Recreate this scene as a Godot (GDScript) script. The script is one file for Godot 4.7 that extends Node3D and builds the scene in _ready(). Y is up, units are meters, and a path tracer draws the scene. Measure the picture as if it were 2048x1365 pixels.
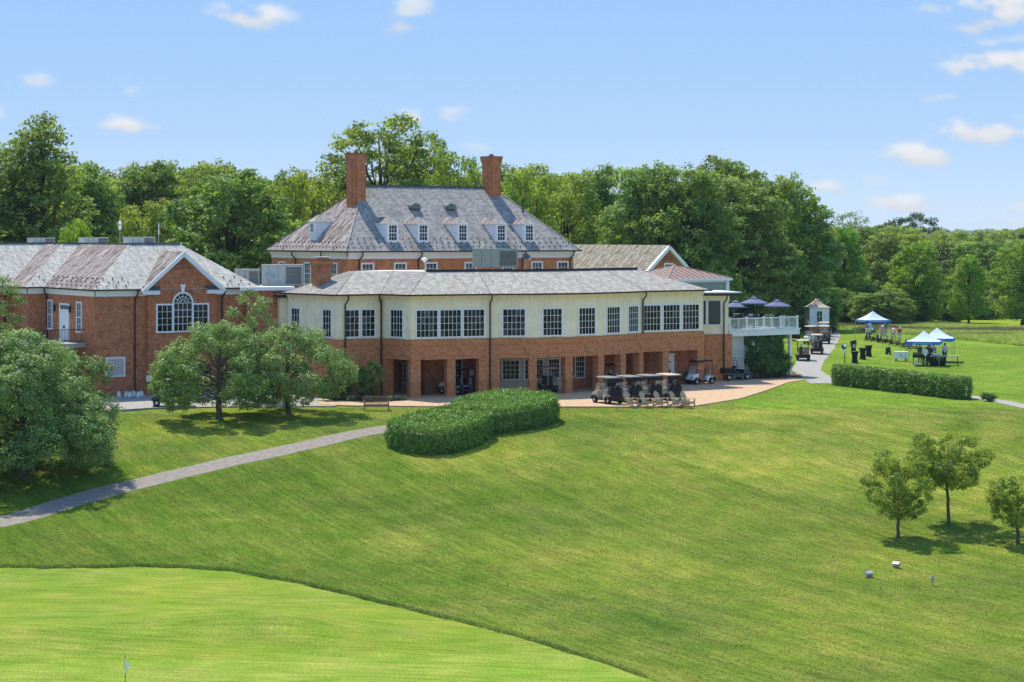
extends Node3D
# A brick country clubhouse above a sloping lawn. Plan coordinates: x to the right, d metres away from the
# viewpoint (world z = -d), y up from the terrace floor.

var rng := RandomNumberGenerator.new()
var M := {}
var used := {}
var table := PackedFloat32Array()
var patch_noise := FastNoiseLite.new()
const GRID := 33.0          # the older wings stand on one grid, turned by this many degrees


class Shape:
	var v := PackedVector3Array()
	var n := PackedVector3Array()
	var t := PackedVector2Array()
	var c := PackedColorArray()
	var i := PackedInt32Array()
	var col := Color(1, 1, 1)
	var tint := false

	func vert(p: Vector3, nn: Vector3, uv := Vector2.ZERO) -> int:
		v.append(p); n.append(nn); t.append(uv)
		if tint:
			c.append(col)
		return v.size() - 1

	func poly(pts: Array, ud := Vector3.ZERO, vd := Vector3.ZERO) -> void:
		# a flat convex face, corners clockwise as seen from outside
		var nn := Vector3.ZERO
		for k in range(1, pts.size() - 1):
			nn += (pts[k + 1] - pts[0]).cross(pts[k] - pts[0])
		nn = nn.normalized()
		if ud == Vector3.ZERO:
			vd = Vector3.UP if absf(nn.y) < 0.9 else Vector3(0, 0, -1)
			ud = vd.cross(nn).normalized()
		var b := v.size()
		for p in pts:
			vert(p, nn, Vector2(p.dot(ud), -p.dot(vd)))
		for k in range(1, pts.size() - 1):
			i.append_array(PackedInt32Array([b, b + k, b + k + 1]))

	func box(at: Vector3, s: Vector3, bs := Basis()) -> void:
		var x := bs.x * s.x * 0.5
		var y := bs.y * s.y * 0.5
		var z := bs.z * s.z * 0.5
		for f in [[x, y, z], [-x, y, -z], [z, y, -x], [-z, y, x], [x, -z, y], [x, z, -y]]:
			var o: Vector3 = at + f[2]
			poly([o - f[0] - f[1], o - f[0] + f[1], o + f[0] + f[1], o + f[0] - f[1]])

	func bar(a: Vector3, b: Vector3, w: float, h: float, up := Vector3.UP) -> void:
		var z := (b - a).normalized()
		var x := up.cross(z)
		if x.length() < 0.01:
			x = Vector3.RIGHT.cross(z)
		x = x.normalized()
		box((a + b) * 0.5, Vector3(w, h, (b - a).length()), Basis(x, z.cross(x), z))

	func tube(a: Vector3, b: Vector3, ra: float, rb: float, k := 8, caps := true) -> void:
		var z := (b - a).normalized()
		var x := z.cross(Vector3.UP if absf(z.y) < 0.95 else Vector3.RIGHT).normalized()
		var y := z.cross(x)
		var st := v.size()
		for j in k + 1:
			var q := TAU * j / k
			var o := x * cos(q) + y * sin(q)
			vert(a + o * ra, o, Vector2(q * ra, 0))
			vert(b + o * rb, o, Vector2(q * ra, -(b - a).length()))
		for j in k:
			var q := st + j * 2
			i.append_array(PackedInt32Array([q, q + 1, q + 2, q + 1, q + 3, q + 2]))
		if caps:
			for e in 2:
				var pts := []
				for j in k:
					var q: float = TAU * j / k * (-1.0 if e == 0 else 1.0)
					pts.append((a if e == 0 else b) + (x * cos(q) + y * sin(q)) * (ra if e == 0 else rb))
				if (ra if e == 0 else rb) > 0.0005:
					poly(pts)

	func path(pts: Array, r: float, k := 6) -> void:
		for j in pts.size() - 1:
			tube(pts[j], pts[j + 1], r, r, k, true)

	func prism(pg: PackedVector2Array, z0: float, z1: float, tf := Transform3D()) -> void:
		# outline in x-y, pulled from z0 to z1
		var tri := Geometry2D.triangulate_polygon(pg)
		for k in range(0, tri.size(), 3):
			for e in [z1, z0]:
				var q := []
				for m in 3:
					q.append(tf * Vector3(pg[tri[k + m]].x, pg[tri[k + m]].y, e))
				if ((q[2] - q[0]).cross(q[1] - q[0])).dot(tf.basis.z * (e - (z0 + z1) * 0.5)) < 0:
					q.reverse()
				poly(q)
		var cw := Geometry2D.is_polygon_clockwise(pg)
		for k in pg.size():
			var a := pg[k]
			var b := pg[(k + 1) % pg.size()]
			var q := [tf * Vector3(a.x, a.y, z0), tf * Vector3(a.x, a.y, z1), tf * Vector3(b.x, b.y, z1), tf * Vector3(b.x, b.y, z0)]
			if not cw:
				q.reverse()
			poly(q)

	func lathe(prof: Array, k: int, at := Vector3.ZERO, sq := Vector3.ONE) -> void:
		var st := v.size()
		for m in prof.size():
			var dr: Vector2 = prof[mini(m + 1, prof.size() - 1)] - prof[maxi(m - 1, 0)]
			for j in k + 1:
				var q := TAU * j / k
				var o := Vector3(cos(q), 0, sin(q))
				var nn := (o * dr.y - Vector3.UP * dr.x).normalized()
				vert(at + (o * prof[m].x + Vector3.UP * prof[m].y) * sq, nn, Vector2(q * prof[m].x, -prof[m].y))
		for m in prof.size() - 1:
			for j in k:
				var q := st + m * (k + 1) + j
				i.append_array(PackedInt32Array([q, q + 1, q + k + 1, q + 1, q + k + 2, q + k + 1]))

	func add(o: Shape, tf := Transform3D()) -> void:
		var b := v.size()
		for k in o.v.size():
			v.append(tf * o.v[k]); n.append((tf.basis * o.n[k]).normalized()); t.append(o.t[k])
			if tint:
				c.append(o.c[k] if o.tint else col)
		for k in o.i:
			i.append(b + k)

	func mesh() -> ArrayMesh:
		var a := []
		a.resize(Mesh.ARRAY_MAX)
		a[Mesh.ARRAY_VERTEX] = v
		a[Mesh.ARRAY_NORMAL] = n
		a[Mesh.ARRAY_TEX_UV] = t
		if tint:
			a[Mesh.ARRAY_COLOR] = c
		a[Mesh.ARRAY_INDEX] = i
		var m := ArrayMesh.new()
		m.add_surface_from_arrays(Mesh.PRIMITIVE_TRIANGLES, a)
		return m


func numbered(called: String) -> String:
	var k: int = used.get(called, 0)
	used[called] = k + 1
	return called if k == 0 else "%s_%03d" % [called, k]

func put(called: String, sh, mat: Material, parent: Node3D, at := Vector3.ZERO) -> MeshInstance3D:
	var o := MeshInstance3D.new()
	o.mesh = sh.mesh() if sh is Shape else sh
	o.material_override = mat
	o.name = called
	o.position = at
	parent.add_child(o, true)
	return o

func tag(o: Node, label: String, category: String, group := "", kind := "") -> void:
	if label: o.set_meta("label", label)
	if category: o.set_meta("category", category)
	if group: o.set_meta("group", group)
	if kind: o.set_meta("kind", kind)

func thing(called: String, label: String, category: String, at := Vector3.ZERO, turn := 0.0, group := "") -> Node3D:
	var o := Node3D.new()
	o.name = numbered(called)
	o.position = at
	o.rotation_degrees.y = turn
	add_child(o)
	tag(o, label, category, group)
	return o

func copy(src: Node3D, called: String, label: String, at: Vector3, turn := 0.0, scale_by := 1.0) -> Node3D:
	var o: Node3D = src.duplicate()
	o.name = numbered(called)
	o.position = at
	o.rotation_degrees = Vector3(0, turn, 0)
	o.scale = Vector3.ONE * scale_by
	add_child(o)
	o.set_meta("label", label)
	return o

func struct(called: String, sh, mat: Material, at := Vector3.ZERO) -> MeshInstance3D:
	var o := put(numbered(called), sh, mat, self, at)
	tag(o, "", "", "", "structure")
	return o

func sub(called: String, parent: Node3D, tf: Transform3D) -> Node3D:
	var o := Node3D.new()
	o.name = called
	o.transform = tf
	parent.add_child(o, true)
	return o

func lin(r: float, g: float, b: float) -> Color:
	return Color(r, g, b).linear_to_srgb()

func plain(c: Color, rough := 0.8, metal := 0.0, spec := 0.5) -> StandardMaterial3D:
	var m := StandardMaterial3D.new()
	m.albedo_color = c
	m.roughness = rough
	m.metallic = metal
	m.metallic_specular = spec
	return m

# ---------- terrain ----------
func lay_terrain_table() -> void:
	var td := [20.0, 85.0, 95.0, 103.0, 110.0, 117.0, 124.0, 131.0, 137.0, 141.0, 165.0, 185.0, 205.0, 225.0, 250.0, 300.0, 400.0, 600.0, 1200.0, 4000.0]
	var ty := [-4.3, -4.35, -4.25, -3.85, -3.1, -2.15, -1.2, -0.5, -0.12, 0.0, 0.0, 0.2, 0.45, 0.4, 0.0, -1.0, -2.5, -4.0, -6.0, -10.0]
	var raw := PackedFloat32Array()
	var k := 0
	for s in 8000:
		var d := s * 0.5
		while k < td.size() - 2 and d > td[k + 1]:
			k += 1
		raw.append(lerpf(ty[k], ty[k + 1], clampf((d - td[k]) / (td[k + 1] - td[k]), 0, 1)))
	table.resize(8000)
	for s in 8000:
		var sum := 0.0
		var cnt := 0
		for o in range(-5, 6):
			sum += raw[clampi(s + o, 0, 7999)]
			cnt += 1
		table[s] = sum / cnt

func T(x: float, d: float) -> float:
	var q := clampf(d * 2.0, 0.0, 7998.0)
	var k := int(q)
	var y := lerpf(table[k], table[k + 1], q - k)
	if d < 139.0:
		y += 0.05 * sin(x * 0.31 + d * 0.17) * sin(d * 0.23 - x * 0.11) * clampf((139.0 - d) * 0.1, 0, 1)
		var mx := (x + 10.5) / 5.2
		var md := (d - 82.5 + 0.22 * (x + 10.5)) / 2.6
		y += 0.85 * exp(-(mx * mx + md * md)) + 0.45 * exp(-(pow((x + 21.0) / 6.0, 2) + pow((d - 81.0) / 2.6, 2)))
	return y

func G(x: float, d: float, up := 0.0) -> Vector3:
	return Vector3(x, T(x, d) + up, -d)

func W(x: float, d: float, y: float) -> Vector3:
	return Vector3(x, y, -d)

# ---------- materials ----------
func picture(im: Image) -> ImageTexture:
	return ImageTexture.create_from_image(im)

func shade_of(c: Color, k: float) -> Color:
	return Color(clampf(c.r * k, 0, 1), clampf(c.g * k, 0, 1), clampf(c.b * k, 0, 1))

func brick_images(base: Color, mortar: Color, seed_no: int, dark := 0.12) -> Array:
	rng.seed = seed_no
	var im := Image.create(1024, 1024, false, Image.FORMAT_RGB8)
	var hi := Image.create(1024, 1024, false, Image.FORMAT_L8)
	im.fill(mortar)
	hi.fill(Color(0.2, 0.2, 0.2))
	for row in 64:
		var x := -rng.randi_range(0, 40)
		var head := row % 2 == 0
		while x < 1024:
			var w := 20 if head else 42
			head = not head
			var c := shade_of(base, rng.randf_range(0.9, 1.1))
			c.g *= rng.randf_range(0.96, 1.05)
			if rng.randf() < dark:
				c = shade_of(c, 0.8)
			im.fill_rect(Rect2i(x, row * 16, w - 2, 14), c)
			hi.fill_rect(Rect2i(x, row * 16, w - 2, 14), Color.WHITE * rng.randf_range(0.75, 1.0))
			x += w
	# weathering in patches across many bricks
	var fn := FastNoiseLite.new()
	fn.seed = seed_no; fn.frequency = 0.018; fn.fractal_octaves = 5
	var ov := Image.create(256, 256, false, Image.FORMAT_RGBA8)
	for y in 256:
		for x in 256:
			var s := fn.get_noise_2d(absf(x - 128.0) * 1.6, absf(y - 128.0) * 1.1)
			var g := 0.22 if s < 0 else 0.86
			ov.set_pixel(x, y, Color(g, g * 0.93, g * 0.86, clampf(absf(s) * 0.26, 0, 0.14)))
	ov.resize(1024, 1024)
	im.convert(Image.FORMAT_RGBA8)
	im.blend_rect(ov, Rect2i(0, 0, 1024, 1024), Vector2i.ZERO)
	return [im, hi]

func brick(base: Color, mortar: Color, seed_no: int, dark := 0.12) -> StandardMaterial3D:
	var im := brick_images(base, mortar, seed_no, dark)
	var m := plain(Color.WHITE, 0.9, 0.0, 0.3)
	m.albedo_texture = picture(im[0])
	m.uv1_scale = Vector3(1 / 4.8, 1 / 4.8, 1 / 4.8)
	return m

func slate(base: Color, vary: float, seed_no: int, stain := 0.0, stain_color := Color(0.34, 0.22, 0.19)) -> StandardMaterial3D:
	rng.seed = seed_no
	var im := Image.create(1024, 1024, false, Image.FORMAT_RGBA8)
	var hi := Image.create(1024, 1024, false, Image.FORMAT_L8)
	for row in 24:
		var y := row * 1024 / 24
		var hgt := (row + 1) * 1024 / 24 - y
		for k in hgt:
			hi.fill_rect(Rect2i(0, y + k, 1024, 1), Color.WHITE * (0.35 + 0.65 * k / hgt))
		var x := -rng.randi_range(0, 60)
		while x < 1024:
			var w := rng.randi_range(38, 74)
			var c := shade_of(base, 1.0 + rng.randf_range(-vary, vary))
			c.r *= rng.randf_range(0.985, 1.015)
			c.b *= rng.randf_range(0.985, 1.015)
			im.fill_rect(Rect2i(x, y, w, hgt), c)
			im.fill_rect(Rect2i(x, y, 2, hgt), shade_of(c, 0.55))
			im.fill_rect(Rect2i(x, y + hgt - 3, w, 3), shade_of(c, 0.6))
			hi.fill_rect(Rect2i(x, y, 2, hgt), Color(0.2, 0.2, 0.2))
			x += w
	var fn := FastNoiseLite.new()
	fn.seed = seed_no
	fn.frequency = 0.03
	fn.fractal_octaves = 5
	var ov := Image.create(512, 512, false, Image.FORMAT_RGBA8)
	var fine := FastNoiseLite.new()
	fine.seed = seed_no + 5
	fine.frequency = 0.09
	for y in 512:
		var wy := absf(y - 256.0) # mirrored so that it tiles
		for x in 512:
			var wx := absf(x - 256.0)
			var s := fn.get_noise_2d(wx * 1.0, wy * 0.16) + 0.35 * fine.get_noise_2d(wx, wy)
			var a := 0.0
			if stain > 0.0:
				a = clampf(smoothstep(0.4 - stain, 0.85 - stain, s + 0.25) * 0.88, 0, 1)
				ov.set_pixel(x, y, Color(stain_color.r, stain_color.g, stain_color.b, a))
			else:
				a = clampf(absf(s) * 0.3, 0, 0.22)
				var g := 0.25 if s < 0 else 0.86
				ov.set_pixel(x, y, Color(g, g, g * 0.98, a))
	ov.resize(1024, 1024)
	im.blend_rect(ov, Rect2i(0, 0, 1024, 1024), Vector2i.ZERO)
	var m := plain(Color.WHITE, 0.9, 0.0, 0.2)
	m.albedo_texture = picture(im)
	m.heightmap_enabled = true
	m.heightmap_scale = 0.8
	m.heightmap_texture = picture(hi)
	m.uv1_scale = Vector3(1 / 4.8, 1 / 4.8, 1 / 4.8)
	return m

func mottled(a: Color, b: Color, freq: float, seed_no: int, metres: float, rough := 0.85, octaves := 5, size := 512, triplanar := true) -> StandardMaterial3D:
	var fn := FastNoiseLite.new()
	fn.seed = seed_no
	fn.frequency = freq
	fn.fractal_octaves = octaves
	var tx := NoiseTexture2D.new()
	tx.width = size
	tx.height = size
	tx.seamless = true
	tx.noise = fn
	var g := Gradient.new()
	g.offsets = PackedFloat32Array([0.25, 0.75])
	g.colors = PackedColorArray([a, b])
	tx.color_ramp = g
	var m := plain(Color.WHITE, rough)
	m.albedo_texture = tx
	m.uv1_triplanar = triplanar
	m.uv1_world_triplanar = triplanar
	m.uv1_scale = Vector3.ONE / metres
	return m

func stucco(base: Color, seed_no: int) -> StandardMaterial3D:
	# painted render with rain streaks and grime of its own
	var a := FastNoiseLite.new()
	a.seed = seed_no; a.frequency = 0.02; a.fractal_octaves = 5
	var im := Image.create(512, 512, false, Image.FORMAT_RGB8)
	for y in 512:
		var wy := absf(y - 256.0)
		for x in 512:
			var wx := absf(x - 256.0)
			var streak := smoothstep(0.12, 0.5, a.get_noise_2d(wx * 2.6, wy * 0.22) + 0.25 * a.get_noise_2d(wx * 6.0 + 90.0, wy * 3.0))
			var blot := a.get_noise_2d(wx * 0.7 + 500.0, wy * 0.7)
			var k := 1.0 - 0.05 * streak + 0.05 * blot
			im.set_pixel(x, y, Color(clampf(base.r * k, 0, 1), clampf(base.g * k, 0, 1), clampf(base.b * (k - 0.02 * streak), 0, 1)))
	var m := plain(Color.WHITE, 0.75)
	m.albedo_texture = picture(im)
	m.uv1_scale = Vector3.ONE / 9.0
	return m

func leafy(back := 0.8, rough := 0.55) -> StandardMaterial3D:
	var m := plain(Color.WHITE, rough, 0.0, 0.35)
	m.vertex_color_use_as_albedo = true
	m.backlight_enabled = true
	m.backlight = Color(0.95, 1.0, 0.62) * back
	m.cull_mode = BaseMaterial3D.CULL_DISABLED
	return m

func grass_image(sz := 1536, lines := 34, clips := 44, strong := 1.0) -> Image:
	# mown turf, 36 m across: blade grain, clippings left in lines along v, patches
	var a := FastNoiseLite.new()
	a.seed = 3; a.frequency = 0.006; a.fractal_octaves = 4
	var b := FastNoiseLite.new()
	b.seed = 9; b.frequency = 0.05; b.fractal_octaves = 3
	var ia := a.get_seamless_image(sz, sz).get_data()
	var stretched := b.get_seamless_image(sz, sz / 6)       # leaning blades, combed along the mower's way
	stretched.resize(sz, sz, Image.INTERPOLATE_CUBIC)
	var ib := stretched.get_data()
	b.seed = 10; b.frequency = 0.3
	var ic := b.get_seamless_image(sz, sz).get_data()
	rng.seed = 77
	var line := PackedFloat32Array()
	line.resize(sz)
	# passes of the mower, one cutting width after the other, and thin uneven lines between
	var pass_w := sz / lines
	for k in lines:
		var amp := (1.0 if k % 2 == 0 else -1.0) * rng.randf_range(0.0, 0.02) * strong
		for o in pass_w:
			line[k * pass_w + o] += amp * minf(1.0, 0.25 * minf(o, pass_w - o))
	for k in lines * 3:
		var at := rng.randi_range(0, sz - 1)
		var wd := rng.randi_range(2, 4)
		var amp := rng.randf_range(-0.06, 0.05) * strong
		for o in range(-wd, wd + 1):
			line[posmod(at + o, sz)] += amp * (1.0 - absf(o) / wd)
	var clip := PackedFloat32Array()
	clip.resize(sz)
	for k in clips:
		var at := rng.randi_range(0, sz - 1)
		for o in 1:
			clip[posmod(at + o, sz)] = rng.randf_range(0.12, 0.34)
	var buf := PackedByteArray()
	buf.resize(sz * sz * 3)
	var grain := PackedFloat32Array()
	for k in 4099:
		grain.append(rng.randf())
	var q := 0
	for y in sz:
		var gy := (y * 1931) % 4099
		for x in sz:
			var k := y * sz + x
			var big := ia[k] / 255.0
			var mid := ib[k] / 255.0
			var g := grain[(gy + x * 7 + (x * x) % 631) % 4099]
			var l := 0.72 + 0.36 * g + 0.16 * (mid - 0.5) + 0.62 * (ic[k] / 255.0 - 0.5) + line[x] * 1.5
			var dry := clampf((big - 0.52) * 1.2 + (mid - 0.5) * 0.4 + line[x] * 1.2, -0.6, 0.9)
			if clip[x] > 0.0 and mid + g * 0.5 > 0.72:
				dry += clip[x]
				l += clip[x] * 0.55
			buf[q] = clampi(int((167.0 + 40.0 * dry) * l), 0, 255)
			buf[q + 1] = clampi(int((188.0 + 13.0 * dry) * l), 0, 255)
			buf[q + 2] = clampi(int((71.0 + 30.0 * dry) * l), 0, 255)
			q += 3
	return Image.create_from_data(sz, sz, false, Image.FORMAT_RGB8, buf)

func make_materials() -> void:
	M.brick = brick(Color(0.77, 0.465, 0.295), Color(0.83, 0.69, 0.51), 11)
	M.brick_red = brick(Color(0.72, 0.42, 0.275), Color(0.78, 0.63, 0.49), 12, 0.16)
	M.soldier = brick(Color(0.78, 0.47, 0.29), Color(0.83, 0.70, 0.52), 13, 0.08)
	M.soldier.uv1_offset = Vector3(0.3, 0.1, 0)
	M.slate_pale = slate(Color(0.79, 0.765, 0.71), 0.08, 21)
	M.slate_grey = slate(Color(0.60, 0.585, 0.56), 0.12, 22)
	M.slate_mid = slate(Color(0.68, 0.66, 0.615), 0.1, 23)
	M.slate_stained = slate(Color(0.66, 0.64, 0.62), 0.09, 24, 0.33, Color(0.37, 0.285, 0.26))
	M.slate_rust = slate(Color(0.66, 0.65, 0.58), 0.1, 25, 0.25, Color(0.45, 0.35, 0.30))
	M.cream = stucco(Color(0.98, 0.925, 0.79), 31)
	M.buff = mottled(Color(0.80, 0.74, 0.64), Color(0.85, 0.80, 0.70), 0.012, 32, 6.0, 0.8)
	M.white = plain(Color(0.93, 0.935, 0.94), 0.5)
	M.white_wood = mottled(Color(0.88, 0.89, 0.89), Color(0.94, 0.94, 0.93), 0.02, 33, 3.0, 0.55)
	M.bronze = plain(Color(0.22, 0.165, 0.14), 0.55, 0.2)
	M.dark_metal = plain(Color(0.13, 0.13, 0.14), 0.5, 0.3)
	M.black = plain(Color(0.07, 0.07, 0.075), 0.55)
	M.black_soft = plain(Color(0.1, 0.105, 0.115), 0.85)
	M.rubber = plain(Color(0.09, 0.09, 0.09), 0.8)
	M.rim = plain(Color(0.85, 0.85, 0.84), 0.4, 0.1)
	M.glass = plain(Color(0.055, 0.075, 0.065), 0.05, 0.0, 0.4)
	M.glass_dark = plain(Color(0.03, 0.035, 0.04), 0.04, 0.0, 0.35)
	M.glass_green = plain(Color(0.09, 0.13, 0.10), 0.07, 0.0, 0.5)
	M.glass_blue = plain(Color(0.13, 0.18, 0.19), 0.05, 0.0, 0.6)
	M.clear = plain(Color(0.9, 0.95, 0.95, 0.12), 0.04)
	M.clear.transparency = BaseMaterial3D.TRANSPARENCY_ALPHA
	M.steel = mottled(Color(0.60, 0.62, 0.60), Color(0.68, 0.70, 0.67), 0.02, 34, 2.0, 0.45)
	M.steel_green = mottled(Color(0.50, 0.56, 0.52), Color(0.57, 0.63, 0.58), 0.02, 35, 2.0, 0.5)
	M.grille = plain(Color(0.33, 0.35, 0.34), 0.6, 0.2)
	M.membrane = mottled(Color(0.82, 0.82, 0.80), Color(0.90, 0.90, 0.88), 0.02, 36, 5.0, 0.8)
	M.copper = mottled(Color(0.58, 0.475, 0.41), Color(0.67, 0.565, 0.50), 0.02, 37, 3.0, 0.5)
	M.lead = plain(Color(0.30, 0.33, 0.34), 0.55, 0.2)
	M.asphalt = mottled(Color(0.485, 0.45, 0.415), Color(0.55, 0.515, 0.475), 0.016, 38, 9.0, 0.9, 7, 1024)
	M.asphalt_pale = mottled(Color(0.57, 0.555, 0.525), Color(0.64, 0.62, 0.59), 0.016, 39, 9.0, 0.9, 7, 1024)
	M.terrace = mottled(Color(0.71, 0.585, 0.455), Color(0.78, 0.66, 0.525), 0.016, 40, 9.0, 0.9, 7, 1024)
	M.edge = plain(Color(0.70, 0.58, 0.48), 0.85)
	M.mulch = mottled(Color(0.28, 0.19, 0.14), Color(0.46, 0.33, 0.25), 0.08, 41, 2.0, 0.95, 5)
	M.bark = mottled(Color(0.30, 0.26, 0.22), Color(0.48, 0.43, 0.38), 0.03, 42, 1.2, 0.95, 5)
	M.bark_dark = mottled(Color(0.22, 0.19, 0.16), Color(0.36, 0.31, 0.27), 0.03, 43, 1.2, 0.95, 5)
	M.weathered = mottled(Color(0.66, 0.585, 0.46), Color(0.80, 0.72, 0.59), 0.03, 44, 0.7, 0.85)
	M.teak = mottled(Color(0.46, 0.36, 0.25), Color(0.60, 0.49, 0.37), 0.03, 45, 0.7, 0.8)
	M.brown_wood = mottled(Color(0.27, 0.15, 0.10), Color(0.38, 0.22, 0.15), 0.03, 46, 0.8, 0.7)
	M.box_wood = mottled(Color(0.45, 0.29, 0.17), Color(0.55, 0.37, 0.23), 0.02, 47, 1.0, 0.6)
	M.cart_cream = plain(Color(0.86, 0.83, 0.75), 0.35)
	M.cart_white = plain(Color(0.93, 0.93, 0.91), 0.3)
	M.cart_tan = plain(Color(0.83, 0.74, 0.64), 0.4)
	M.cart_green = plain(Color(0.16, 0.27, 0.27), 0.4)
	M.seat_tan = plain(Color(0.68, 0.58, 0.44), 0.6)
	M.seat_grey = plain(Color(0.72, 0.70, 0.64), 0.6)
	M.red_lens = plain(Color(0.65, 0.06, 0.08), 0.3)
	M.navy = plain(Color(0.37, 0.405, 0.53), 0.85)
	M.hut_roof = mottled(Color(0.70, 0.61, 0.52), Color(0.78, 0.69, 0.60), 0.02, 48, 2.0, 0.6)
	M.tent_white = plain(Color(0.83, 0.89, 0.96), 0.75)
	M.tent_white.backlight_enabled = true
	M.tent_white.backlight = Color(0.6, 0.6, 0.62)
	M.tent_blue = plain(Color(0.12, 0.48, 0.75), 0.7)
	M.gas = plain(Color(0.86, 0.87, 0.87), 0.4)
	M.bin_green = plain(Color(0.07, 0.17, 0.12), 0.6)
	M.yellow = plain(Color(0.85, 0.75, 0.2), 0.5)
	M.leaf = leafy(1.0)
	M.leaf_glossy = leafy(0.7, 0.42)
	M.leaf_near = leafy(0.65, 0.55)
	M.skin = plain(Color(1, 1, 1), 0.7)
	M.skin.vertex_color_use_as_albedo = true
	M.lawn = plain(Color.WHITE, 0.95, 0.0, 0.15)
	M.lawn.albedo_texture = picture(grass_image())
	M.lawn.vertex_color_use_as_albedo = true
	M.green = plain(Color.WHITE, 0.95, 0.0, 0.15)
	M.green.albedo_texture = picture(grass_image(1024, 22, 0, 0.5))
	M.green.vertex_color_use_as_albedo = true
	M.tuft = leafy(0.5, 0.8)

# ---------- sky, sun, camera ----------
func stamp_cloud(im: Image, cx: float, cy: float, rx: float, ry: float, amount: float, fn: FastNoiseLite, so: float) -> void:
	var w := im.get_width()
	for y in range(int(cy - ry * 1.3), int(cy + ry * 1.3) + 1):
		if y < 0 or y >= 1021:
			continue
		for x in range(int(cx - rx * 1.3), int(cx + rx * 1.3) + 1):
			var dx := (x - cx) / rx
			var dy := (y - cy) / ry
			if dy > 0:
				dy *= 1.5
			var e := 1.0 - sqrt(dx * dx + dy * dy)
			var s := fn.get_noise_2d(x * 0.8 + so, y * 2.3 + so * 0.3) * 1.15
			var a := smoothstep(-0.05, 0.85, e * 0.7 + s * 1.7) * smoothstep(-0.35, 0.5, e) * amount
			if a > 0.01:
				var lit := clampf(0.825 - 0.05 * dy + 0.05 * s, 0.76, 0.87)
				var c := Color(lit - 0.012, lit, lit + 0.02)
				var px := posmod(x, w)
				im.set_pixel(px, y, im.get_pixel(px, y).lerp(c, a))

func sky_picture() -> Image:
	var w := 4096
	var h := 2048
	var im := Image.create(w, h, false, Image.FORMAT_RGB8)
	var top := Color(0.46, 0.63, 0.885)
	var high := Color(0.56, 0.72, 0.91)
	var low := Color(0.80, 0.87, 0.925)
	for y in h:
		var el := 90.0 - (y + 0.5) / h * 180.0
		var c := low
		if el > 0:
			c = low.lerp(high, 1.0 - exp(-el / 3.6)).lerp(top, clampf(el / 75.0, 0, 1))
		im.fill_rect(Rect2i(0, y, w, 1), c)
	var fn := FastNoiseLite.new()
	fn.seed = 6
	fn.frequency = 0.06
	fn.fractal_octaves = 5
	fn.fractal_gain = 0.6
	# small fair-weather clouds: [degrees right of the view, degrees up, half width, half height, strength]
	var cl := [[-7.5, 6.2, 1.3, 0.5, 0.95], [-3.1, 6.35, 0.9, 0.9, 0.75], [-2.8, 3.3, 0.65, 0.38, 0.9], [-1.6, 3.35, 0.75, 0.36, 0.9], [-1.2, 2.5, 0.6, 0.2, 0.4],
		[-13.4, 4.3, 0.5, 0.28, 0.6], [-11.2, 4.05, 0.65, 0.3, 0.5], [-10.8, 3.1, 0.95, 0.38, 1.0], [-14.6, 3.4, 0.6, 0.4, 0.7],
		[13.9, 6.2, 2.5, 1.1, 1.0], [14.0, 4.75, 2.1, 0.75, 1.0], [12.0, 3.85, 0.6, 0.35, 0.45], [14.6, 3.5, 0.6, 0.3, 0.5], [13.1, 2.85, 2.0, 0.5, 1.0], [11.5, 2.25, 1.7, 0.46, 1.0],
		[9.4, 1.35, 1.4, 0.28, 0.9], [11.0, 0.9, 2.0, 0.36, 0.95], [14.4, 0.75, 0.8, 0.2, 0.55], [14.0, 0.35, 1.1, 0.25, 0.5], [10.2, 1.62, 0.5, 0.12, 0.4]]
	for c in cl:
		stamp_cloud(im, w * c[0] / 360.0, h * (0.5 - c[1] / 180.0), c[2] / 360.0 * w, c[3] / 180.0 * h, c[4], fn, c[0] * 31.0)
	rng.seed = 500
	for k in 230:
		var az := rng.randf_range(17.0, 343.0)
		var el := pow(rng.randf(), 1.6) * 60.0 + 0.6
		var sc := 0.6 + el * 0.06
		stamp_cloud(im, w * az / 360.0, h * (0.5 - el / 180.0), rng.randf_range(0.6, 1.9) * sc / 360.0 * w, rng.randf_range(0.25, 0.6) * sc / 180.0 * h, rng.randf_range(0.4, 0.9), fn, az * 17.0)
	return im

func light_and_lens() -> void:
	var cam := Camera3D.new()
	cam.name = "camera"
	cam.projection = Camera3D.PROJECTION_FRUSTUM
	cam.near = 0.5
	cam.far = 6000.0
	cam.size = 0.5 * 1365.0 / 4000.0
	cam.frustum_offset = Vector2(0, -0.5 * (682.5 - 470.0) / 4000.0)
	cam.position = Vector3(0, 12.0, 0)
	add_child(cam)
	cam.current = true
	var e := Environment.new()
	e.background_mode = Environment.BG_SKY
	var s := Sky.new()
	var p := PanoramaSkyMaterial.new()
	p.panorama = picture(sky_picture())
	s.sky_material = p
	e.sky = s
	e.background_energy_multiplier = 1.0
	e.tonemap_mode = Environment.TONE_MAPPER_LINEAR
	e.tonemap_exposure = 1.22
	e.sdfgi_enabled = true
	e.ssao_enabled = true
	e.ssil_enabled = true
	e.fog_enabled = true
	e.fog_light_color = Color(0.80, 0.88, 0.97)
	e.fog_density = 0.00008
	var we := WorldEnvironment.new()
	we.name = "world"
	we.environment = e
	add_child(we)
	var sun := DirectionalLight3D.new()
	sun.name = "sun"
	sun.light_energy = 1.45
	sun.light_angular_distance = 0.5
	sun.light_color = Color(1.0, 0.965, 0.90)
	sun.shadow_enabled = true
	add_child(sun)
	sun.look_at_from_position(Vector3.ZERO, Vector3(0.26, -0.855, 0.45), Vector3.UP)

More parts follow.
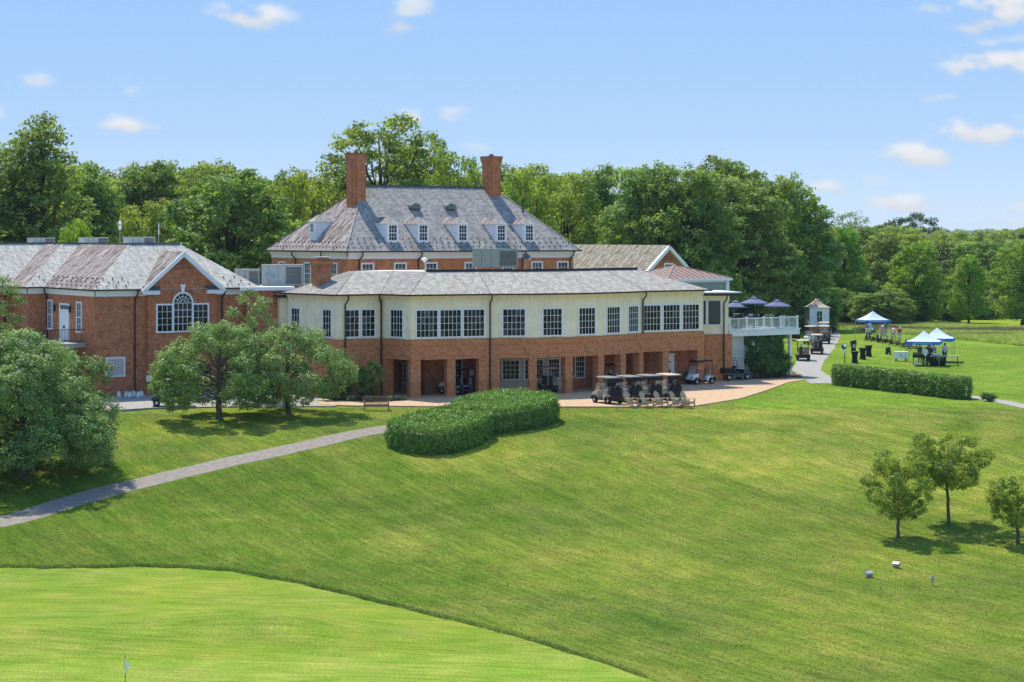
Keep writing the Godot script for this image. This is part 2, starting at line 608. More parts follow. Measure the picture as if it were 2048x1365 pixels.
# ---------- ground ----------
const EDGE := [[-40.0, 96.6], [-24.78, 96.8], [-21.11, 96.6], [-17.52, 96.8], [-13.78, 96.0], [-9.86, 93.0], [-7.29, 90.0], [-4.88, 87.1], [-2.62, 84.4], [-0.49, 82.0], [1.51, 79.3], [3.37, 76.5], [5.07, 73.5], [7.5, 68.0], [9.0, 60.0]]

func green_edge(x: float) -> float:
	for k in EDGE.size() - 1:
		if x <= EDGE[k + 1][0]:
			return lerpf(EDGE[k][1], EDGE[k + 1][1], clampf((x - EDGE[k][0]) / (EDGE[k + 1][0] - EDGE[k][0]), 0, 1))
	return 0.0

func turf_uv(x: float, d: float) -> Vector2:
	# the mower ran along this direction
	return Vector2(x * 0.875 + d * 0.485, x * 0.485 - d * 0.875) / 36.0

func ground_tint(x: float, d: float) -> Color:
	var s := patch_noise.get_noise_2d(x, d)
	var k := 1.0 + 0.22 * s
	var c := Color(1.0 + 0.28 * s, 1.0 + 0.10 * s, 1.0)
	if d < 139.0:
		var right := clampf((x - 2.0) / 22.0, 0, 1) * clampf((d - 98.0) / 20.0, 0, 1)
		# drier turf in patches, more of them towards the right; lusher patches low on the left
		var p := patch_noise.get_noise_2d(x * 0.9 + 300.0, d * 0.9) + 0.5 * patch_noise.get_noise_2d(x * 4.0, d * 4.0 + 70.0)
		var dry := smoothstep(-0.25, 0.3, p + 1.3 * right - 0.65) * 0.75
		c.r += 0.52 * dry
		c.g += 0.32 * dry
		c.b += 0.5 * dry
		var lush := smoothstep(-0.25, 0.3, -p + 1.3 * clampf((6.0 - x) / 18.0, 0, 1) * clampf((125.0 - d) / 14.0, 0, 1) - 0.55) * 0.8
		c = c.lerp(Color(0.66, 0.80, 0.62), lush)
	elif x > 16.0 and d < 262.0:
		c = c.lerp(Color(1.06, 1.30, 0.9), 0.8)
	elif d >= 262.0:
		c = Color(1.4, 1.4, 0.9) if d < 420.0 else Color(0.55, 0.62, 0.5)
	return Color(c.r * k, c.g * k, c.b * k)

func steps(a: float, b: float, fine: float, far_a: float, far_b: float) -> PackedFloat32Array:
	var r := PackedFloat32Array()
	var s := fine
	var q := a
	var low := []
	while q > far_a:
		s *= 1.35
		q -= s
		low.append(q)
	low.reverse()
	for z in low:
		r.append(z)
	q = a
	while q < b:
		r.append(q)
		q += fine
	s = fine
	while q < far_b:
		r.append(q)
		s *= 1.12
		q += s
	return r

func build_ground() -> void:
	patch_noise.seed = 4
	patch_noise.frequency = 0.07
	patch_noise.fractal_octaves = 4
	var xs := steps(-42.0, 70.0, 0.8, -1800.0, 1800.0)
	var ds := steps(62.0, 270.0, 0.7, 15.0, 3500.0)
	var s := Shape.new()
	s.tint = true
	for d in ds:
		for x in xs:
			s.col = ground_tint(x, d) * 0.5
			var y := T(x, d)
			# the paved yard and terrace are laid into the ground
			s.vert(Vector3(x, y - (0.03 if d > 137.5 and d < 175.0 and x > -45.0 and x < 30.0 else 0.0), -d), Vector3.UP, turf_uv(x, d))
	var w := xs.size()
	for a in ds.size() - 1:
		for b in w - 1:
			var k := a * w + b
			s.i.append_array(PackedInt32Array([k, k + w, k + 1, k + 1, k + w, k + w + 1]))
	for a in range(1, ds.size() - 1):
		for b in range(1, w - 1):
			var k := a * w + b
			s.n[k] = -(s.v[k + w] - s.v[k - w]).cross(s.v[k + 1] - s.v[k - 1]).normalized()
			if s.n[k].y < 0:
				s.n[k] = -s.n[k]
	struct("ground", s, M.lawn)
	# the putting surface and its collar, cut shorter than the slope
	var g := Shape.new()
	g.tint = true
	var cols := 110
	var rows := 70
	for a in cols + 1:
		var x := lerpf(-34.0, 8.0, a / float(cols))
		var e := green_edge(x) + 0.12 * sin(x * 2.3) + 0.08 * sin(x * 5.1 + 1.0)
		for b in rows + 1:
			var d := lerpf(e, 58.0, pow(b / float(rows), 1.2))
			var sn := patch_noise.get_noise_2d(x * 1.4 + 200, d * 1.4)
			var putt := smoothstep(78.5 + 0.1 * x, 77.5 + 0.1 * x, d)
			g.col = Color(1.3 + 0.3 * sn, 1.34 + 0.12 * sn, 1.3).lerp(Color(1.42, 1.48, 1.6), putt) * 0.5
			g.vert(Vector3(x, T(x, d) + 0.02, -d), Vector3.UP, Vector2(d + 0.12 * x, x) / 24.0)
	for a in cols:
		for b in rows:
			var k := a * (rows + 1) + b
			g.i.append_array(PackedInt32Array([k, k + rows + 1, k + 1, k + 1, k + rows + 1, k + rows + 2]))
	for a in range(1, cols):
		for b in range(1, rows):
			var k := a * (rows + 1) + b
			var nn := (g.v[k + rows + 1] - g.v[k - rows - 1]).cross(g.v[k + 1] - g.v[k - 1]).normalized()
			g.n[k] = nn if nn.y > 0 else -nn
	struct("golf_green", g, M.green)
	# paved surfaces
	ribbon("cart_path", [[-36.0, 101.0], [-31.5, 104.2], [-27.44, 107.2], [-23.34, 113.3], [-18.55, 118.9], [-13.17, 124.2], [-9.6, 128.6], [-6.9, 131.2]], 2.0, M.asphalt, 0.022)
	ribbon("cart_path", [[25.3, 161.0], [25.6, 167.0], [26.0, 176.0], [28.2, 188.0], [31.0, 201.0], [34.3, 218.0], [37.5, 236.0], [39.5, 255.0]], 2.5, M.asphalt_pale, 0.022)
	ribbon("footpath", [[24.6, 164.0], [29.5, 159.0], [33.2, 150.0], [34.8, 145.4], [36.2, 138.8], [38.5, 128.0]], 1.5, M.asphalt_pale, 0.03)
	ribbon("gravel_road", [[40.0, 372.0], [70.0, 371.0], [110.0, 369.0], [170.0, 372.0]], 4.0, M.asphalt_pale, 0.06)
	sheet("service_yard", [[-45, 152], [-45, 141], [-34, 137.0], [-27.5, 136.6], [-25, 138.6], [-20, 139.7], [-12.5, 140.0], [-12.0, 141.6], [-13.0, 149.0], [-19.0, 158.0], [-32, 160]], 0.012, M.asphalt_pale, true)
	sheet("terrace", [[-13.6, 141.3], [-11.36, 140.3], [-4.0, 139.6], [3.0, 139.5], [8.0, 139.4], [12.84, 140.1], [16.74, 146.4], [19.4, 153.5], [21.31, 159.0], [22.4, 162.3], [24.0, 165.0], [24.6, 166.5], [22.0, 169.0], [14.0, 170.0], [0.0, 163.0], [-12.0, 157.0], [-14.4, 148.5]], 0.03, M.terrace, true)
	sheet("mulch_bed", [[-14.2, 148.0], [-13.2, 145.0], [-10.6, 143.8], [-8.2, 144.6], [-8.6, 146.6], [-9.6, 148.6], [-12.8, 147.0]], 0.06, M.mulch)
	sheet("mulch_bed", [[18.6, 166.4], [20.6, 166.0], [23.2, 167.2], [25.0, 170.5], [26.2, 175.5], [24.6, 174.0], [19.2, 169.2]], 0.075, M.mulch)

func sheet(called: String, pts: Array, y: float, mat: Material, skirt := false) -> void:
	var pg := PackedVector2Array()
	for p in pts:
		pg.append(Vector2(p[0], p[1]))
	var s := Shape.new()
	var tri := Geometry2D.triangulate_polygon(pg)
	for k in range(0, tri.size(), 3):
		var q := []
		for m in 3:
			var p := pg[tri[k + m]]
			q.append(Vector3(p.x, y, -p.y))
		if (q[2] - q[0]).cross(q[1] - q[0]).y < 0:
			q.reverse()
		s.poly(q)
	if skirt:
		for k in pg.size():
			var a := pg[k]
			var b := pg[(k + 1) % pg.size()]
			s.poly([Vector3(a.x, y - 0.25, -a.y), Vector3(a.x, y, -a.y), Vector3(b.x, y, -b.y), Vector3(b.x, y - 0.25, -b.y)])
	struct(called, s, mat)

func ribbon(called: String, pts: Array, width: float, mat: Material, lift: float) -> void:
	var cu := Curve3D.new()
	for k in pts.size():
		var a: Array = pts[maxi(k - 1, 0)]
		var b: Array = pts[mini(k + 1, pts.size() - 1)]
		var tg := Vector3(b[0] - a[0], 0, b[1] - a[1]) / 6.0
		cu.add_point(Vector3(pts[k][0], 0, pts[k][1]), -tg, tg)
	var s := Shape.new()
	var ln := cu.get_baked_length()
	var cnt := int(ln / 0.5)
	for k in cnt + 1:
		var p := cu.sample_baked(ln * k / cnt)
		var f := (cu.sample_baked(minf(ln, ln * k / cnt + 0.3)) - cu.sample_baked(maxf(0, ln * k / cnt - 0.3))).normalized()
		var side := Vector3(-f.z, 0, f.x)
		for j in 7:
			var wob := (0.05 * sin(k * 0.27 + j) + 0.03 * sin(k * 0.71)) if j == 0 or j == 6 else 0.0
			var q := p + side * ((j / 6.0 - 0.5) * width + wob)
			s.vert(Vector3(q.x, T(q.x, q.z) + lift - (0.012 if j == 0 or j == 6 else 0.0), -q.z), Vector3.UP, Vector2(q.x, q.z))
	for k in cnt:
		for j in 6:
			var q := k * 7 + j
			s.i.append_array(PackedInt32Array([q, q + 1, q + 7, q + 1, q + 8, q + 7]))
	struct(called, s, mat)

# ---------- plants ----------
func leaves_into(s: Shape, spots: Array, per: int, rc: Vector3, size: float, a: Color, b: Color, upward: float) -> void:
	# spots: [centre, outward, tone 0..1]; every leaf is a small folded diamond
	var total := spots.size() * per
	var base := s.v.size()
	s.v.resize(base + total * 4); s.n.resize(base + total * 4); s.c.resize(base + total * 4); s.t.resize(base + total * 4)
	var ib := s.i.size()
	s.i.resize(ib + total * 6)
	var k := base
	var j := ib
	for sp in spots:
		var ctr: Vector3 = sp[0]
		var out: Vector3 = sp[1] * 0.55 + Vector3.UP * upward
		var tone: Color = a.lerp(b, sp[2])
		for q in per:
			var o := Vector3(rng.randf_range(-1, 1), rng.randf_range(-1, 1), rng.randf_range(-1, 1))
			o = o * (0.35 + 0.65 * rng.randf()) / maxf(o.length(), 0.3)
			var p := ctr + o * rc
			var nn := (out + o * 0.35 + Vector3(rng.randf_range(-1, 1), rng.randf_range(-1, 1), rng.randf_range(-1, 1)) * 0.75).normalized()
			var tg := nn.cross(Vector3(rng.randf_range(-1, 1), rng.randf_range(-0.4, 0.4), rng.randf_range(-1, 1))).normalized()
			var bt := nn.cross(tg)
			var sz := size * rng.randf_range(0.65, 1.25)
			var l := rng.randf_range(0.7, 1.35)
			var cc := Color(tone.r * l, tone.g * l, tone.b * l)
			s.v[k] = p - tg * sz
			s.v[k + 1] = p + bt * sz * 0.55 + nn * sz * 0.16
			s.v[k + 2] = p + tg * sz
			s.v[k + 3] = p - bt * sz * 0.55 + nn * sz * 0.16
			for m in 4:
				s.n[k + m] = nn
				s.c[k + m] = cc
			s.i[j] = k; s.i[j + 1] = k + 1; s.i[j + 2] = k + 2
			s.i[j + 3] = k; s.i[j + 4] = k + 2; s.i[j + 5] = k + 3
			k += 4
			j += 6

func lobe_spots(lobes: Array, area_per_spot: float) -> Array:
	# places on the outside of overlapping ellipsoids, none deep inside another
	var r := []
	for L in lobes:
		var rad: Vector3 = L[1]
		var cnt := int(4.0 * PI * pow((rad.x * rad.z + rad.x * rad.y + rad.y * rad.z) / 3.0, 1.0) / area_per_spot)
		for k in cnt:
			var z := rng.randf_range(-0.85, 1.0)
			var q := rng.randf() * TAU
			var o := Vector3(sqrt(1 - z * z) * cos(q), z, sqrt(1 - z * z) * sin(q))
			var p: Vector3 = L[0] + o * rad * rng.randf_range(0.72, 1.08)
			var inside := false
			for O in lobes:
				if O[0] != L[0] and ((p - O[0]) / O[1]).length() < 0.66:
					inside = true
					break
			if not inside:
				r.append([p, o, clampf(L[2] + rng.randf_range(-0.4, 0.4), 0, 1)])
	return r

func limb(s: Shape, a: Vector3, b: Vector3, r0: float, r1: float, wiggle: float, segs := 4) -> void:
	var p := a
	var pr := r0
	for k in segs:
		var f := (k + 1.0) / segs
		var q := a.lerp(b, f) + Vector3(rng.randf_range(-1, 1), rng.randf_range(-0.6, 0.8), rng.randf_range(-1, 1)) * wiggle * sin(f * PI)
		var r := lerpf(r0, r1, f)
		s.tube(p, q, pr, r, 6, false)
		p = q
		pr = r

# kinds of tree: trunk share, how many lobes, lobe size, outline
func tree_meshes(seed_no: int, hgt: float, wid: float, o: Dictionary) -> Array:
	rng.seed = seed_no
	var clear: float = o.get("clear", 0.18)
	var cnt: int = o.get("lobes", 18)
	var rel: float = o.get("rel", 0.2)
	var taper: float = o.get("taper", 0.0)
	var lobes := []
	var lo := hgt * clear
	for k in cnt:
		var f := (k + 0.5) / cnt            # from the bottom up
		var y := lerpf(lo, hgt, 0.08 + 0.84 * f)
		var prof := sqrt(maxf(0.05, 1.0 - pow(absf(f - o.get("belly", 0.42)) / 0.66, 2)))
		prof *= lerpf(1.0, 1.0 - taper, f)
		var rr := wid * rel * rng.randf_range(0.75, 1.25) * lerpf(1.0, 0.68, f * f)
		var reach := maxf(0.0, wid * 0.5 * prof - rr * 0.75) * sqrt(rng.randf_range(0.25, 1.0))
		var q := k * 2.399 + rng.randf_range(-0.5, 0.5)
		lobes.append([Vector3(cos(q) * reach, minf(y, hgt - rr * 0.7), sin(q) * reach), Vector3(rr, rr * o.get("squash", 0.8), rr), rng.randf_range(0.15, 0.85)])
	var wood := Shape.new()
	var tr: float = o.get("trunk", hgt * 0.018)
	var fork := Vector3(rng.randf_range(-0.02, 0.02) * hgt, lo + hgt * o.get("fork", 0.12), rng.randf_range(-0.02, 0.02) * hgt)
	wood.tube(Vector3(0, -0.3, 0), Vector3(0, 0.25, 0), tr * 1.7, tr * 1.15, 10, false)
	limb(wood, Vector3(0, 0.25, 0), fork, tr * 1.15, tr * 0.85, 0.008 * hgt, 5)
	limb(wood, fork, Vector3(0, hgt * 0.86, 0), tr * 0.85, tr * 0.12, 0.02 * hgt, 6)
	for L in lobes:
		var from := fork.lerp(Vector3(0, hgt * 0.8, 0), clampf((L[0].y - fork.y) / hgt - 0.12, 0, 0.9))
		limb(wood, from, L[0], tr * 0.27, tr * 0.07, wid * 0.04, 4)
		for z in o.get("twigs", 2):
			var e: Vector3 = L[0] + Vector3(rng.randf_range(-1, 1), rng.randf_range(-0.4, 1), rng.randf_range(-1, 1)).normalized() * L[1].x * o.get("twig_reach", 0.8)
			limb(wood, L[0], e, tr * 0.09, tr * 0.02, 0.15, 3)
	var s := Shape.new()
	s.tint = true
	var spots := lobe_spots(lobes, o.get("spacing", 1.1))
	leaves_into(s, spots, o.get("per", 16), Vector3.ONE * o.get("tuft", 0.7) * Vector3(1, 0.7, 1), o.get("leaf", 0.26), o.a, o.b, o.get("up", 0.45))
	return [wood.mesh(), s.mesh()]

func plant_tree(called: String, label: String, ms: Array, at: Vector3, turn: float, sc: Vector3, group := "", bark = null) -> Node3D:
	var t := thing(called, label, "tree", at, turn, group)
	t.scale = sc
	put("trunk", ms[0], bark if bark else M.bark_dark, t)
	put("crown", ms[1], M.leaf_tints[absi(label.hash()) % 6] if group == "trees behind the clubhouse" else (M.leaf_near if called == "crab_apple" else M.leaf), t)
	return t

func hedge_block(called: String, label: String, outline: Array, hgt: float, group: String, density := 150.0, leaf := 0.052, a := Color(0.10, 0.22, 0.035), b := Color(0.24, 0.40, 0.06)) -> void:
	# outline in plan, going round; the clipped body bulges a little and is covered in leaves
	rng.seed = called.hash() + int(outline[0][0] * 100)
	var ctr := Vector2.ZERO
	for p in outline:
		ctr += Vector2(p[0], p[1]) / outline.size()
	var t := thing(called, label, "hedge", G(ctr.x, ctr.y), 0, group)
	var pg := PackedVector2Array()
	for p in outline:
		pg.append(Vector2(p[0], p[1]))
	var sm := pg
	for it in (2 if hgt > 9.0 else 1):    # ease the corners
		var r := PackedVector2Array()
		for k in sm.size():
			r.append(sm[k].lerp(sm[(k + 1) % sm.size()], 0.25))
			r.append(sm[k].lerp(sm[(k + 1) % sm.size()], 0.75))
		sm = r
	var core := Shape.new()
	var inner := Geometry2D.offset_polygon(sm, -0.42)[0]
	var y00 := t.position.y
	for k in inner.size():
		var e0 := inner[k]
		var e1 := inner[(k + 1) % inner.size()]
		var f0 := T(e0.x, e0.y) - y00
		var f1 := T(e1.x, e1.y) - y00
		core.poly([Vector3(e0.x - ctr.x, f0 - 0.1, ctr.y - e0.y), Vector3(e0.x - ctr.x, f0 + hgt - 0.5, ctr.y - e0.y), Vector3(e1.x - ctr.x, f1 + hgt - 0.5, ctr.y - e1.y), Vector3(e1.x - ctr.x, f1 - 0.1, ctr.y - e1.y)])
	var tri := Geometry2D.triangulate_polygon(inner)
	for k in range(0, tri.size(), 3):
		var q := []
		for m in 3:
			var p := inner[tri[k + m]]
			q.append(Vector3(p.x - ctr.x, T(p.x, p.y) - y00 + hgt - 0.5, ctr.y - p.y))
		core.poly(q)
	put("branches", core, M.hedge_core, t)
	var s := Shape.new()
	s.tint = true
	var spots := []
	var box := Rect2(sm[0], Vector2.ZERO)
	for p in sm:
		box = box.expand(p)
	var y0 := t.position.y
	var area := box.size.x * box.size.y
	for k in int(area * density / 2.8):
		var p := Vector2(rng.randf_range(box.position.x, box.end.x), rng.randf_range(box.position.y, box.end.y))
		if Geometry2D.is_point_in_polygon(p, sm):
			var yy := T(p.x, p.y) - y0 + hgt - 0.3 * pow(rng.randf(), 1.6) + 0.10 * patch_noise.get_noise_2d(p.x * 9.0, p.y * 9.0) * 2.0
			spots.append([Vector3(p.x - ctr.x, yy, ctr.y - p.y), Vector3(rng.randf_range(-0.5, 0.5), 0.7, rng.randf_range(-0.5, 0.5)), rng.randf_range(0.35, 1.0)])
	for k in sm.size():
		var e0 := sm[k]
		var e1 := sm[(k + 1) % sm.size()]
		var along := e1 - e0
		var out := Vector2(along.y, -along.x).normalized()
		if Geometry2D.is_point_in_polygon((e0 + e1) * 0.5 + out * 0.05, sm):
			out = -out
		for z in int(along.length() * hgt * density / 2.6):
			var h := rng.randf()
			var bul := 0.10 * sin(h * PI) - 0.10 * pow(h, 4.0) + 0.09 * patch_noise.get_noise_2d(e0.x * 7.0 + h * 9.0, e0.y * 7.0) * 2.0
			var p := e0.lerp(e1, rng.randf()) + out * (bul - 0.3 * pow(rng.randf(), 1.6))
			spots.append([Vector3(p.x - ctr.x, T(p.x, p.y) - y0 + h * hgt, ctr.y - p.y), Vector3(out.x, 0.1, -out.y), rng.randf_range(0.0, 0.7)])
	leaves_into(s, spots, 9, Vector3(0.15, 0.11, 0.15), leaf, a, b, 0.3)
	put("foliage", s, M.leaf_glossy, t)

func shrub(called: String, label: String, at: Vector3, r: Vector3, a: Color, b: Color, leaf: float, seed_no: int, group := "", per := 14) -> Node3D:
	rng.seed = seed_no
	var t := thing(called, label, "shrub", at, 0, group)
	var lobes := []
	for k in 9:
		var q := k * 2.4
		var f := rng.randf_range(0.2, 0.65)
		lobes.append([Vector3(cos(q) * r.x * f, r.y * rng.randf_range(0.35, 0.75), sin(q) * r.z * f), r * rng.randf_range(0.36, 0.52) * Vector3(1, 0.62, 1), rng.randf()])
	var wood := Shape.new()
	for L in lobes:
		limb(wood, Vector3(rng.randf_range(-0.15, 0.15), -0.1, rng.randf_range(-0.15, 0.15)), L[0], 0.03, 0.012, 0.1, 3)
	put("stems", wood, M.bark_dark, t)
	var s := Shape.new()
	s.tint = true
	leaves_into(s, lobe_spots(lobes, leaf * leaf * 14.0), per, Vector3.ONE * leaf * 2.6, leaf, a, b, 0.35)
	put("foliage", s, M.leaf, t)
	return t

# ---------- building helpers (all in the frame of the building's own node) ----------
func wall_frame(a: Vector3, b: Vector3) -> Basis:
	var al := (b - a)
	al.y = 0
	al = al.normalized()
	return Basis(al, Vector3.UP, al.cross(Vector3.UP))

func wall(s: Shape, a: Vector3, b: Vector3, y0: float, y1: float, out := 0.0) -> void:
	var bs := wall_frame(a, b)
	var p := a + bs.z * out
	var q := b + bs.z * out
	s.poly([Vector3(p.x, y0, p.z), Vector3(p.x, y1, p.z), Vector3(q.x, y1, q.z), Vector3(q.x, y0, q.z)], bs.x, Vector3.UP)

func on_wall(a: Vector3, b: Vector3, along: float, y: float, out := 0.0) -> Transform3D:
	var bs := wall_frame(a, b)
	var p := a + bs.x * along + bs.z * out
	return Transform3D(bs, Vector3(p.x, y, p.z))

var pane_cache := {}
func pane_mesh(w: float, h: float) -> Mesh:
	var key := "%.3f %.3f" % [w, h]
	if not pane_cache.has(key):
		var s := Shape.new()
		s.box(Vector3.ZERO, Vector3(w, h, 0.012))
		pane_cache[key] = s.mesh()
	return pane_cache[key]

func window(parent: Node3D, tf: Transform3D, w: float, h: float, cols: int, rows: int, single := true, frame := 0.09, glass = null, sashes := 1) -> Node3D:
	# tf: middle of the sill on the wall's face, x along the wall, z outwards
	var o := sub("window", parent, tf)
	var f := Shape.new()
	for sd in [-1, 1]:
		f.box(Vector3(sd * (w * 0.5 + frame * 0.5), h * 0.5, 0.03), Vector3(frame, h, 0.09))
	f.box(Vector3(0, h + frame * 0.5, 0.035), Vector3(w + frame * 2, frame, 0.1))
	f.box(Vector3(0, -frame * 0.5, 0.05), Vector3(w + frame * 2 + 0.06, frame, 0.13))
	put("frame", f, M.white, o)
	var bars := Shape.new()
	var pw := w / cols
	var ph := h / rows
	for k in range(1, cols):
		bars.box(Vector3(-w * 0.5 + k * pw, h * 0.5, 0.028), Vector3(0.026, h, 0.035))
	for k in range(1, rows):
		bars.box(Vector3(0, k * ph, 0.03), Vector3(w, 0.026 if k * 2 != rows or sashes == 1 else 0.07, 0.035))
	if cols * rows > 1:
		put("glazing_bars", bars, M.white, o)
	var g: Material = glass if glass else M.glass
	if single:
		put("pane", pane_mesh(w, h), g, o, Vector3(0, h * 0.5, 0.012))
	else:
		for a in cols:
			for b in rows:
				var p := put("pane", pane_mesh(pw, ph), [g, g, M.glass_dark, M.glass_green][rng.randi() % 4], o, Vector3(-w * 0.5 + (a + 0.5) * pw, (b + 0.5) * ph, 0.012))
				p.rotation = Vector3(rng.randf_range(-0.02, 0.02), rng.randf_range(-0.02, 0.02), 0)
	return o

func inset(pg: Array, run: float) -> Array:
	# mitred offset to the inside of a closed plan that goes round as seen from outside, left to right
	var r := []
	for k in pg.size():
		var a: Vector3 = pg[(k + pg.size() - 1) % pg.size()]
		var b: Vector3 = pg[k]
		var c: Vector3 = pg[(k + 1) % pg.size()]
		var n1 := -wall_frame(a, b).z
		var n2 := -wall_frame(b, c).z
		var m := (n1 + n2).normalized()
		r.append(b + m * run / maxf(0.35, m.dot(n1)))
	return r

func slope(s: Shape, a: Vector3, b: Vector3, b2: Vector3, a2: Vector3) -> void:
	var al := (b - a).normalized()
	var nn := (a2 - a).cross(al).normalized()
	if nn.y < 0: nn = -nn
	var up := nn.cross(al)
	if up.y < 0: up = -up
	s.poly([a, a2, b2, b], al, up)

func flat(s: Shape, pts: Array, y: float, down := false) -> void:
	var pg := PackedVector2Array()
	for p in pts:
		pg.append(Vector2(p.x, p.z))
	var tri := Geometry2D.triangulate_polygon(pg)
	for k in range(0, tri.size(), 3):
		var q := []
		for m in 3:
			q.append(Vector3(pg[tri[k + m]].x, y, pg[tri[k + m]].y))
		if ((q[2] - q[0]).cross(q[1] - q[0]).y < 0) != down:
			q.reverse()
		s.poly(q)

func gutter(parent: Node3D, a: Vector3, b: Vector3) -> void:
	var s := Shape.new()
	var bs := wall_frame(a, b)
	s.bar(a + bs.z * 0.05 - bs.x * 0.03, b + bs.z * 0.05 + bs.x * 0.03, 0.13, 0.12)
	put("gutter", s, M.bronze, parent)

func downspout(parent: Node3D, tf: Transform3D, top: float, bottom: float, reach := 0.35) -> void:
	# tf at the wall's foot; starts under the gutter and swans back to the wall
	var s := Shape.new()
	s.path([Vector3(0, top, reach), Vector3(0, top - 0.35, reach), Vector3(-0.12, top - 0.7, 0.09), Vector3(-0.12, bottom, 0.09)], 0.06, 6)
	var o := put("downspout", s, M.bronze, parent)
	o.transform = tf

func guards(parent: Node3D, a: Vector3, b: Vector3, a2: Vector3, b2: Vector3, rows: Array, gap: float) -> void:
	# snow guards in staggered rows above the eave; rows as shares of the way up the slope
	var s := Shape.new()
	s.box(Vector3(0, 0.03, 0), Vector3(0.05, 0.06, 0.09))
	s.box(Vector3(0, 0.05, 0.04), Vector3(0.09, 0.11, 0.02))
	var ms := s.mesh()
	var bs := wall_frame(a, b)
	for k in rows.size():
		var p: Vector3 = a.lerp(a2, rows[k])
		var q: Vector3 = b.lerp(b2, rows[k])
		var cnt := int((q - p).length() / gap)
		for j in cnt:
			var o := put("snow_guard", ms, M.bronze, parent, p.lerp(q, (j + 0.3 + 0.4 * (k % 2)) / cnt) + Vector3.UP * 0.02)
			o.basis = bs

func soldier_band(parent: Node3D, pts: Array, y0: float, y1: float, out: float) -> void:
	# upright bricks, each a little apart from the next: a brick every 75 mm
	var s := Shape.new()
	for k in pts.size() - 1:
		var bs := wall_frame(pts[k], pts[k + 1])
		var ln: float = (pts[k + 1] - pts[k]).length()
		var a: Vector3 = pts[k] + bs.z * out
		var b: Vector3 = pts[k + 1] + bs.z * out
		s.poly([Vector3(a.x, y0, a.z), Vector3(a.x, y1, a.z), Vector3(b.x, y1, b.z), Vector3(b.x, y0, b.z)], Vector3.UP, bs.x)
		s.poly([Vector3(a.x, y1, a.z), pts[k] + Vector3.UP * y1, pts[k + 1] + Vector3.UP * y1, Vector3(b.x, y1, b.z)])
		s.poly([pts[k] + Vector3.UP * y0, Vector3(a.x, y0, a.z), Vector3(b.x, y0, b.z), pts[k + 1] + Vector3.UP * y0])
	put("soldier_course", s, M.soldier, parent)

func chimney(parent: Node3D, at: Vector3, y0: float, y1: float, w: float, dp: float) -> void:
	var s := Shape.new()
	s.box(Vector3(at.x, (y0 + y1) * 0.5, at.z), Vector3(w, y1 - y0, dp))
	s.box(Vector3(at.x, (y0 + y1) * 0.5, at.z), Vector3(w * 0.62, y1 - y0 - 0.1, dp + 0.16))
	s.box(Vector3(at.x, (y0 + y1) * 0.5, at.z), Vector3(w + 0.16, y1 - y0 - 0.1, dp * 0.62))
	for k in 4:
		s.box(Vector3(at.x, y1 - 0.05 - k * 0.13, at.z), Vector3(w + 0.26 - k * 0.035, 0.129, dp + 0.26 - k * 0.035))
	var o := put("chimney", s, M.brick_red, parent)
	var cap := Shape.new()
	cap.box(Vector3(at.x, y1 + 0.055, at.z), Vector3(w + 0.3, 0.07, dp + 0.3))
	put("cap", cap, M.lead, o)
	var fl := Shape.new()
	fl.box(Vector3(at.x, y1 + 0.2, at.z), Vector3(0.3, 0.2, 0.3))
	put("flue", fl, M.brick_red, o)

func arch_window(parent: Node3D, tf: Transform3D, w: float, spring: float, cols: int, rows: int) -> void:
	# a tall light with a half-round head
	var o := sub("window", parent, tf)
	var r := w * 0.5
	var g := Shape.new()
	var pts := PackedVector2Array([Vector2(-r, 0)])
	for k in 17:
		pts.append(Vector2(-cos(PI * k / 16.0) * r, spring + sin(PI * k / 16.0) * r))
	pts.append(Vector2(r, 0))
	g.prism(pts, 0.004, 0.02)
	put("pane", g, M.glass, o)
	var f := Shape.new()
	for sd in [-1, 1]:
		f.box(Vector3(sd * (r + 0.06), spring * 0.5, 0.04), Vector3(0.12, spring, 0.12))
	for k in 16:
		var a := PI * k / 16.0
		var b := PI * (k + 1) / 16.0
		f.bar(Vector3(-cos(a) * (r + 0.06), spring + sin(a) * (r + 0.06), 0.04), Vector3(-cos(b) * (r + 0.06), spring + sin(b) * (r + 0.06), 0.04), 0.12, 0.12, Vector3(0, 0, 1))
	f.box(Vector3(0, -0.05, 0.05), Vector3(w + 0.24, 0.1, 0.14))
	put("frame", f, M.white, o)
	var m := Shape.new()
	for k in range(1, cols):
		m.box(Vector3(-r + k * w / cols, spring * 0.5, 0.034), Vector3(0.034, spring, 0.03))
	for k in range(1, rows + 1):
		m.box(Vector3(0, k * spring / rows, 0.036), Vector3(w, 0.04, 0.03))
	for k in range(1, 6):
		var a := PI * k / 6.0
		m.bar(Vector3(-cos(a) * r * 0.3, spring + sin(a) * r * 0.3, 0.034), Vector3(-cos(a) * r, spring + sin(a) * r, 0.034), 0.03, 0.034, Vector3(0, 0, 1))
	for ring in [0.3, 0.66]:
		for k in 12:
			var a := PI * k / 12.0
			var b := PI * (k + 1) / 12.0
			m.bar(Vector3(-cos(a) * r * ring, spring + sin(a) * r * ring, 0.036), Vector3(-cos(b) * r * ring, spring + sin(b) * r * ring, 0.036), 0.03, 0.034, Vector3(0, 0, 1))
	put("glazing_bars", m, M.white, o)

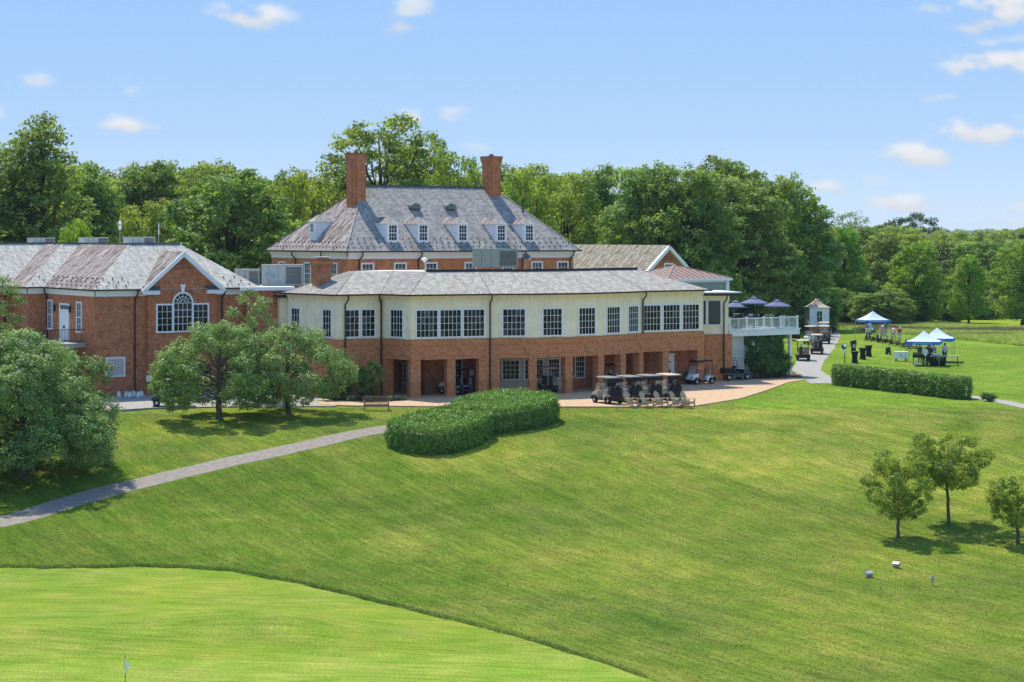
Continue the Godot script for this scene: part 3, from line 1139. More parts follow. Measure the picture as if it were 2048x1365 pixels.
func door(parent: Node3D, tf: Transform3D, w: float, h: float, mat: Material, leaves := 1, called := "door") -> Node3D:
	var o := sub(called, parent, tf)
	var f := Shape.new()
	for sd in [-1, 1]:
		f.box(Vector3(sd * (w * 0.5 + 0.07), h * 0.5, 0.03), Vector3(0.14, h, 0.1))
	f.box(Vector3(0, h + 0.08, 0.035), Vector3(w + 0.32, 0.16, 0.11))
	put("frame", f, M.white, o)
	for k in leaves:
		var lw := w / leaves
		var lx := -w * 0.5 + (k + 0.5) * lw
		var s := Shape.new()
		s.box(Vector3(lx, h * 0.5, 0.02), Vector3(lw - 0.02, h - 0.02, 0.05))
		for p in [[0.28, 0.3], [0.72, 0.34]]:
			s.box(Vector3(lx, h * p[0], 0.05), Vector3(lw * 0.66, h * p[1], 0.02))
		put("leaf", s, mat, o)
		var hd := Shape.new()
		hd.box(Vector3(lx + lw * (0.36 if k == 0 and leaves == 2 else -0.36), 1.0, 0.08), Vector3(0.04, 0.2, 0.06))
		put("handle", hd, M.dark_metal, o)
	return o

func lantern(parent: Node3D, tf: Transform3D, sc := 1.0) -> void:
	var s := Shape.new()
	s.bar(Vector3(0, 0.32, 0), Vector3(0, 0.32, 0.2) * sc, 0.03, 0.03)
	s.lathe([Vector2(0.0, 0.34 * sc), Vector2(0.13 * sc, 0.2 * sc), Vector2(0.1 * sc, 0.19 * sc), Vector2(0.07 * sc, -0.12 * sc), Vector2(0.0, -0.16 * sc)], 6, Vector3(0, 0, 0.2 * sc))
	var o := put("wall_lantern", s, M.dark_metal, parent)
	o.transform = tf

# ---------- the clubhouse ----------
const CREAM_TOP := 7.56
const JOIN := 4.29
const SOFFIT := 2.79

func build_cream_wing() -> void:
	# the long low wing whose front steps and bows round above a brick arcade
	var base := Vector3(-7.45, 0, -146.8)
	var t := thing("clubhouse_wing", "long low clubhouse wing, cream upper storey with paned windows over a brick arcade", "building", base)
	var plan := [[-17.1, 152.0], [-12.87, 147.1], [-9.73, 149.1], [-7.45, 146.8], [-1.64, 149.3], [1.68, 149.65], [4.42, 151.0], [6.92, 152.95], [8.72, 154.95], [10.25, 157.05], [15.4, 160.4], [11.2, 168.0], [-13.4, 162.0]]
	var P := []
	for p in plan:
		P.append(Vector3(p[0], 0, -p[1]) - base)
	var up := Shape.new()
	var low := Shape.new()
	for k in P.size():
		var a: Vector3 = P[k]
		var b: Vector3 = P[(k + 1) % P.size()]
		wall(up, a, b, JOIN, CREAM_TOP, -0.06)
		wall(low, a, b, SOFFIT if k >= 2 and k < 10 else -0.2, JOIN)
	put("upper_wall", up, M.cream, t)
	put("brick_wall", low, M.brick, t)
	var ledge := Shape.new()
	flat(ledge, P, JOIN)
	put("ledge", ledge, M.lead, t)
	var ceil := Shape.new()
	flat(ceil, P, SOFFIT, true)
	put("porch_ceiling", ceil, M.buff, t)
	var front: Array = P.slice(0, 11)
	soldier_band(t, front, JOIN - 0.42, JOIN - 0.1, 0.03)
	soldier_band(t, P.slice(2, 11), SOFFIT, SOFFIT + 0.3, 0.03)
	# cornice boards under the eave
	var cor := Shape.new()
	for k in 10:
		wall(cor, P[k], P[k + 1], CREAM_TOP - 0.30, CREAM_TOP - 0.02, 0.0)
		wall(cor, P[k], P[k + 1], CREAM_TOP - 0.14, CREAM_TOP - 0.01, 0.10)
	put("cornice", cor, M.cream, t)
	# roof: slated skirt up to a flat deck
	var eave: Array = inset(P, -0.45)
	var top: Array = inset(P, 4.0)
	var soff := Shape.new()
	flat(soff, eave, CREAM_TOP - 0.005, true)
	put("eave_soffit", soff, M.cream, t)
	var roofs := {"a": Shape.new(), "b": Shape.new()}
	for k in P.size():
		var j := (k + 1) % P.size()
		slope(roofs["b" if k == 0 or k == 2 else "a"], eave[k] + Vector3.UP * CREAM_TOP, eave[j] + Vector3.UP * CREAM_TOP, top[j] + Vector3.UP * 9.22, top[k] + Vector3.UP * 9.22)
		if k < 10:
			gutter(t, eave[k] + Vector3.UP * (CREAM_TOP + 0.0), eave[j] + Vector3.UP * (CREAM_TOP + 0.0))
	var r := put("roof", roofs.a, M.slate_mid, t)
	put("weathered_slope", roofs.b, M.slate_grey, r)
	var deck := Shape.new()
	flat(deck, top, 9.2)
	put("flat_roof", deck, M.membrane, r)
	for k in 10:
		var cap := Shape.new()
		if k > 2:
			cap.bar(top[k] + Vector3.UP * 9.28, top[k + 1] + Vector3.UP * 9.28, 0.22, 0.16)
			put("roof_edge_cap", cap, M.dark_metal, r)
		if k < 5 or k > 8:
			var hip := Shape.new()
			hip.bar(eave[k] + Vector3.UP * (CREAM_TOP + 0.015), top[k] + Vector3.UP * 9.235, 0.09, 0.03)
			put("hip_flashing", hip, M.slate_grey, r)
	# windows, from the left: [wall, share along it, width, columns]
	rng.seed = 8
	var wy := 4.47
	var wh := 1.95
	for a in [[0, 0.17, 1.0, 3], [0, 0.80, 1.0, 3], [1, 0.34, 1.05, 3], [1, 0.70, 1.05, 3], [2, 0.52, 1.3, 4], [3, 0.205, 1.62, 5], [3, 0.50, 1.62, 5], [3, 0.795, 1.62, 5],
			[4, 0.54, 1.62, 5], [5, 0.5, 1.55, 5], [6, 0.52, 1.55, 5], [7, 0.5, 1.5, 5], [8, 0.5, 1.35, 5], [9, 0.155, 1.6, 5], [9, 0.47, 1.6, 5], [9, 0.785, 1.6, 5]]:
		var k: int = a[0]
		var ln: float = (P[k + 1] - P[k]).length()
		window(t, on_wall(P[k], P[k + 1], ln * a[1], wy, -0.055), a[2], wh, a[3], 4, false, 0.1)
	# brick piers of the arcade
	for a in [[2, 0.10, 0.5], [3, 0.06, 0.8], [3, 0.51, 0.66], [3, 0.93, 0.9], [4, 0.10, 0.75], [4, 0.985, 0.62], [5, 0.98, 0.62], [6, 0.98, 0.62], [7, 0.98, 0.62], [8, 0.95, 0.6], [9, 0.375, 0.62], [9, 0.95, 0.66]]:
		var k: int = a[0]
		var ln: float = (P[k + 1] - P[k]).length()
		var s := Shape.new()
		s.box(Vector3(0, SOFFIT * 0.5 - 0.05, -0.335), Vector3(a[2], SOFFIT + 0.1, 0.66))
		var o := put("pier", s, M.brick, t)
		o.transform = on_wall(P[k], P[k + 1], clampf(ln * a[1], a[2] * 0.5, ln - a[2] * 0.2), 0.0)
	# the walls behind the arcade
	var back: Array = inset(P, 3.4)
	var inn := Shape.new()
	wall(inn, back[2] + Vector3(0.6, 0, 0), back[3], 0, SOFFIT)
	wall(inn, back[3], back[4], 0, SOFFIT)
	put("porch_brick_wall", inn, M.brick_red, t)
	inn = Shape.new()
	wall(inn, back[7], back[8], 0, SOFFIT)
	wall(inn, back[8], back[9], 0, SOFFIT)
	wall(inn, back[9], back[10] + Vector3(0.4, 0, 0), 0, SOFFIT)
	put("porch_brick_wall", inn, M.brick_red, t)
	inn = Shape.new()
	wall(inn, P[2] + Vector3(0.2, 0, 0), back[2] + Vector3(0.6, 0, 0), 0, SOFFIT)
	put("porch_brick_wall", inn, M.brick_red, t)
	var part := Shape.new()
	part.bar(P[4] + Vector3(-0.25, SOFFIT * 0.5, -0.6), back[4] + Vector3(-0.15, SOFFIT * 0.5, 0.0), 0.3, SOFFIT)
	put("porch_partition", part, M.brick_red, t)
	part = Shape.new()
	part.bar(P[10] + Vector3(-0.3, SOFFIT * 0.5, -0.4), back[10] + Vector3(0.4, SOFFIT * 0.5, 0), 0.3, SOFFIT)
	put("porch_partition", part, M.brick_red, t)
	part = Shape.new()
	part.bar(P[9].lerp(P[10], 0.36) + Vector3(-0.5, SOFFIT * 0.5, -0.8), back[9].lerp(back[10], 0.42) + Vector3.UP * SOFFIT * 0.5, 0.3, SOFFIT)
	put("porch_partition", part, M.brick_red, t)
	var buff := Shape.new()
	for k in range(4, 7):
		wall(buff, back[k], back[k + 1], 0, SOFFIT)
	put("porch_plaster_wall", buff, M.buff, t)
	for a in [[4, 0.30, 1.5, 5], [4, 0.74, 1.3, 4], [5, 0.5, 1.5, 5], [6, 0.3, 1.0, 4], [6, 0.78, 1.1, 4]]:
		var k: int = a[0]
		var ln: float = (back[k + 1] - back[k]).length()
		window(t, on_wall(back[k], back[k + 1], ln * a[1], 0.98, 0.01), a[2], 1.4, a[3], 4, true, 0.09)
	window(t, on_wall(back[7], back[8], 1.0, 0.9, 0.01), 1.0, 1.6, 4, 4, true, 0.09)
	window(t, on_wall(back[3], back[4], 2.7, 0.9, 0.01), 0.7, 1.6, 2, 4, true, 0.09)
	door(t, on_wall(back[2] + Vector3(0.6, 0, 0), back[3], 1.55, 0.03, 0.01), 0.95, 2.15, M.black, 1)
	window(t, on_wall(back[2] + Vector3(0.6, 0, 0), back[3], 0.78, 0.3, 0.01), 0.35, 1.85, 1, 5, true, 0.09)
	door(t, on_wall(P[9].lerp(back[9], 0.45), P[10].lerp(back[10], 0.45), 3.9, 0.03, 0.01), 1.0, 2.3, M.white, 1)
	var rec := Shape.new()
	wall(rec, P[9].lerp(back[9], 0.45).lerp(P[10].lerp(back[10], 0.45), 0.42), P[10].lerp(back[10], 0.45), 0, SOFFIT)
	put("porch_brick_wall", rec, M.brick_red, t)
	for a in [[1, 0.17], [2, 0.02], [4, 0.0], [9, 0.0]]:
		var k: int = a[0]
		var ln: float = (P[k + 1] - P[k]).length()
		downspout(t, on_wall(P[k], P[k + 1], ln * a[1] + 0.12, 0.0), CREAM_TOP, 0.05 if k != 9 else JOIN)
	# the small brick stack on the left slope
	var c: Vector3 = P[0].lerp(P[1], 0.42) + Vector3(0.9, 0, -1.4)
	var cs := Shape.new()
	cs.box(Vector3(c.x, 8.6, c.z), Vector3(1.15, 2.6, 0.95), Basis(Vector3.UP, 0.5))
	for k in 4:
		cs.box(Vector3(c.x, 9.5 + k * 0.12, c.z), Vector3(1.2 + k * 0.08, 0.119, 1.0 + k * 0.08), Basis(Vector3.UP, 0.5))
	cs.box(Vector3(c.x + 0.1, 10.12, c.z), Vector3(0.75, 0.3, 0.6), Basis(Vector3.UP, 0.5))
	var co := put("chimney", cs, M.brick_red, t)
	var cf := Shape.new()
	cf.box(Vector3(c.x + 0.05, 10.32, c.z), Vector3(1.1, 0.07, 0.9), Basis(Vector3.UP, 0.5))
	put("cap", cf, M.membrane, co)

	# ---- the set-back end with large panes, beside the deck
	var g := thing("garden_room", "cream garden room with large plain windows at the right end, beside the deck", "building", Vector3(14.9, 0, -163.6), 12.0)
	var A := Vector3(0, 0, 0)
	var B := Vector3(2.95, 0, 0)
	var gb := Shape.new()
	wall(gb, A, Vector3(3.25, 0, 0), -0.1, 3.85, 0.1)
	wall(gb, Vector3(3.25, 0, 0.1), Vector3(3.25, 0, -5), -0.1, 3.85)
	flat(gb, [Vector3(0, 0, 0.1), Vector3(3.25, 0, 0.1), Vector3(3.25, 0, -5), Vector3(0, 0, -5)], 3.85)
	put("brick_wall", gb, M.brick, g)
	var gw := Shape.new()
	wall(gw, A, B, 3.85, 7.0)
	wall(gw, B, B + Vector3(0, 0, -5), 3.85, 7.0)
	put("upper_wall", gw, M.cream, g)
	window(g, on_wall(A, B, 0.72, 4.65), 0.55, 1.95, 1, 1, true, 0.09, M.glass)
	window(g, on_wall(A, B, 1.72, 4.65), 1.05, 1.95, 1, 1, true, 0.09, M.glass_green)
	var gr := Shape.new()
	gr.box(Vector3(1.6, 7.16, -2.2), Vector3(4.6, 0.3, 5.6))
	put("roof", gr, M.membrane, g)
	var gg := Shape.new()
	gg.box(Vector3(1.6, 7.12, 0.66), Vector3(4.7, 0.2, 0.12))
	gg.box(Vector3(3.96, 7.12, -2.1), Vector3(0.12, 0.2, 5.6))
	put("gutter", gg, M.bronze, g)
	downspout(g, on_wall(A, B, 2.62, 0.0, 0.1), 7.1, 0.1, 0.5)

func build_left_wing() -> void:
	var t := thing("brick_wing", "two-storey brick wing at the left with a gabled arched window and streaked slate roof", "building", Vector3(-30.8, 0, -147.7), GRID)
	var EY := 7.9
	var TOPY := 11.3
	var L := [Vector3(-9.56, 0, -14.03), Vector3(-1.56, 0, -14.03), Vector3(-1.56, 0, -10.2), Vector3(0, 0, -10.2), Vector3(0, 0, 0), Vector3(13.0, 0, 0), Vector3(13.0, 0, -13), Vector3(6, 0, -24), Vector3(-9.56, 0, -24)]
	# order as seen from outside, left to right
	var w := Shape.new()
	for k in L.size():
		wall(w, L[k], L[(k + 1) % L.size()], -0.2, EY)
	put("wall", w, M.brick_red, t)
	var fr := Shape.new()
	for k in 6:
		wall(fr, L[k], L[k + 1], EY - 0.48, EY - 0.02, 0.06)
		wall(fr, L[k], L[k + 1], EY - 0.16, EY - 0.01, 0.16)
	put("frieze", fr, M.white, t)
	var eave: Array = inset(L, -0.4)
	var top: Array = inset(L, 4.4)
	var sf := Shape.new()
	flat(sf, eave, EY - 0.004, true)
	put("eave_soffit", sf, M.white, t)
	var ra := Shape.new()
	var rb := Shape.new()
	for k in L.size():
		var j := (k + 1) % L.size()
		slope(rb if k in [1, 3] else ra, eave[k] + Vector3.UP * EY, eave[j] + Vector3.UP * EY, top[j] + Vector3.UP * TOPY, top[k] + Vector3.UP * TOPY)
		if k == 4:
			gutter(t, eave[k] + Vector3.UP * EY, Vector3(3.4, EY, eave[k].z))
			gutter(t, Vector3(10.2, EY, eave[k].z), eave[j] + Vector3.UP * EY)
		elif k < 6:
			gutter(t, eave[k] + Vector3.UP * EY, eave[j] + Vector3.UP * EY)
	var r := put("roof", ra, M.slate_pale, t)
	put("stained_slope", rb, M.slate_stained, r)
	var deck := Shape.new()
	flat(deck, top, TOPY - 0.02)
	put("flat_roof", deck, M.membrane, r)
	for k in 6:
		var cp := Shape.new()
		cp.bar(top[k] + Vector3.UP * (TOPY + 0.02), top[k + 1] + Vector3.UP * (TOPY + 0.02), 0.2, 0.1)
		put("roof_edge_cap", cp, M.lead, r)
	for k in [0, 2, 3]:
		guards(r, eave[k] + Vector3.UP * EY, eave[k + 1] + Vector3.UP * EY, top[k] + Vector3.UP * TOPY, top[k + 1] + Vector3.UP * TOPY, [0.07, 0.15, 0.23], 0.95)
	for sp in [[0.02, 0.24], [0.78, 0.98]]:
		var e0: Vector3 = eave[4].lerp(eave[5], sp[0]) + Vector3.UP * EY
		var e1: Vector3 = eave[4].lerp(eave[5], sp[1]) + Vector3.UP * EY
		var q := Vector3(0, TOPY - EY, -4.8)
		guards(r, e0, e1, e0 + q, e1 + q, [0.07, 0.15, 0.23], 0.75)
	# gable over the arched window
	var gx := 6.8
	var hw := 3.13
	var gz := 0.35
	var PK := 10.66
	var gw := Shape.new()
	gw.poly([Vector3(gx - hw + 0.35, -0.2, gz), Vector3(gx - hw + 0.35, EY + 0.1, gz), Vector3(gx, PK - 0.25, gz), Vector3(gx + hw - 0.35, EY + 0.1, gz), Vector3(gx + hw - 0.35, -0.2, gz)], Vector3.RIGHT, Vector3.UP)
	for sd in [-1, 1]:
		gw.box(Vector3(gx + sd * (hw - 0.36), EY * 0.5 - 0.1, gz * 0.5 - 0.01), Vector3(0.02, EY, gz))
	var gable := put("gable_wall", gw, M.brick_red, t)
	var gs := Shape.new()
	for sd in [-1, 1]:
		var pts := [Vector3(gx + sd * (hw + 0.3), EY - 0.12, gz + 0.3), Vector3(gx, PK + 0.1, gz + 0.3), Vector3(gx, PK + 0.1, -4.1), Vector3(gx + sd * (hw + 0.3), EY - 0.12, -0.5)]
		slope(gs, pts[0], pts[3], pts[2], pts[1])
	put("gable_roof", gs, M.slate_stained, t)
	var rk := Shape.new()
	for sd in [-1, 1]:
		rk.bar(Vector3(gx + sd * (hw + 0.22), EY - 0.22, gz + 0.16), Vector3(gx, PK - 0.12, gz + 0.16), 0.32, 0.26)
		rk.bar(Vector3(gx + sd * (hw + 0.26), EY - 0.12, gz + 0.3), Vector3(gx, PK + 0.02, gz + 0.3), 0.12, 0.14)
		rk.box(Vector3(gx + sd * (hw - 0.55), EY - 0.22, gz + 0.12), Vector3(1.3, 0.3, 0.3))
	put("rake_board", rk, M.white, t)
	var rt := Shape.new()
	for sd in [-1, 1]:
		rt.poly([Vector3(gx + sd * (hw - 0.55) - 0.7, EY - 0.06, gz + 0.34), Vector3(gx + sd * (hw - 0.55) - 0.7, EY + 0.25, gz), Vector3(gx + sd * (hw - 0.55) + 0.7, EY + 0.25, gz), Vector3(gx + sd * (hw - 0.55) + 0.7, EY - 0.06, gz + 0.34)])
	put("eave_return_roof", rt, M.lead, t)
	var vents := Shape.new()
	vents.box(Vector3.ZERO, Vector3(0.1, 0.07, 0.03))
	var vm := vents.mesh()
	for row in 6:
		for k in 8 - row:
			put("vent_brick", vm, M.black, gable, Vector3(gx + (k - (7 - row) * 0.5) * 0.2 , PK - 1.22 + row * 0.14, gz + 0.005))
	var gtf := Transform3D(Basis(), Vector3(gx, 4.75, gz))
	arch_window(t, gtf, 1.45, 2.1, 4, 4)
	for sd in [-1, 1]:
		window(t, Transform3D(Basis(), Vector3(gx + sd * 1.46, 4.75, gz)), 1.15, 1.95, 3, 4, true, 0.12)
	var key := Shape.new()
	key.prism(PackedVector2Array([Vector2(-0.1, 0), Vector2(-0.17, 0.5), Vector2(-0.22, 0.5), Vector2(-0.22, 0.58), Vector2(0.22, 0.58), Vector2(0.22, 0.5), Vector2(0.17, 0.5), Vector2(0.1, 0)]), 0.0, 0.1, Transform3D(Basis(), Vector3(gx, 7.66, gz)))
	put("keystone", key, M.white, t)
	var ar := Shape.new()
	for k in 25:
		var q := PI * (k + 0.5) / 25.0
		ar.box(Vector3(gx - cos(q) * 1.12, 6.85 + sin(q) * 1.12, gz + 0.012), Vector3(0.12, 0.36, 0.04), Basis(Vector3(0, 0, 1), -(q - PI * 0.5) * -1.0))
	put("arch_bricks", ar, M.brick_red, t)
	# belt course, ground-floor opening, louvre, boxes
	var belt := Shape.new()
	wall(belt, Vector3(0.2, 0, 0), Vector3(gx - hw + 0.3, 0, 0), 3.6, 3.72, 0.03)
	put("belt_course", belt, M.brick_red, t)
	var op := Shape.new()
	var pts2 := PackedVector2Array([Vector2(-1.9, 0)])
	for k in 13:
		pts2.append(Vector2(-cos(PI * k / 12.0) * 1.9, 1.9 + sin(PI * k / 12.0) * 0.75))
	pts2.append(Vector2(1.9, 0))
	op.prism(pts2, 0.0, 0.02, Transform3D(Basis(), Vector3(gx + 0.4, 0, gz)))
	put("garage_shade_panel", op, M.black_soft, t)  # flat near-black panel painted as the shaded inside of the open garage
	var lv := sub("louvre", t, Transform3D(Basis(), Vector3(1.55, 1.5, 0.02)))
	var lf := Shape.new()
	for sd in [-1, 1]:
		lf.box(Vector3(sd * 0.72, 0.68, 0.02), Vector3(0.1, 1.46, 0.08))
		lf.box(Vector3(0, 0.68 + sd * 0.68, 0.021), Vector3(1.34, 0.1, 0.08))
	put("frame", lf, M.white, lv)
	var bk := Shape.new()
	bk.box(Vector3(0, 0.68, 0.005), Vector3(1.36, 1.28, 0.01))
	put("backing", bk, M.black_soft, lv)
	var sl := Shape.new()
	sl.box(Vector3.ZERO, Vector3(1.34, 0.1, 0.02), Basis(Vector3.RIGHT, 0.7))
	var slm := sl.mesh()
	for k in 11:
		put("slat", slm, M.white, lv, Vector3(0, 0.12 + k * 0.112, 0.035))
	var mb := Shape.new()
	mb.box(Vector3(4.05, 1.25, gz + 0.07), Vector3(0.4, 0.45, 0.14))
	put("meter_box", mb, M.white, t)
	# upper door and windows behind the railing
	var a4: Vector3 = L[3]
	var b4: Vector3 = L[4]
	for u in [0.75, 7.0]:
		window(t, on_wall(a4, b4, u, 4.75), 0.85, 2.1, 3, 4, true, 0.12, null, 2)
	door(t, on_wall(a4, b4, 3.9, 3.95), 1.75, 2.2, M.white, 2)
	var tr := Shape.new()
	tr.box(Vector3(0, 0, 0), Vector3(1.7, 0.34, 0.04))
	var tro := put("transom_pane", tr, M.glass, t)
	tro.transform = on_wall(a4, b4, 3.9, 6.46, 0.03)
	var tf2 := Shape.new()
	for k in 6:
		tf2.box(Vector3(-0.85 + k * 0.34, 0, 0.03), Vector3(0.05, 0.34, 0.05))
	tf2.box(Vector3(0, 0.24, 0.03), Vector3(2.05, 0.14, 0.08))
	for sd in [-1, 1]:
		tf2.box(Vector3(sd * 0.95, 0, 0.03), Vector3(0.15, 0.6, 0.08))
	var tfo := put("transom_frame", tf2, M.white, t)
	tfo.transform = on_wall(a4, b4, 3.9, 6.46, 0.0)
	for u in [2.3, 5.6]:
		lantern(t, on_wall(a4, b4, u, 6.25), 1.2)
	# balcony slab and railing
	var sb := Shape.new()
	sb.box(Vector3(-3.6, 3.75, -6.5), Vector3(7.2, 0.3, 9.2))
	put("balcony", sb, M.steel, t)
	var rl := Shape.new()
	rl.bar(Vector3(-7.2, 4.95, -1.95), Vector3(-0.05, 4.95, -1.95), 0.06, 0.05)
	rl.bar(Vector3(-7.2, 4.05, -1.95), Vector3(-0.05, 4.05, -1.95), 0.05, 0.04)
	put("railing", rl, M.bronze, t)
	var bal := Shape.new()
	bal.box(Vector3.ZERO, Vector3(0.028, 0.9, 0.028))
	var bm := bal.mesh()
	for k in 50:
		put("baluster", bm, M.bronze, t, Vector3(-7.1 + k * 0.14, 4.5, -1.95))
	for u in [0.25, 12.0]:
		downspout(t, on_wall(L[3] if u < 1 else L[4], L[4] if u < 1 else L[5], 0.35 if u < 1 else 3.2, 0.0), EY, 0.05)
	downspout(t, on_wall(L[4], L[5], 10.3, 0.0), EY, 0.05)
	downspout(t, on_wall(L[0], L[1], 7.6, 0.0), EY, 0.05)

	# link between the brick wing and the cream one
	var k2 := thing("link_building", "low brick link with a flat white roof edge between the two wings", "building", Vector3(-20.4, 0, -153.6), 14.0)
	var lw := Shape.new()
	wall(lw, Vector3(0, 0, 0), Vector3(3.3, 0, 0), -0.2, 7.75)
	wall(lw, Vector3(3.3, 0, 0), Vector3(3.3, 0, -6), -0.2, 7.75)
	put("wall", lw, M.brick_red, k2)
	var lf2 := Shape.new()
	lf2.box(Vector3(1.6, 7.85, -2.9), Vector3(4.2, 0.28, 6.4))
	put("roof_edge", lf2, M.white, k2)
	var en := Shape.new()
	wall(en, Vector3(2.4, 0, 1.5), Vector3(4.4, 0, 1.5), 3.9, 7.2)
	wall(en, Vector3(2.4, 0, -2), Vector3(2.4, 0, 1.5), 3.9, 7.2)
	put("entry_wall", en, M.cream, k2)
	var eb := Shape.new()
	wall(eb, Vector3(2.4, 0, 1.5), Vector3(4.4, 0, 1.5), -0.2, 3.9)
	wall(eb, Vector3(2.4, 0, -2), Vector3(2.4, 0, 1.5), -0.2, 3.9)
	put("entry_base", eb, M.brick_red, k2)
	var er := Shape.new()
	er.box(Vector3(3.4, 7.32, 0.2), Vector3(2.6, 0.24, 3.4))
	put("entry_roof", er, M.dark_metal, k2)
	lantern(k2, Transform3D(Basis(), Vector3(3.25, 5.75, 1.5)), 1.8)

func build_main_house() -> void:
	var t := thing("main_house", "tall brick main house with a hipped slate roof, dormers and two chimneys", "building", Vector3(-14.03, 0, -168.0), GRID)
	var WD := 24.2
	var DP := 15.4
	var EY := 10.57
	var RY := 16.35
	var c := [Vector3(0, EY, 0), Vector3(WD, EY, 0), Vector3(WD, EY, -DP), Vector3(0, EY, -DP)]
	var ra := Vector3(6.0, RY, -7.7)
	var rb := Vector3(19.6, RY, -7.7)
	var wl := Shape.new()
	var i0 := 0.5
	var q := [Vector3(i0, 0, -i0), Vector3(WD - i0, 0, -i0), Vector3(WD - i0, 0, -DP + i0), Vector3(i0, 0, -DP + i0)]
	var fz := Shape.new()
	for k in 4:
		var a: Vector3 = q[k]
		var b: Vector3 = q[(k + 1) % 4]
		wall(wl, a, b, -0.2, EY)
		wall(fz, a, b, EY - 0.62, EY - 0.1, 0.05)
		wall(fz, a, b, EY - 0.34, EY - 0.05, 0.16)
		wall(fz, a, b, EY - 0.16, EY - 0.02, 0.32)
	put("wall", wl, M.brick, t)
	put("frieze", fz, M.white, t)
	var sf := Shape.new()
	flat(sf, c, EY - 0.01, true)
	put("eave_soffit", sf, M.white, t)
	var rf := Shape.new()
	slope(rf, c[0], c[1], rb, ra)
	slope(rf, c[2], c[3], ra, rb)
	rf.poly([c[1], rb, c[2]], Vector3(0, 0, -1), Vector3(-0.62, 0.78, 0))
	var r := put("roof", rf, M.slate_grey, t)
	var ls := Shape.new()
	ls.poly([c[3], ra, c[0]], Vector3(0, 0, 1), Vector3(0.72, 0.69, 0))
	put("stained_slope", ls, M.slate_stained, r)
	var rc := Shape.new()
	rc.bar(ra + Vector3.UP * 0.04, rb + Vector3.UP * 0.04, 0.2, 0.1)
	put("ridge_cap", rc, M.lead, r)
	for k in 4:
		gutter(t, c[k], c[(k + 1) % 4])
		var hp := Shape.new()
		hp.bar(c[k] + Vector3.UP * 0.03, (ra if k == 0 or k == 3 else rb) + Vector3.UP * 0.03, 0.14, 0.04)
		put("hip_flashing", hp, M.slate_mid, r)
	guards(r, c[0], c[1], ra, rb, [0.06, 0.12, 0.18], 0.62)
	guards(r, c[3], c[0], ra, ra, [0.06, 0.13], 0.62)
	chimney(t, Vector3(4.64, 0, -6.6), 13.0, 19.1, 1.2, 1.35)
	chimney(t, Vector3(19.2, 0, -7.3), 14.0, 19.15, 1.2, 1.35)
	# dormers
	for u in [5.14, 8.18, 12.19, 16.2, 19.19]:
		dormer(t, Transform3D(Basis(), Vector3(u, EY, 0)), (RY - EY) / 7.7, false)
	dormer(t, Transform3D(Basis(Vector3.UP, -PI / 2), Vector3(0, EY, -7.85)), (RY - EY) / 6.0, true)
	# half-round roof vents
	for u in [9.6, 13.3]:
		var s := Shape.new()
		var pg := PackedVector2Array([Vector2(-0.55, 0)])
		for k in 13:
			pg.append(Vector2(-cos(PI * k / 12.0) * 0.55, sin(PI * k / 12.0) * 0.52))
		pg.append(Vector2(0.55, 0))
		s.prism(pg, -1.1, 0.0, Transform3D(Basis(), Vector3(u, EY + 5.0 * 0.7506 - 0.03, -4.65)))
		var vo := put("roof_vent", s, M.lead, r)
		for k in 4:
			var sl := Shape.new()
			var hw := sqrt(maxf(0.01, 0.5 * 0.5 - pow(0.08 + k * 0.1, 2)))
			sl.box(Vector3(u, EY + 5.0 * 0.7506 + 0.06 + k * 0.1, -4.63), Vector3(hw * 2, 0.05, 0.06))
			put("slat", sl, M.steel_green, vo)
	var pp := Shape.new()
	pp.tube(Vector3(20.9, EY + 2.6, -4.6), Vector3(20.9, EY + 4.6, -4.6), 0.07, 0.07, 8)
	put("vent_pipe", pp, M.dark_metal, r)
	# first-floor windows
	for u in [1.9, 5.1, 8.2, 12.2, 16.1, 19.2, 22.0]:
		window(t, on_wall(q[0], q[1], u, 7.85), 1.0, 1.65, 3, 4, true, 0.13, M.glass_blue, 2)
	for v in [2.1, 7.1, 12.0]:
		window(t, on_wall(q[3], q[0], v, 7.75), 1.0, 1.75, 3, 4, true, 0.13, M.glass_blue, 2)
	for u in [1.2, 7.0, 17.7, 22.9]:
		downspout(t, on_wall(q[0], q[1], u, 0.0), EY, 5.0, 0.5)
	for v in [5.0, 10.5]:
		downspout(t, on_wall(q[3], q[0], v, 0.0), EY, 5.0, 0.5)

	# ---- slate-roofed wing behind, gable towards the right
	var g := thing("rear_wing", "rear wing with a rust-streaked slate roof and brick gable, right of the main house", "building", Vector3(15.2, 0, -195.0), GRID)
	var hw2 := 2.95
	var gw := Shape.new()
	gw.poly([Vector3(-hw2 + 0.2, 0, 0), Vector3(-hw2 + 0.2, 8.2, 0), Vector3(0, 10.75, 0), Vector3(hw2 - 0.2, 8.2, 0), Vector3(hw2 - 0.2, 0, 0)], Vector3.RIGHT, Vector3.UP)
	for sd in [-1, 1]:
		gw.box(Vector3(sd * (hw2 - 0.22), 4.1, -9.0), Vector3(0.02, 8.2, 18.0))
	put("wall", gw, M.brick_red, g)
	var gs := Shape.new()
	for sd in [-1, 1]:
		var pts := [Vector3(sd * (hw2 + 0.3), 8.0, 0.35), Vector3(0, 11.0, 0.35), Vector3(0, 11.0, -18), Vector3(sd * (hw2 + 0.3), 8.0, -18)]
		slope(gs, pts[0], pts[3], pts[2], pts[1])
	put("roof", gs, M.slate_rust, g)
	var rk := Shape.new()
	for sd in [-1, 1]:
		rk.bar(Vector3(sd * (hw2 + 0.22), 7.9, 0.2), Vector3(0, 10.8, 0.2), 0.34, 0.3)
	put("rake_board", rk, M.white, g)
	window(g, Transform3D(Basis(), Vector3(0.05, 8.35, 0)), 0.75, 0.75, 3, 2, true, 0.16)
	var vents := Shape.new()
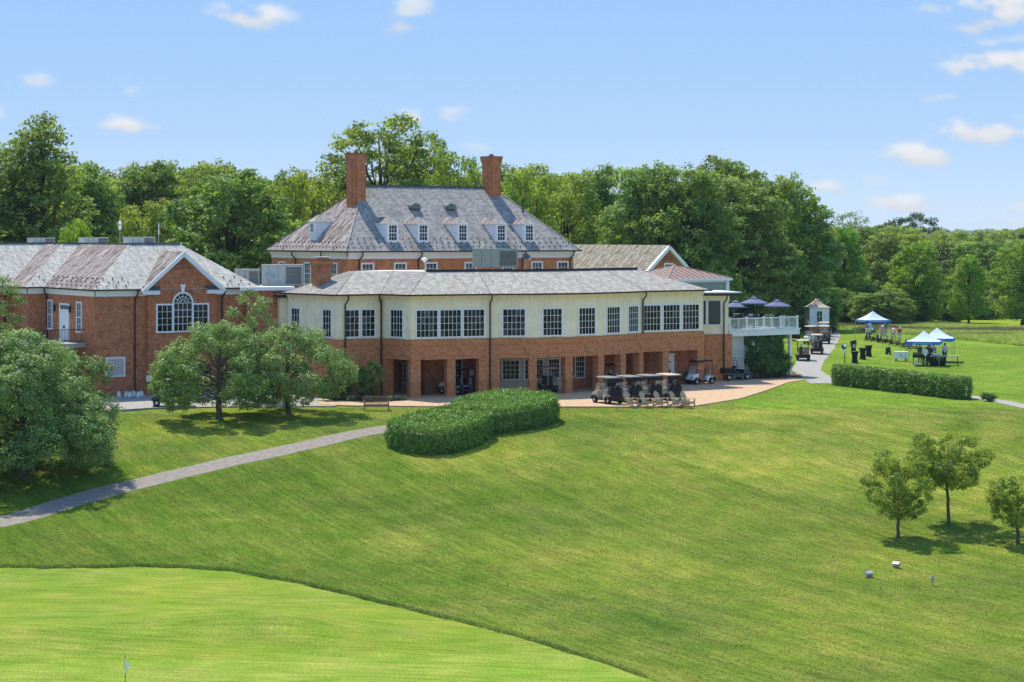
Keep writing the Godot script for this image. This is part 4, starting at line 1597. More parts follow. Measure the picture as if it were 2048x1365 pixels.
	vents.box(Vector3.ZERO, Vector3(0.1, 0.07, 0.03))
	var vm := vents.mesh()
	for row in 4:
		for k in 6 - row:
			put("vent_brick", vm, M.black, g, Vector3((k - (5 - row) * 0.5) * 0.22, 9.6 + row * 0.15, 0.006))
	# ---- standing-seam pavilion roof
	var p := thing("copper_roofed_pavilion", "small pavilion with a brown standing-seam hipped metal roof", "building", Vector3(14.35, 0, -176.5), GRID)
	var E := 3.3
	var pr := Shape.new()
	var cc := [Vector3(-E, 8.2, E), Vector3(E + 0.6, 8.2, E), Vector3(E + 0.6, 8.2, -E), Vector3(-E, 8.2, -E)]
	var ap := Vector3(0, 9.35, 0)
	for k in 4:
		pr.poly([cc[k], ap, cc[(k + 1) % 4]])
	var po := put("roof", pr, M.copper, p)
	for k in 4:
		var a: Vector3 = cc[k]
		var b: Vector3 = cc[(k + 1) % 4]
		var seam := Shape.new()
		for z in range(1, 12):
			var f := z / 12.0
			var e := a.lerp(b, f)
			var lim: float = 1.0 - absf(f - 0.5) * 2.0
			var m := a.lerp(b, 0.5)
			seam.bar(e + Vector3.UP * 0.03, e + (ap - m) * lim + Vector3.UP * 0.03, 0.035, 0.06)
		seam.bar(a + Vector3.UP * 0.04, ap + Vector3.UP * 0.04, 0.08, 0.06)
		put("seam", seam, M.copper, po)
	var pb := Shape.new()
	for k in 4:
		wall(pb, cc[k] * 0.9, cc[(k + 1) % 4] * 0.9, 6.0, 8.15)
	put("wall", pb, M.steel_green, p)
	var pf := Shape.new()
	for k in 4:
		wall(pf, cc[k], cc[(k + 1) % 4], 8.0, 8.2, 0.01)
		wall(pf, cc[k] * 0.9, cc[(k + 1) % 4] * 0.9, 7.85, 8.1, 0.05)
		pf.box(Vector3(cc[k].x * 0.9, 7.2, cc[k].z * 0.9), Vector3(0.3, 2.2, 0.3))
	put("trim", pf, M.white, p)

func dormer(parent: Node3D, tf: Transform3D, pitch: float, louvred: bool) -> void:
	# the roof below rises by pitch per metre along -z from tf's origin
	var o := sub("dormer", parent, tf)
	var hw := 0.58
	var z0 := -0.98
	var yb := -z0 * pitch
	var yt := yb + 1.68
	var zb := -yt / pitch
	var ck := Shape.new()
	for sd in [-1, 1]:
		ck.poly([Vector3(sd * hw, yb, z0), Vector3(sd * hw, yt, z0), Vector3(sd * hw, yt, zb)])
	ck.poly([Vector3(-hw, yb - 0.1, z0), Vector3(-hw, yt, z0), Vector3(hw, yt, z0), Vector3(hw, yb - 0.1, z0)])
	put("cheek", ck, M.white_wood, o)
	# small hipped roof running back into the main slope
	var he := hw + 0.13
	var ze := z0 + 0.13
	var yr := yt + 0.56
	var zr := -yr / pitch - 0.05
	var ap := Vector3(0, yr, z0 - 0.5)
	var rf := Shape.new()
	rf.poly([Vector3(-he, yt, ze), ap, Vector3(he, yt, ze)], Vector3.RIGHT, Vector3(0, 0.7, -0.7))
	rf.poly([Vector3(he, yt, ze), ap, Vector3(0, yr, zr), Vector3(he, yt, zb)], Vector3(0, 0, -1), Vector3(-0.7, 0.7, 0))
	put("roof", rf, M.slate_mid, o)
	var rl := Shape.new()
	rl.poly([Vector3(-he, yt, zb), Vector3(0, yr, zr), ap, Vector3(-he, yt, ze)], Vector3(0, 0, 1), Vector3(0.7, 0.7, 0))
	put("stained_slope", rl, M.slate_stained if not louvred else M.slate_pale, o)
	var rb := Shape.new()
	rb.box(Vector3(0, yt - 0.03, (ze + z0 - 0.1) * 0.5), Vector3(he * 2, 0.06, 0.25))
	for sd in [-1, 1]:
		rb.bar(Vector3(sd * (he - 0.03), yt - 0.03, z0), Vector3(sd * (he - 0.03), yt - 0.03, zb + 0.1), 0.06, 0.06)
	put("eave_trim", rb, M.white, o)
	var wt := Transform3D(Basis(), Vector3(0, yb + (0.22 if not louvred else 0.75), z0))
	var f := Shape.new()
	var w := 0.74 if not louvred else 0.6
	var h := 1.28 if not louvred else 0.7
	var g := Shape.new()
	g.box(Vector3(0, h * 0.5, 0.012), Vector3(w, h, 0.012))
	var go := put("pane", g, M.glass, o)
	go.transform = wt
	for sd in [-1, 1]:
		f.box(Vector3(sd * (w * 0.5 + 0.05), h * 0.5, 0.03), Vector3(0.1, h, 0.08))
	f.box(Vector3(0, h + 0.05, 0.03), Vector3(w + 0.2, 0.1, 0.08))
	f.box(Vector3(0, -0.06, 0.05), Vector3(w + 0.26, 0.12, 0.14))
	for j in range(1, 3):
		f.box(Vector3(-w * 0.5 + j * w / 3.0, h * 0.5, 0.028), Vector3(0.03, h, 0.03))
	for j in range(1, 4 if not louvred else 2):
		f.box(Vector3(0, j * h / (4.0 if not louvred else 2.0), 0.03), Vector3(w, 0.065 if j == 2 else 0.03, 0.03))
	if louvred:
		for j in 5:
			f.box(Vector3(0, -0.62 + j * 0.1, 0.03), Vector3(w, 0.05, 0.04))
	var fo := put("window_frame", f, M.white, o)
	fo.transform = wt

# ---------- roof plant ----------
func air_unit(label: String, at: Vector3, turn: float, size: Vector3, mat: Material, hood := false) -> void:
	var t := thing("air_conditioner", label, "air conditioner", at, turn, "rooftop air units")
	var s := Shape.new()
	s.box(Vector3(0, size.y * 0.5, 0), size)
	put("casing", s, mat, t)
	var seams := Shape.new()
	for k in 4:
		seams.box(Vector3(-size.x * 0.5 + size.x * (0.18 + 0.22 * k), size.y * 0.5, size.z * 0.5 + 0.004), Vector3(0.025, size.y * 0.94, 0.012))
	put("panel_seams", seams, M.grille, t)
	var gr := sub("grille", t, Transform3D(Basis(), Vector3(size.x * 0.28, size.y * 0.5, size.z * 0.5 + 0.012)))
	var bk := Shape.new()
	bk.box(Vector3.ZERO, Vector3(size.x * 0.38, size.y * 0.8, 0.012))
	put("backing", bk, M.grille, gr)
	var sl := Shape.new()
	sl.box(Vector3.ZERO, Vector3(size.x * 0.38, 0.02, 0.03))
	var slm := sl.mesh()
	for k in int(size.y * 0.8 / 0.1):
		put("slat", slm, mat, gr, Vector3(0, -size.y * 0.38 + k * 0.1, 0.015))
	var cb := Shape.new()
	cb.box(Vector3(0, size.y + 0.03, 0), Vector3(size.x + 0.06, 0.06, size.z + 0.06))
	put("lid", cb, mat, t)
	if hood:
		var h := Shape.new()
		h.prism(PackedVector2Array([Vector2(0, 0), Vector2(0, 0.5), Vector2(0.38, 0.06), Vector2(0.38, 0)]), -0.3, 0.3, Transform3D(Basis(Vector3(0, 0, 1), Vector3.UP, Vector3(-1, 0, 0)), Vector3(-size.x * 0.3, size.y * 0.35, size.z * 0.5)))
		put("intake_hood", h, mat, t)

func roof_things() -> void:
	# on the flat roofs
	air_unit("pale low air unit on the brick wing roof, leftmost of three", Vector3(-39.28, 11.28, -166.6), GRID, Vector3(1.95, 0.42, 1.2), M.steel)
	air_unit("pale low air unit on the brick wing roof, middle of three", Vector3(-34.35, 11.28, -164.0), GRID, Vector3(2.1, 0.46, 1.2), M.steel)
	air_unit("pale low air unit on the brick wing roof, rightmost of three", Vector3(-29.4, 11.28, -157.5), GRID, Vector3(2.2, 0.5, 1.2), M.steel)
	air_unit("large grey air unit with a side hood, left of the small chimney stack", Vector3(-18.1, 7.99, -157.6), 4, Vector3(3.2, 1.62, 1.4), M.steel, true)
	air_unit("squat grey air unit on the flat roof, beside the larger one", Vector3(-20.9, 7.99, -157.8), 4, Vector3(1.9, 1.25, 1.2), M.steel)
	air_unit("green-grey air unit standing against the main house front", Vector3(-1.45, 9.21, -171.3), 6, Vector3(3.8, 1.55, 1.1), M.steel_green)
	# instruments
	var t := thing("lightning_sensor", "thin mast with a white sensor head on the brick wing roof", "sensor", Vector3(-31.27, 11.28, -159.4))
	var s := Shape.new()
	s.tube(Vector3.ZERO, Vector3(0, 1.1, 0), 0.025, 0.02, 6)
	put("mast", s, M.steel, t)
	var h := Shape.new()
	h.lathe([Vector2(0, 1.85), Vector2(0.15, 1.72), Vector2(0.16, 1.66), Vector2(0.08, 1.6), Vector2(0.08, 1.45), Vector2(0.15, 1.43), Vector2(0.15, 1.33), Vector2(0.08, 1.31), Vector2(0.1, 1.15), Vector2(0, 1.1)], 10)
	put("sensor_head", h, M.white, t)
	var a := thing("antenna", "slim white rod antenna on the brick wing roof", "antenna", Vector3(-27.7, 11.28, -156.7))
	var s2 := Shape.new()
	s2.tube(Vector3.ZERO, Vector3(0, 0.7, 0), 0.02, 0.02, 6)
	put("mast", s2, M.steel, a)
	var s3 := Shape.new()
	s3.tube(Vector3(0, 0.7, 0), Vector3(0, 1.65, 0), 0.04, 0.035, 6)
	put("rod", s3, M.white, a)
	var b := thing("vent_cowl", "white mushroom vent on a thin pole above the low slate roof", "vent", Vector3(-6.75, 9.2, -154.2))
	var s4 := Shape.new()
	s4.tube(Vector3.ZERO, Vector3(0, 0.75, 0), 0.03, 0.03, 6)
	put("mast", s4, M.steel, b)
	var s5 := Shape.new()
	s5.lathe([Vector2(0, 1.05), Vector2(0.2, 0.98), Vector2(0.28, 0.86), Vector2(0.1, 0.82), Vector2(0.08, 0.7), Vector2(0, 0.7)], 12)
	put("cowl", s5, M.white, b)
	var d := thing("satellite_dish", "grey satellite dish on a mast in front of the main house", "satellite dish", Vector3(1.15, 9.2, -169.2))
	var s6 := Shape.new()
	s6.tube(Vector3.ZERO, Vector3(0, 0.8, 0), 0.03, 0.03, 6)
	s6.tube(Vector3(0, 0.6, 0), Vector3(0.45, 0.95, 0.35), 0.02, 0.015, 6)
	put("mast", s6, M.steel, d)
	var s7 := Shape.new()
	s7.lathe([Vector2(0, 0), Vector2(0.2, 0.03), Vector2(0.4, 0.13)], 14)
	var dd := put("reflector", s7, M.grille, d, Vector3(0.05, 0.85, 0.05))
	dd.rotation_degrees = Vector3(50, 30, 0)

# ---------- golf carts ----------
func wheel(parent: Node3D, at: Vector3, r: float, w: float) -> void:
	var o := sub("wheel", parent, Transform3D(Basis(Vector3.RIGHT, PI / 2), at))
	var s := Shape.new()
	s.lathe([Vector2(r * 0.55, -w * 0.5), Vector2(r * 0.92, -w * 0.5), Vector2(r, -w * 0.32), Vector2(r, w * 0.32), Vector2(r * 0.92, w * 0.5), Vector2(r * 0.55, w * 0.5)], 16)
	put("tyre", s, M.rubber, o)
	var q := Shape.new()
	q.lathe([Vector2(0, -w * 0.46), Vector2(r * 0.25, -w * 0.47), Vector2(r * 0.56, -w * 0.4), Vector2(r * 0.56, w * 0.4), Vector2(r * 0.25, w * 0.47), Vector2(0, w * 0.46)], 12)
	put("rim", q, M.rim, o)

func golf_cart(label: String, at: Vector3, turn: float, body: Material, roof: Material, seat: Material, rain_cover: bool, group := "golf carts") -> Node3D:
	# forward is +x
	var t := thing("golf_cart", label, "golf cart", at, turn, group)
	var b := Shape.new()
	b.prism(PackedVector2Array([Vector2(0.62, 0.32), Vector2(0.56, 0.86), Vector2(0.86, 0.86), Vector2(1.12, 0.74), Vector2(1.22, 0.56), Vector2(1.2, 0.36)]), -0.52, 0.52)
	put("front_cowl", b, body, t)
	var b2 := Shape.new()
	b2.prism(PackedVector2Array([Vector2(-0.28, 0.26), Vector2(-0.22, 0.62), Vector2(-0.75, 0.66), Vector2(-0.98, 0.62), Vector2(-0.98, 0.46), Vector2(-0.5, 0.46), Vector2(-0.42, 0.26)]), -0.58, 0.58)
	put("body", b2, body, t)
	var f := Shape.new()
	f.box(Vector3(0.1, 0.27, 0), Vector3(1.9, 0.08, 1.08))
	f.box(Vector3(-1.02, 0.42, 0), Vector3(0.34, 0.34, 1.04))
	f.box(Vector3(-1.22, 0.3, 0), Vector3(0.08, 0.12, 1.1))
	f.box(Vector3(1.22, 0.32, 0), Vector3(0.1, 0.14, 0.95))
	for sd in [-1, 1]:
		for x in [0.82, -0.8]:
			var pts := PackedVector2Array()
			for k in 9:
				pts.append(Vector2(x - cos(PI * k / 8.0) * 0.33, 0.28 + sin(PI * k / 8.0) * 0.3))
			for k in 9:
				pts.append(Vector2(x + cos(PI * k / 8.0) * 0.27, 0.28 + sin(PI * k / 8.0) * 0.25))
			f.prism(pts, sd * 0.60 - 0.07, sd * 0.60 + 0.05)
	put("chassis", f, M.black, t)
	var s := Shape.new()
	s.box(Vector3(-0.38, 0.72, 0), Vector3(0.5, 0.14, 1.06))
	put("seat", s, seat, t)
	var br := Shape.new()
	for sd in [-1, 1]:
		br.box(Vector3(-0.66, 1.0, sd * 0.27), Vector3(0.12, 0.42, 0.5), Basis(Vector3(0, 0, 1), 0.2))
	put("backrest", br, seat, t)
	var ro := Shape.new()
	var outl := []
	for k in 20:
		var q := TAU * k / 20.0
		outl.append(Vector2(signf(cos(q)) * pow(absf(cos(q)), 0.4), signf(sin(q)) * pow(absf(sin(q)), 0.4)))
	for lay in [[1.8, 0.97, 1.83, 1.0], [1.83, 1.0, 1.875, 0.97], [1.875, 0.97, 1.91, 0.7]]:
		for k in 20:
			var p: Vector2 = outl[k]
			var q: Vector2 = outl[(k + 1) % 20]
			ro.poly([Vector3(-0.12 + p.x * lay[1] * 0.95, lay[0], p.y * lay[1] * 0.6), Vector3(-0.12 + p.x * lay[3] * 0.95, lay[2], p.y * lay[3] * 0.6), Vector3(-0.12 + q.x * lay[3] * 0.95, lay[2], q.y * lay[3] * 0.6), Vector3(-0.12 + q.x * lay[1] * 0.95, lay[0], q.y * lay[1] * 0.6)])
	var tp := []
	var bt := []
	for k in 20:
		tp.append(Vector3(-0.12 + outl[k].x * 0.665, 1.91, outl[k].y * 0.42))
		bt.append(Vector3(-0.12 + outl[19 - k].x * 0.92, 1.8, outl[19 - k].y * 0.58))
	ro.poly(tp)
	ro.poly(bt)
	put("roof", ro, roof, t)
	for sd in [-1, 1]:
		var p := Shape.new()
		p.path([Vector3(0.9, 0.84, sd * 0.5), Vector3(0.62, 1.82, sd * 0.5)], 0.022)
		put("roof_post", p, M.dark_metal, t)
		var p2 := Shape.new()
		p2.path([Vector3(-0.8, 0.62, sd * 0.52), Vector3(-0.86, 1.82, sd * 0.52)], 0.022)
		put("roof_post", p2, M.dark_metal, t)
	var ws := Shape.new()
	ws.poly([Vector3(0.87, 0.9, 0.5), Vector3(0.72, 1.4, 0.5), Vector3(0.72, 1.4, -0.5), Vector3(0.87, 0.9, -0.5)])
	ws.poly([Vector3(0.86, 0.9, -0.5), Vector3(0.71, 1.4, -0.5), Vector3(0.71, 1.4, 0.5), Vector3(0.86, 0.9, 0.5)])
	put("windshield", ws, M.clear, t)
	var st := Shape.new()
	st.tube(Vector3(0.66, 0.8, -0.25), Vector3(0.36, 1.05, -0.25), 0.025, 0.02, 6)
	var ax := Vector3(-0.77, 0.64, 0)
	var sx := Vector3(0, 0, 1)
	var sy := ax.cross(sx)
	var ring := []
	for k in 13:
		ring.append(Vector3(0.36, 1.05, -0.25) + (sx * cos(TAU * k / 12.0) + sy * sin(TAU * k / 12.0)) * 0.18)
	st.path(ring, 0.018, 5)
	st.bar(ring[0], ring[6], 0.03, 0.02)
	st.bar(ring[3], ring[9], 0.03, 0.02)
	put("steering_wheel", st, M.black, t)
	for sd in [-1, 1]:
		wheel(t, Vector3(0.82, 0.23, sd * 0.5), 0.23, 0.2)
		wheel(t, Vector3(-0.8, 0.23, sd * 0.5), 0.23, 0.2)
		var lens := Shape.new()
		lens.box(Vector3(-1.2, 0.5, sd * 0.46), Vector3(0.03, 0.12, 0.12))
		put("tail_light", lens, M.red_lens, t)
		var hl := Shape.new()
		hl.box(Vector3(1.2, 0.56, sd * 0.36), Vector3(0.05, 0.09, 0.2))
		put("headlight", hl, M.glass_blue, t)
	var rk := Shape.new()
	rk.path([Vector3(-0.82, 1.12, -0.5), Vector3(-1.05, 1.12, -0.46), Vector3(-1.05, 1.12, 0.46), Vector3(-0.82, 1.12, 0.5)], 0.022)
	put("bag_rack", rk, M.dark_metal, t)
	if rain_cover:
		var c := Shape.new()
		c.box(Vector3(-0.97, 1.66, 0), Vector3(0.26, 0.26, 1.16))
		c.box(Vector3(-1.02, 0.82, 0), Vector3(0.26, 0.46, 0.86), Basis(Vector3(0, 0, 1), 0.08))
		for sd in [-1, 1]:
			c.tube(Vector3(-1.0, 1.0, sd * 0.22), Vector3(-0.94, 1.3, sd * 0.22), 0.12, 0.1, 10)
		put("rain_cover", c, M.black_soft, t)
	return t

func golf_bag(label: String, at: Vector3, turn: float, lean: float, mat: Material, hood: Material) -> void:
	var t := thing("golf_bag", label, "golf bag", at, turn, "golf bags")
	var tf := Basis(Vector3(0, 0, 1), lean)
	var s := Shape.new()
	s.lathe([Vector2(0, 0), Vector2(0.14, 0.0), Vector2(0.15, 0.25), Vector2(0.13, 0.5), Vector2(0.145, 0.86), Vector2(0.11, 0.88)], 12)
	var b := put("body", s, mat, t)
	b.basis = tf
	var p := Shape.new()
	p.box(Vector3(-0.14, 0.3, 0), Vector3(0.1, 0.42, 0.2))
	p.box(Vector3(-0.13, 0.66, 0), Vector3(0.07, 0.18, 0.18))
	var po := put("pocket", p, hood, t)
	po.basis = tf
	var c := Shape.new()
	for k in 7:
		var q := k * 0.9
		var o := Vector3(cos(q) * 0.07, 0, sin(q) * 0.07)
		var h := 1.08 + 0.06 * (k % 3)
		c.tube(o + Vector3.UP * 0.85, o + Vector3.UP * h, 0.007, 0.007, 5)
		c.box(o + Vector3(0.03, h, 0), Vector3(0.1, 0.05, 0.03))
	var co := put("clubs", c, M.steel, t)
	co.basis = tf

func utility_cart(label: String, at: Vector3, turn: float, paint: Material, canopy: Material) -> void:
	var t := thing("utility_cart", label, "utility cart", at, turn, "utility carts")
	var b := Shape.new()
	b.prism(PackedVector2Array([Vector2(0.7, 0.35), Vector2(0.62, 0.86), Vector2(0.95, 0.84), Vector2(1.3, 0.66), Vector2(1.36, 0.4)]), -0.56, 0.56)
	b.box(Vector3(0.0, 0.42, 0), Vector3(1.3, 0.28, 1.14))
	put("body", b, paint, t)
	var bed := Shape.new()
	bed.box(Vector3(-0.95, 0.68, 0), Vector3(1.15, 0.06, 1.2))
	for sd in [-1, 1]:
		bed.box(Vector3(-0.95, 0.86, sd * 0.6), Vector3(1.15, 0.34, 0.05))
	bed.box(Vector3(-1.5, 0.86, 0), Vector3(0.05, 0.34, 1.14))
	bed.box(Vector3(-0.4, 0.88, 0), Vector3(0.05, 0.38, 1.14))
	put("cargo_bed", bed, M.black_soft, t)
	var s := Shape.new()
	s.box(Vector3(-0.1, 0.68, 0), Vector3(0.48, 0.16, 1.05))
	s.box(Vector3(-0.33, 0.95, 0), Vector3(0.12, 0.4, 1.05))
	put("seat", s, M.black, t)
	var ro := Shape.new()
	ro.box(Vector3(0.05, 1.84, 0), Vector3(1.35, 0.06, 1.15))
	ro.box(Vector3(0.05, 1.88, 0), Vector3(1.15, 0.05, 0.95))
	put("canopy", ro, canopy, t)
	for sd in [-1, 1]:
		for p in [[Vector3(0.85, 0.84, sd * 0.52), Vector3(0.6, 1.84, sd * 0.52)], [Vector3(-0.38, 1.0, sd * 0.52), Vector3(-0.5, 1.84, sd * 0.52)]]:
			var q := Shape.new()
			q.path(p, 0.02)
			put("canopy_post", q, M.dark_metal, t)
		wheel(t, Vector3(0.98, 0.26, sd * 0.52), 0.26, 0.22)
		wheel(t, Vector3(-0.95, 0.26, sd * 0.52), 0.26, 0.22)
	var st := Shape.new()
	st.tube(Vector3(0.66, 0.8, -0.25), Vector3(0.36, 1.08, -0.25), 0.02, 0.02, 6)
	st.lathe([Vector2(0.17, 0.0), Vector2(0.19, 0.015), Vector2(0.17, 0.03)], 12, Vector3(0.36, 1.08, -0.25))
	put("steering_wheel", st, M.black, t)

# ---------- seats and tables ----------
func adirondack(label: String, at: Vector3, turn: float) -> void:
	# faces +x
	var t := thing("adirondack_chair", label, "chair", at, turn, "weathered garden chairs along the terrace edge")
	for k in 5:
		var s := Shape.new()
		var tall: float = [0.72, 0.82, 0.87, 0.82, 0.72][k]
		s.box(Vector3(0, tall * 0.5, 0), Vector3(0.022, tall, 0.094))
		s.box(Vector3(0, tall, 0), Vector3(0.021, 0.06, 0.06))
		var o := put("back_slat", s, M.weathered, t)
		o.transform = Transform3D(Basis(Vector3(0, 0, 1), 0.42), Vector3(-0.2, 0.24, (k - 2) * 0.112))
	for k in 5:
		var s := Shape.new()
		s.box(Vector3.ZERO, Vector3(0.095, 0.022, 0.54), Basis(Vector3(0, 0, 1), 0.2))
		put("seat_slat", s, M.weathered, t, Vector3(-0.12 + k * 0.108, 0.27 + k * 0.022, 0))
	for sd in [-1, 1]:
		var a := Shape.new()
		a.box(Vector3(0.06, 0.56, sd * 0.36), Vector3(0.74, 0.024, 0.14))
		put("armrest", a, M.weathered, t)
		var l := Shape.new()
		l.box(Vector3(0.33, 0.275, sd * 0.31), Vector3(0.1, 0.55, 0.03))
		put("leg", l, M.weathered, t)
		var r := Shape.new()
		r.bar(Vector3(0.36, 0.36, sd * 0.275), Vector3(-0.5, 0.05, sd * 0.275), 0.03, 0.13)
		put("side_rail", r, M.weathered, t)
	var ap := Shape.new()
	ap.box(Vector3(0.39, 0.29, 0), Vector3(0.025, 0.15, 0.56))
	put("apron", ap, M.weathered, t)

func bench(label: String, at: Vector3, turn: float) -> void:
	var t := thing("garden_bench", label, "bench", at, turn)
	var w := 1.75
	for sd in [-1, 1]:
		for z in [0.26, -0.26]:
			var l := Shape.new()
			var hh := 0.62 if z > 0 else 0.9
			l.box(Vector3(sd * (w * 0.5 - 0.04), hh * 0.5, z), Vector3(0.07, hh, 0.07))
			put("leg", l, M.teak, t)
		var a := Shape.new()
		a.box(Vector3(sd * (w * 0.5 - 0.04), 0.64, 0.02), Vector3(0.08, 0.05, 0.62))
		put("armrest", a, M.teak, t)
	for k in 4:
		var s := Shape.new()
		s.box(Vector3(0, 0.43, -0.2 + k * 0.14), Vector3(w - 0.1, 0.03, 0.11))
		put("seat_slat", s, M.teak, t)
	var r := Shape.new()
	r.box(Vector3(0, 0.88, -0.27), Vector3(w - 0.1, 0.08, 0.05))
	r.box(Vector3(0, 0.52, -0.27), Vector3(w - 0.1, 0.05, 0.05))
	r.box(Vector3(0, 0.36, 0.27), Vector3(w - 0.1, 0.09, 0.04))
	put("rail", r, M.teak, t)
	for k in 13:
		var s := Shape.new()
		s.box(Vector3(-w * 0.5 + 0.16 + k * (w - 0.32) / 12.0, 0.69, -0.27), Vector3(0.05, 0.32, 0.025))
		put("back_slat", s, M.teak, t)

func bar_stool(label: String, at: Vector3, turn: float) -> void:
	var t := thing("bar_stool", label, "bar stool", at, turn, "black bar stools on the deck")
	var s := Shape.new()
	s.box(Vector3(0, 0.76, 0), Vector3(0.42, 0.06, 0.42))
	put("seat", s, M.black, t)
	var b := Shape.new()
	b.box(Vector3(-0.2, 1.08, 0), Vector3(0.03, 0.34, 0.42))
	put("backrest", b, M.black, t)
	for x in [-0.19, 0.19]:
		for z in [-0.19, 0.19]:
			var l := Shape.new()
			l.tube(Vector3(x * 1.15, 0, z * 1.15), Vector3(x, 1.2 if x < 0 else 0.76, z), 0.018, 0.018, 5)
			put("leg", l, M.black, t)
	var f := Shape.new()
	for z in [-0.21, 0.21]:
		f.bar(Vector3(-0.21, 0.3, z), Vector3(0.21, 0.3, z), 0.02, 0.02)
		f.bar(Vector3(z, 0.3, -0.21), Vector3(z, 0.3, 0.21), 0.02, 0.02)
	put("foot_rail", f, M.black, t)

func bar_table(label: String, at: Vector3) -> void:
	var t := thing("bar_table", label, "table", at, GRID, "black bar tables on the deck")
	var s := Shape.new()
	s.box(Vector3(0, 1.06, 0), Vector3(0.9, 0.04, 0.9))
	put("top", s, M.black, t)
	for x in [-0.38, 0.38]:
		for z in [-0.38, 0.38]:
			var l := Shape.new()
			l.box(Vector3(x, 0.52, z), Vector3(0.05, 1.04, 0.05))
			put("leg", l, M.black, t)

func parasol(label: String, at: Vector3, r: float, hgt: float, turn: float) -> void:
	var t := thing("parasol", label, "parasol", at, turn, "navy parasols on the deck")
	var c := Shape.new()
	var n := 8
	for k in n:
		var a := TAU * k / n
		var b := TAU * (k + 1) / n
		var pa := Vector3(cos(a) * r, hgt - 0.66 * r * 0.6, sin(a) * r)
		var pb := Vector3(cos(b) * r, hgt - 0.66 * r * 0.6, sin(b) * r)
		var ia := Vector3(cos(a) * r * 0.22, hgt - 0.12, sin(a) * r * 0.22)
		var ib := Vector3(cos(b) * r * 0.22, hgt - 0.12, sin(b) * r * 0.22)
		c.poly([pa, ia, ib, pb])
		c.poly([pa + Vector3.DOWN * 0.09, pa, pb, pb + Vector3.DOWN * 0.09])
	put("canopy", c, M.navy, t)
	var v := Shape.new()
	for k in n:
		var a := TAU * k / n
		var b := TAU * (k + 1) / n
		v.poly([Vector3(cos(a) * r * 0.27, hgt - 0.08, sin(a) * r * 0.27), Vector3(0, hgt + 0.08, 0), Vector3(cos(b) * r * 0.27, hgt - 0.08, sin(b) * r * 0.27)])
	put("vent_cap", v, M.navy, t)
	for k in n:
		var a := TAU * k / n
		var rb := Shape.new()
		rb.bar(Vector3(0, hgt - 0.1, 0), Vector3(cos(a) * r * 0.98, hgt - 0.67 * r * 0.6, sin(a) * r * 0.98), 0.02, 0.02)
		put("rib", rb, M.dark_metal, t)
	var p := Shape.new()
	p.tube(Vector3.ZERO, Vector3(0, hgt, 0), 0.022, 0.022, 8)
	p.lathe([Vector2(0, 0.08), Vector2(0.24, 0.06), Vector2(0.27, 0.0)], 12)
	put("pole", p, M.dark_metal, t)

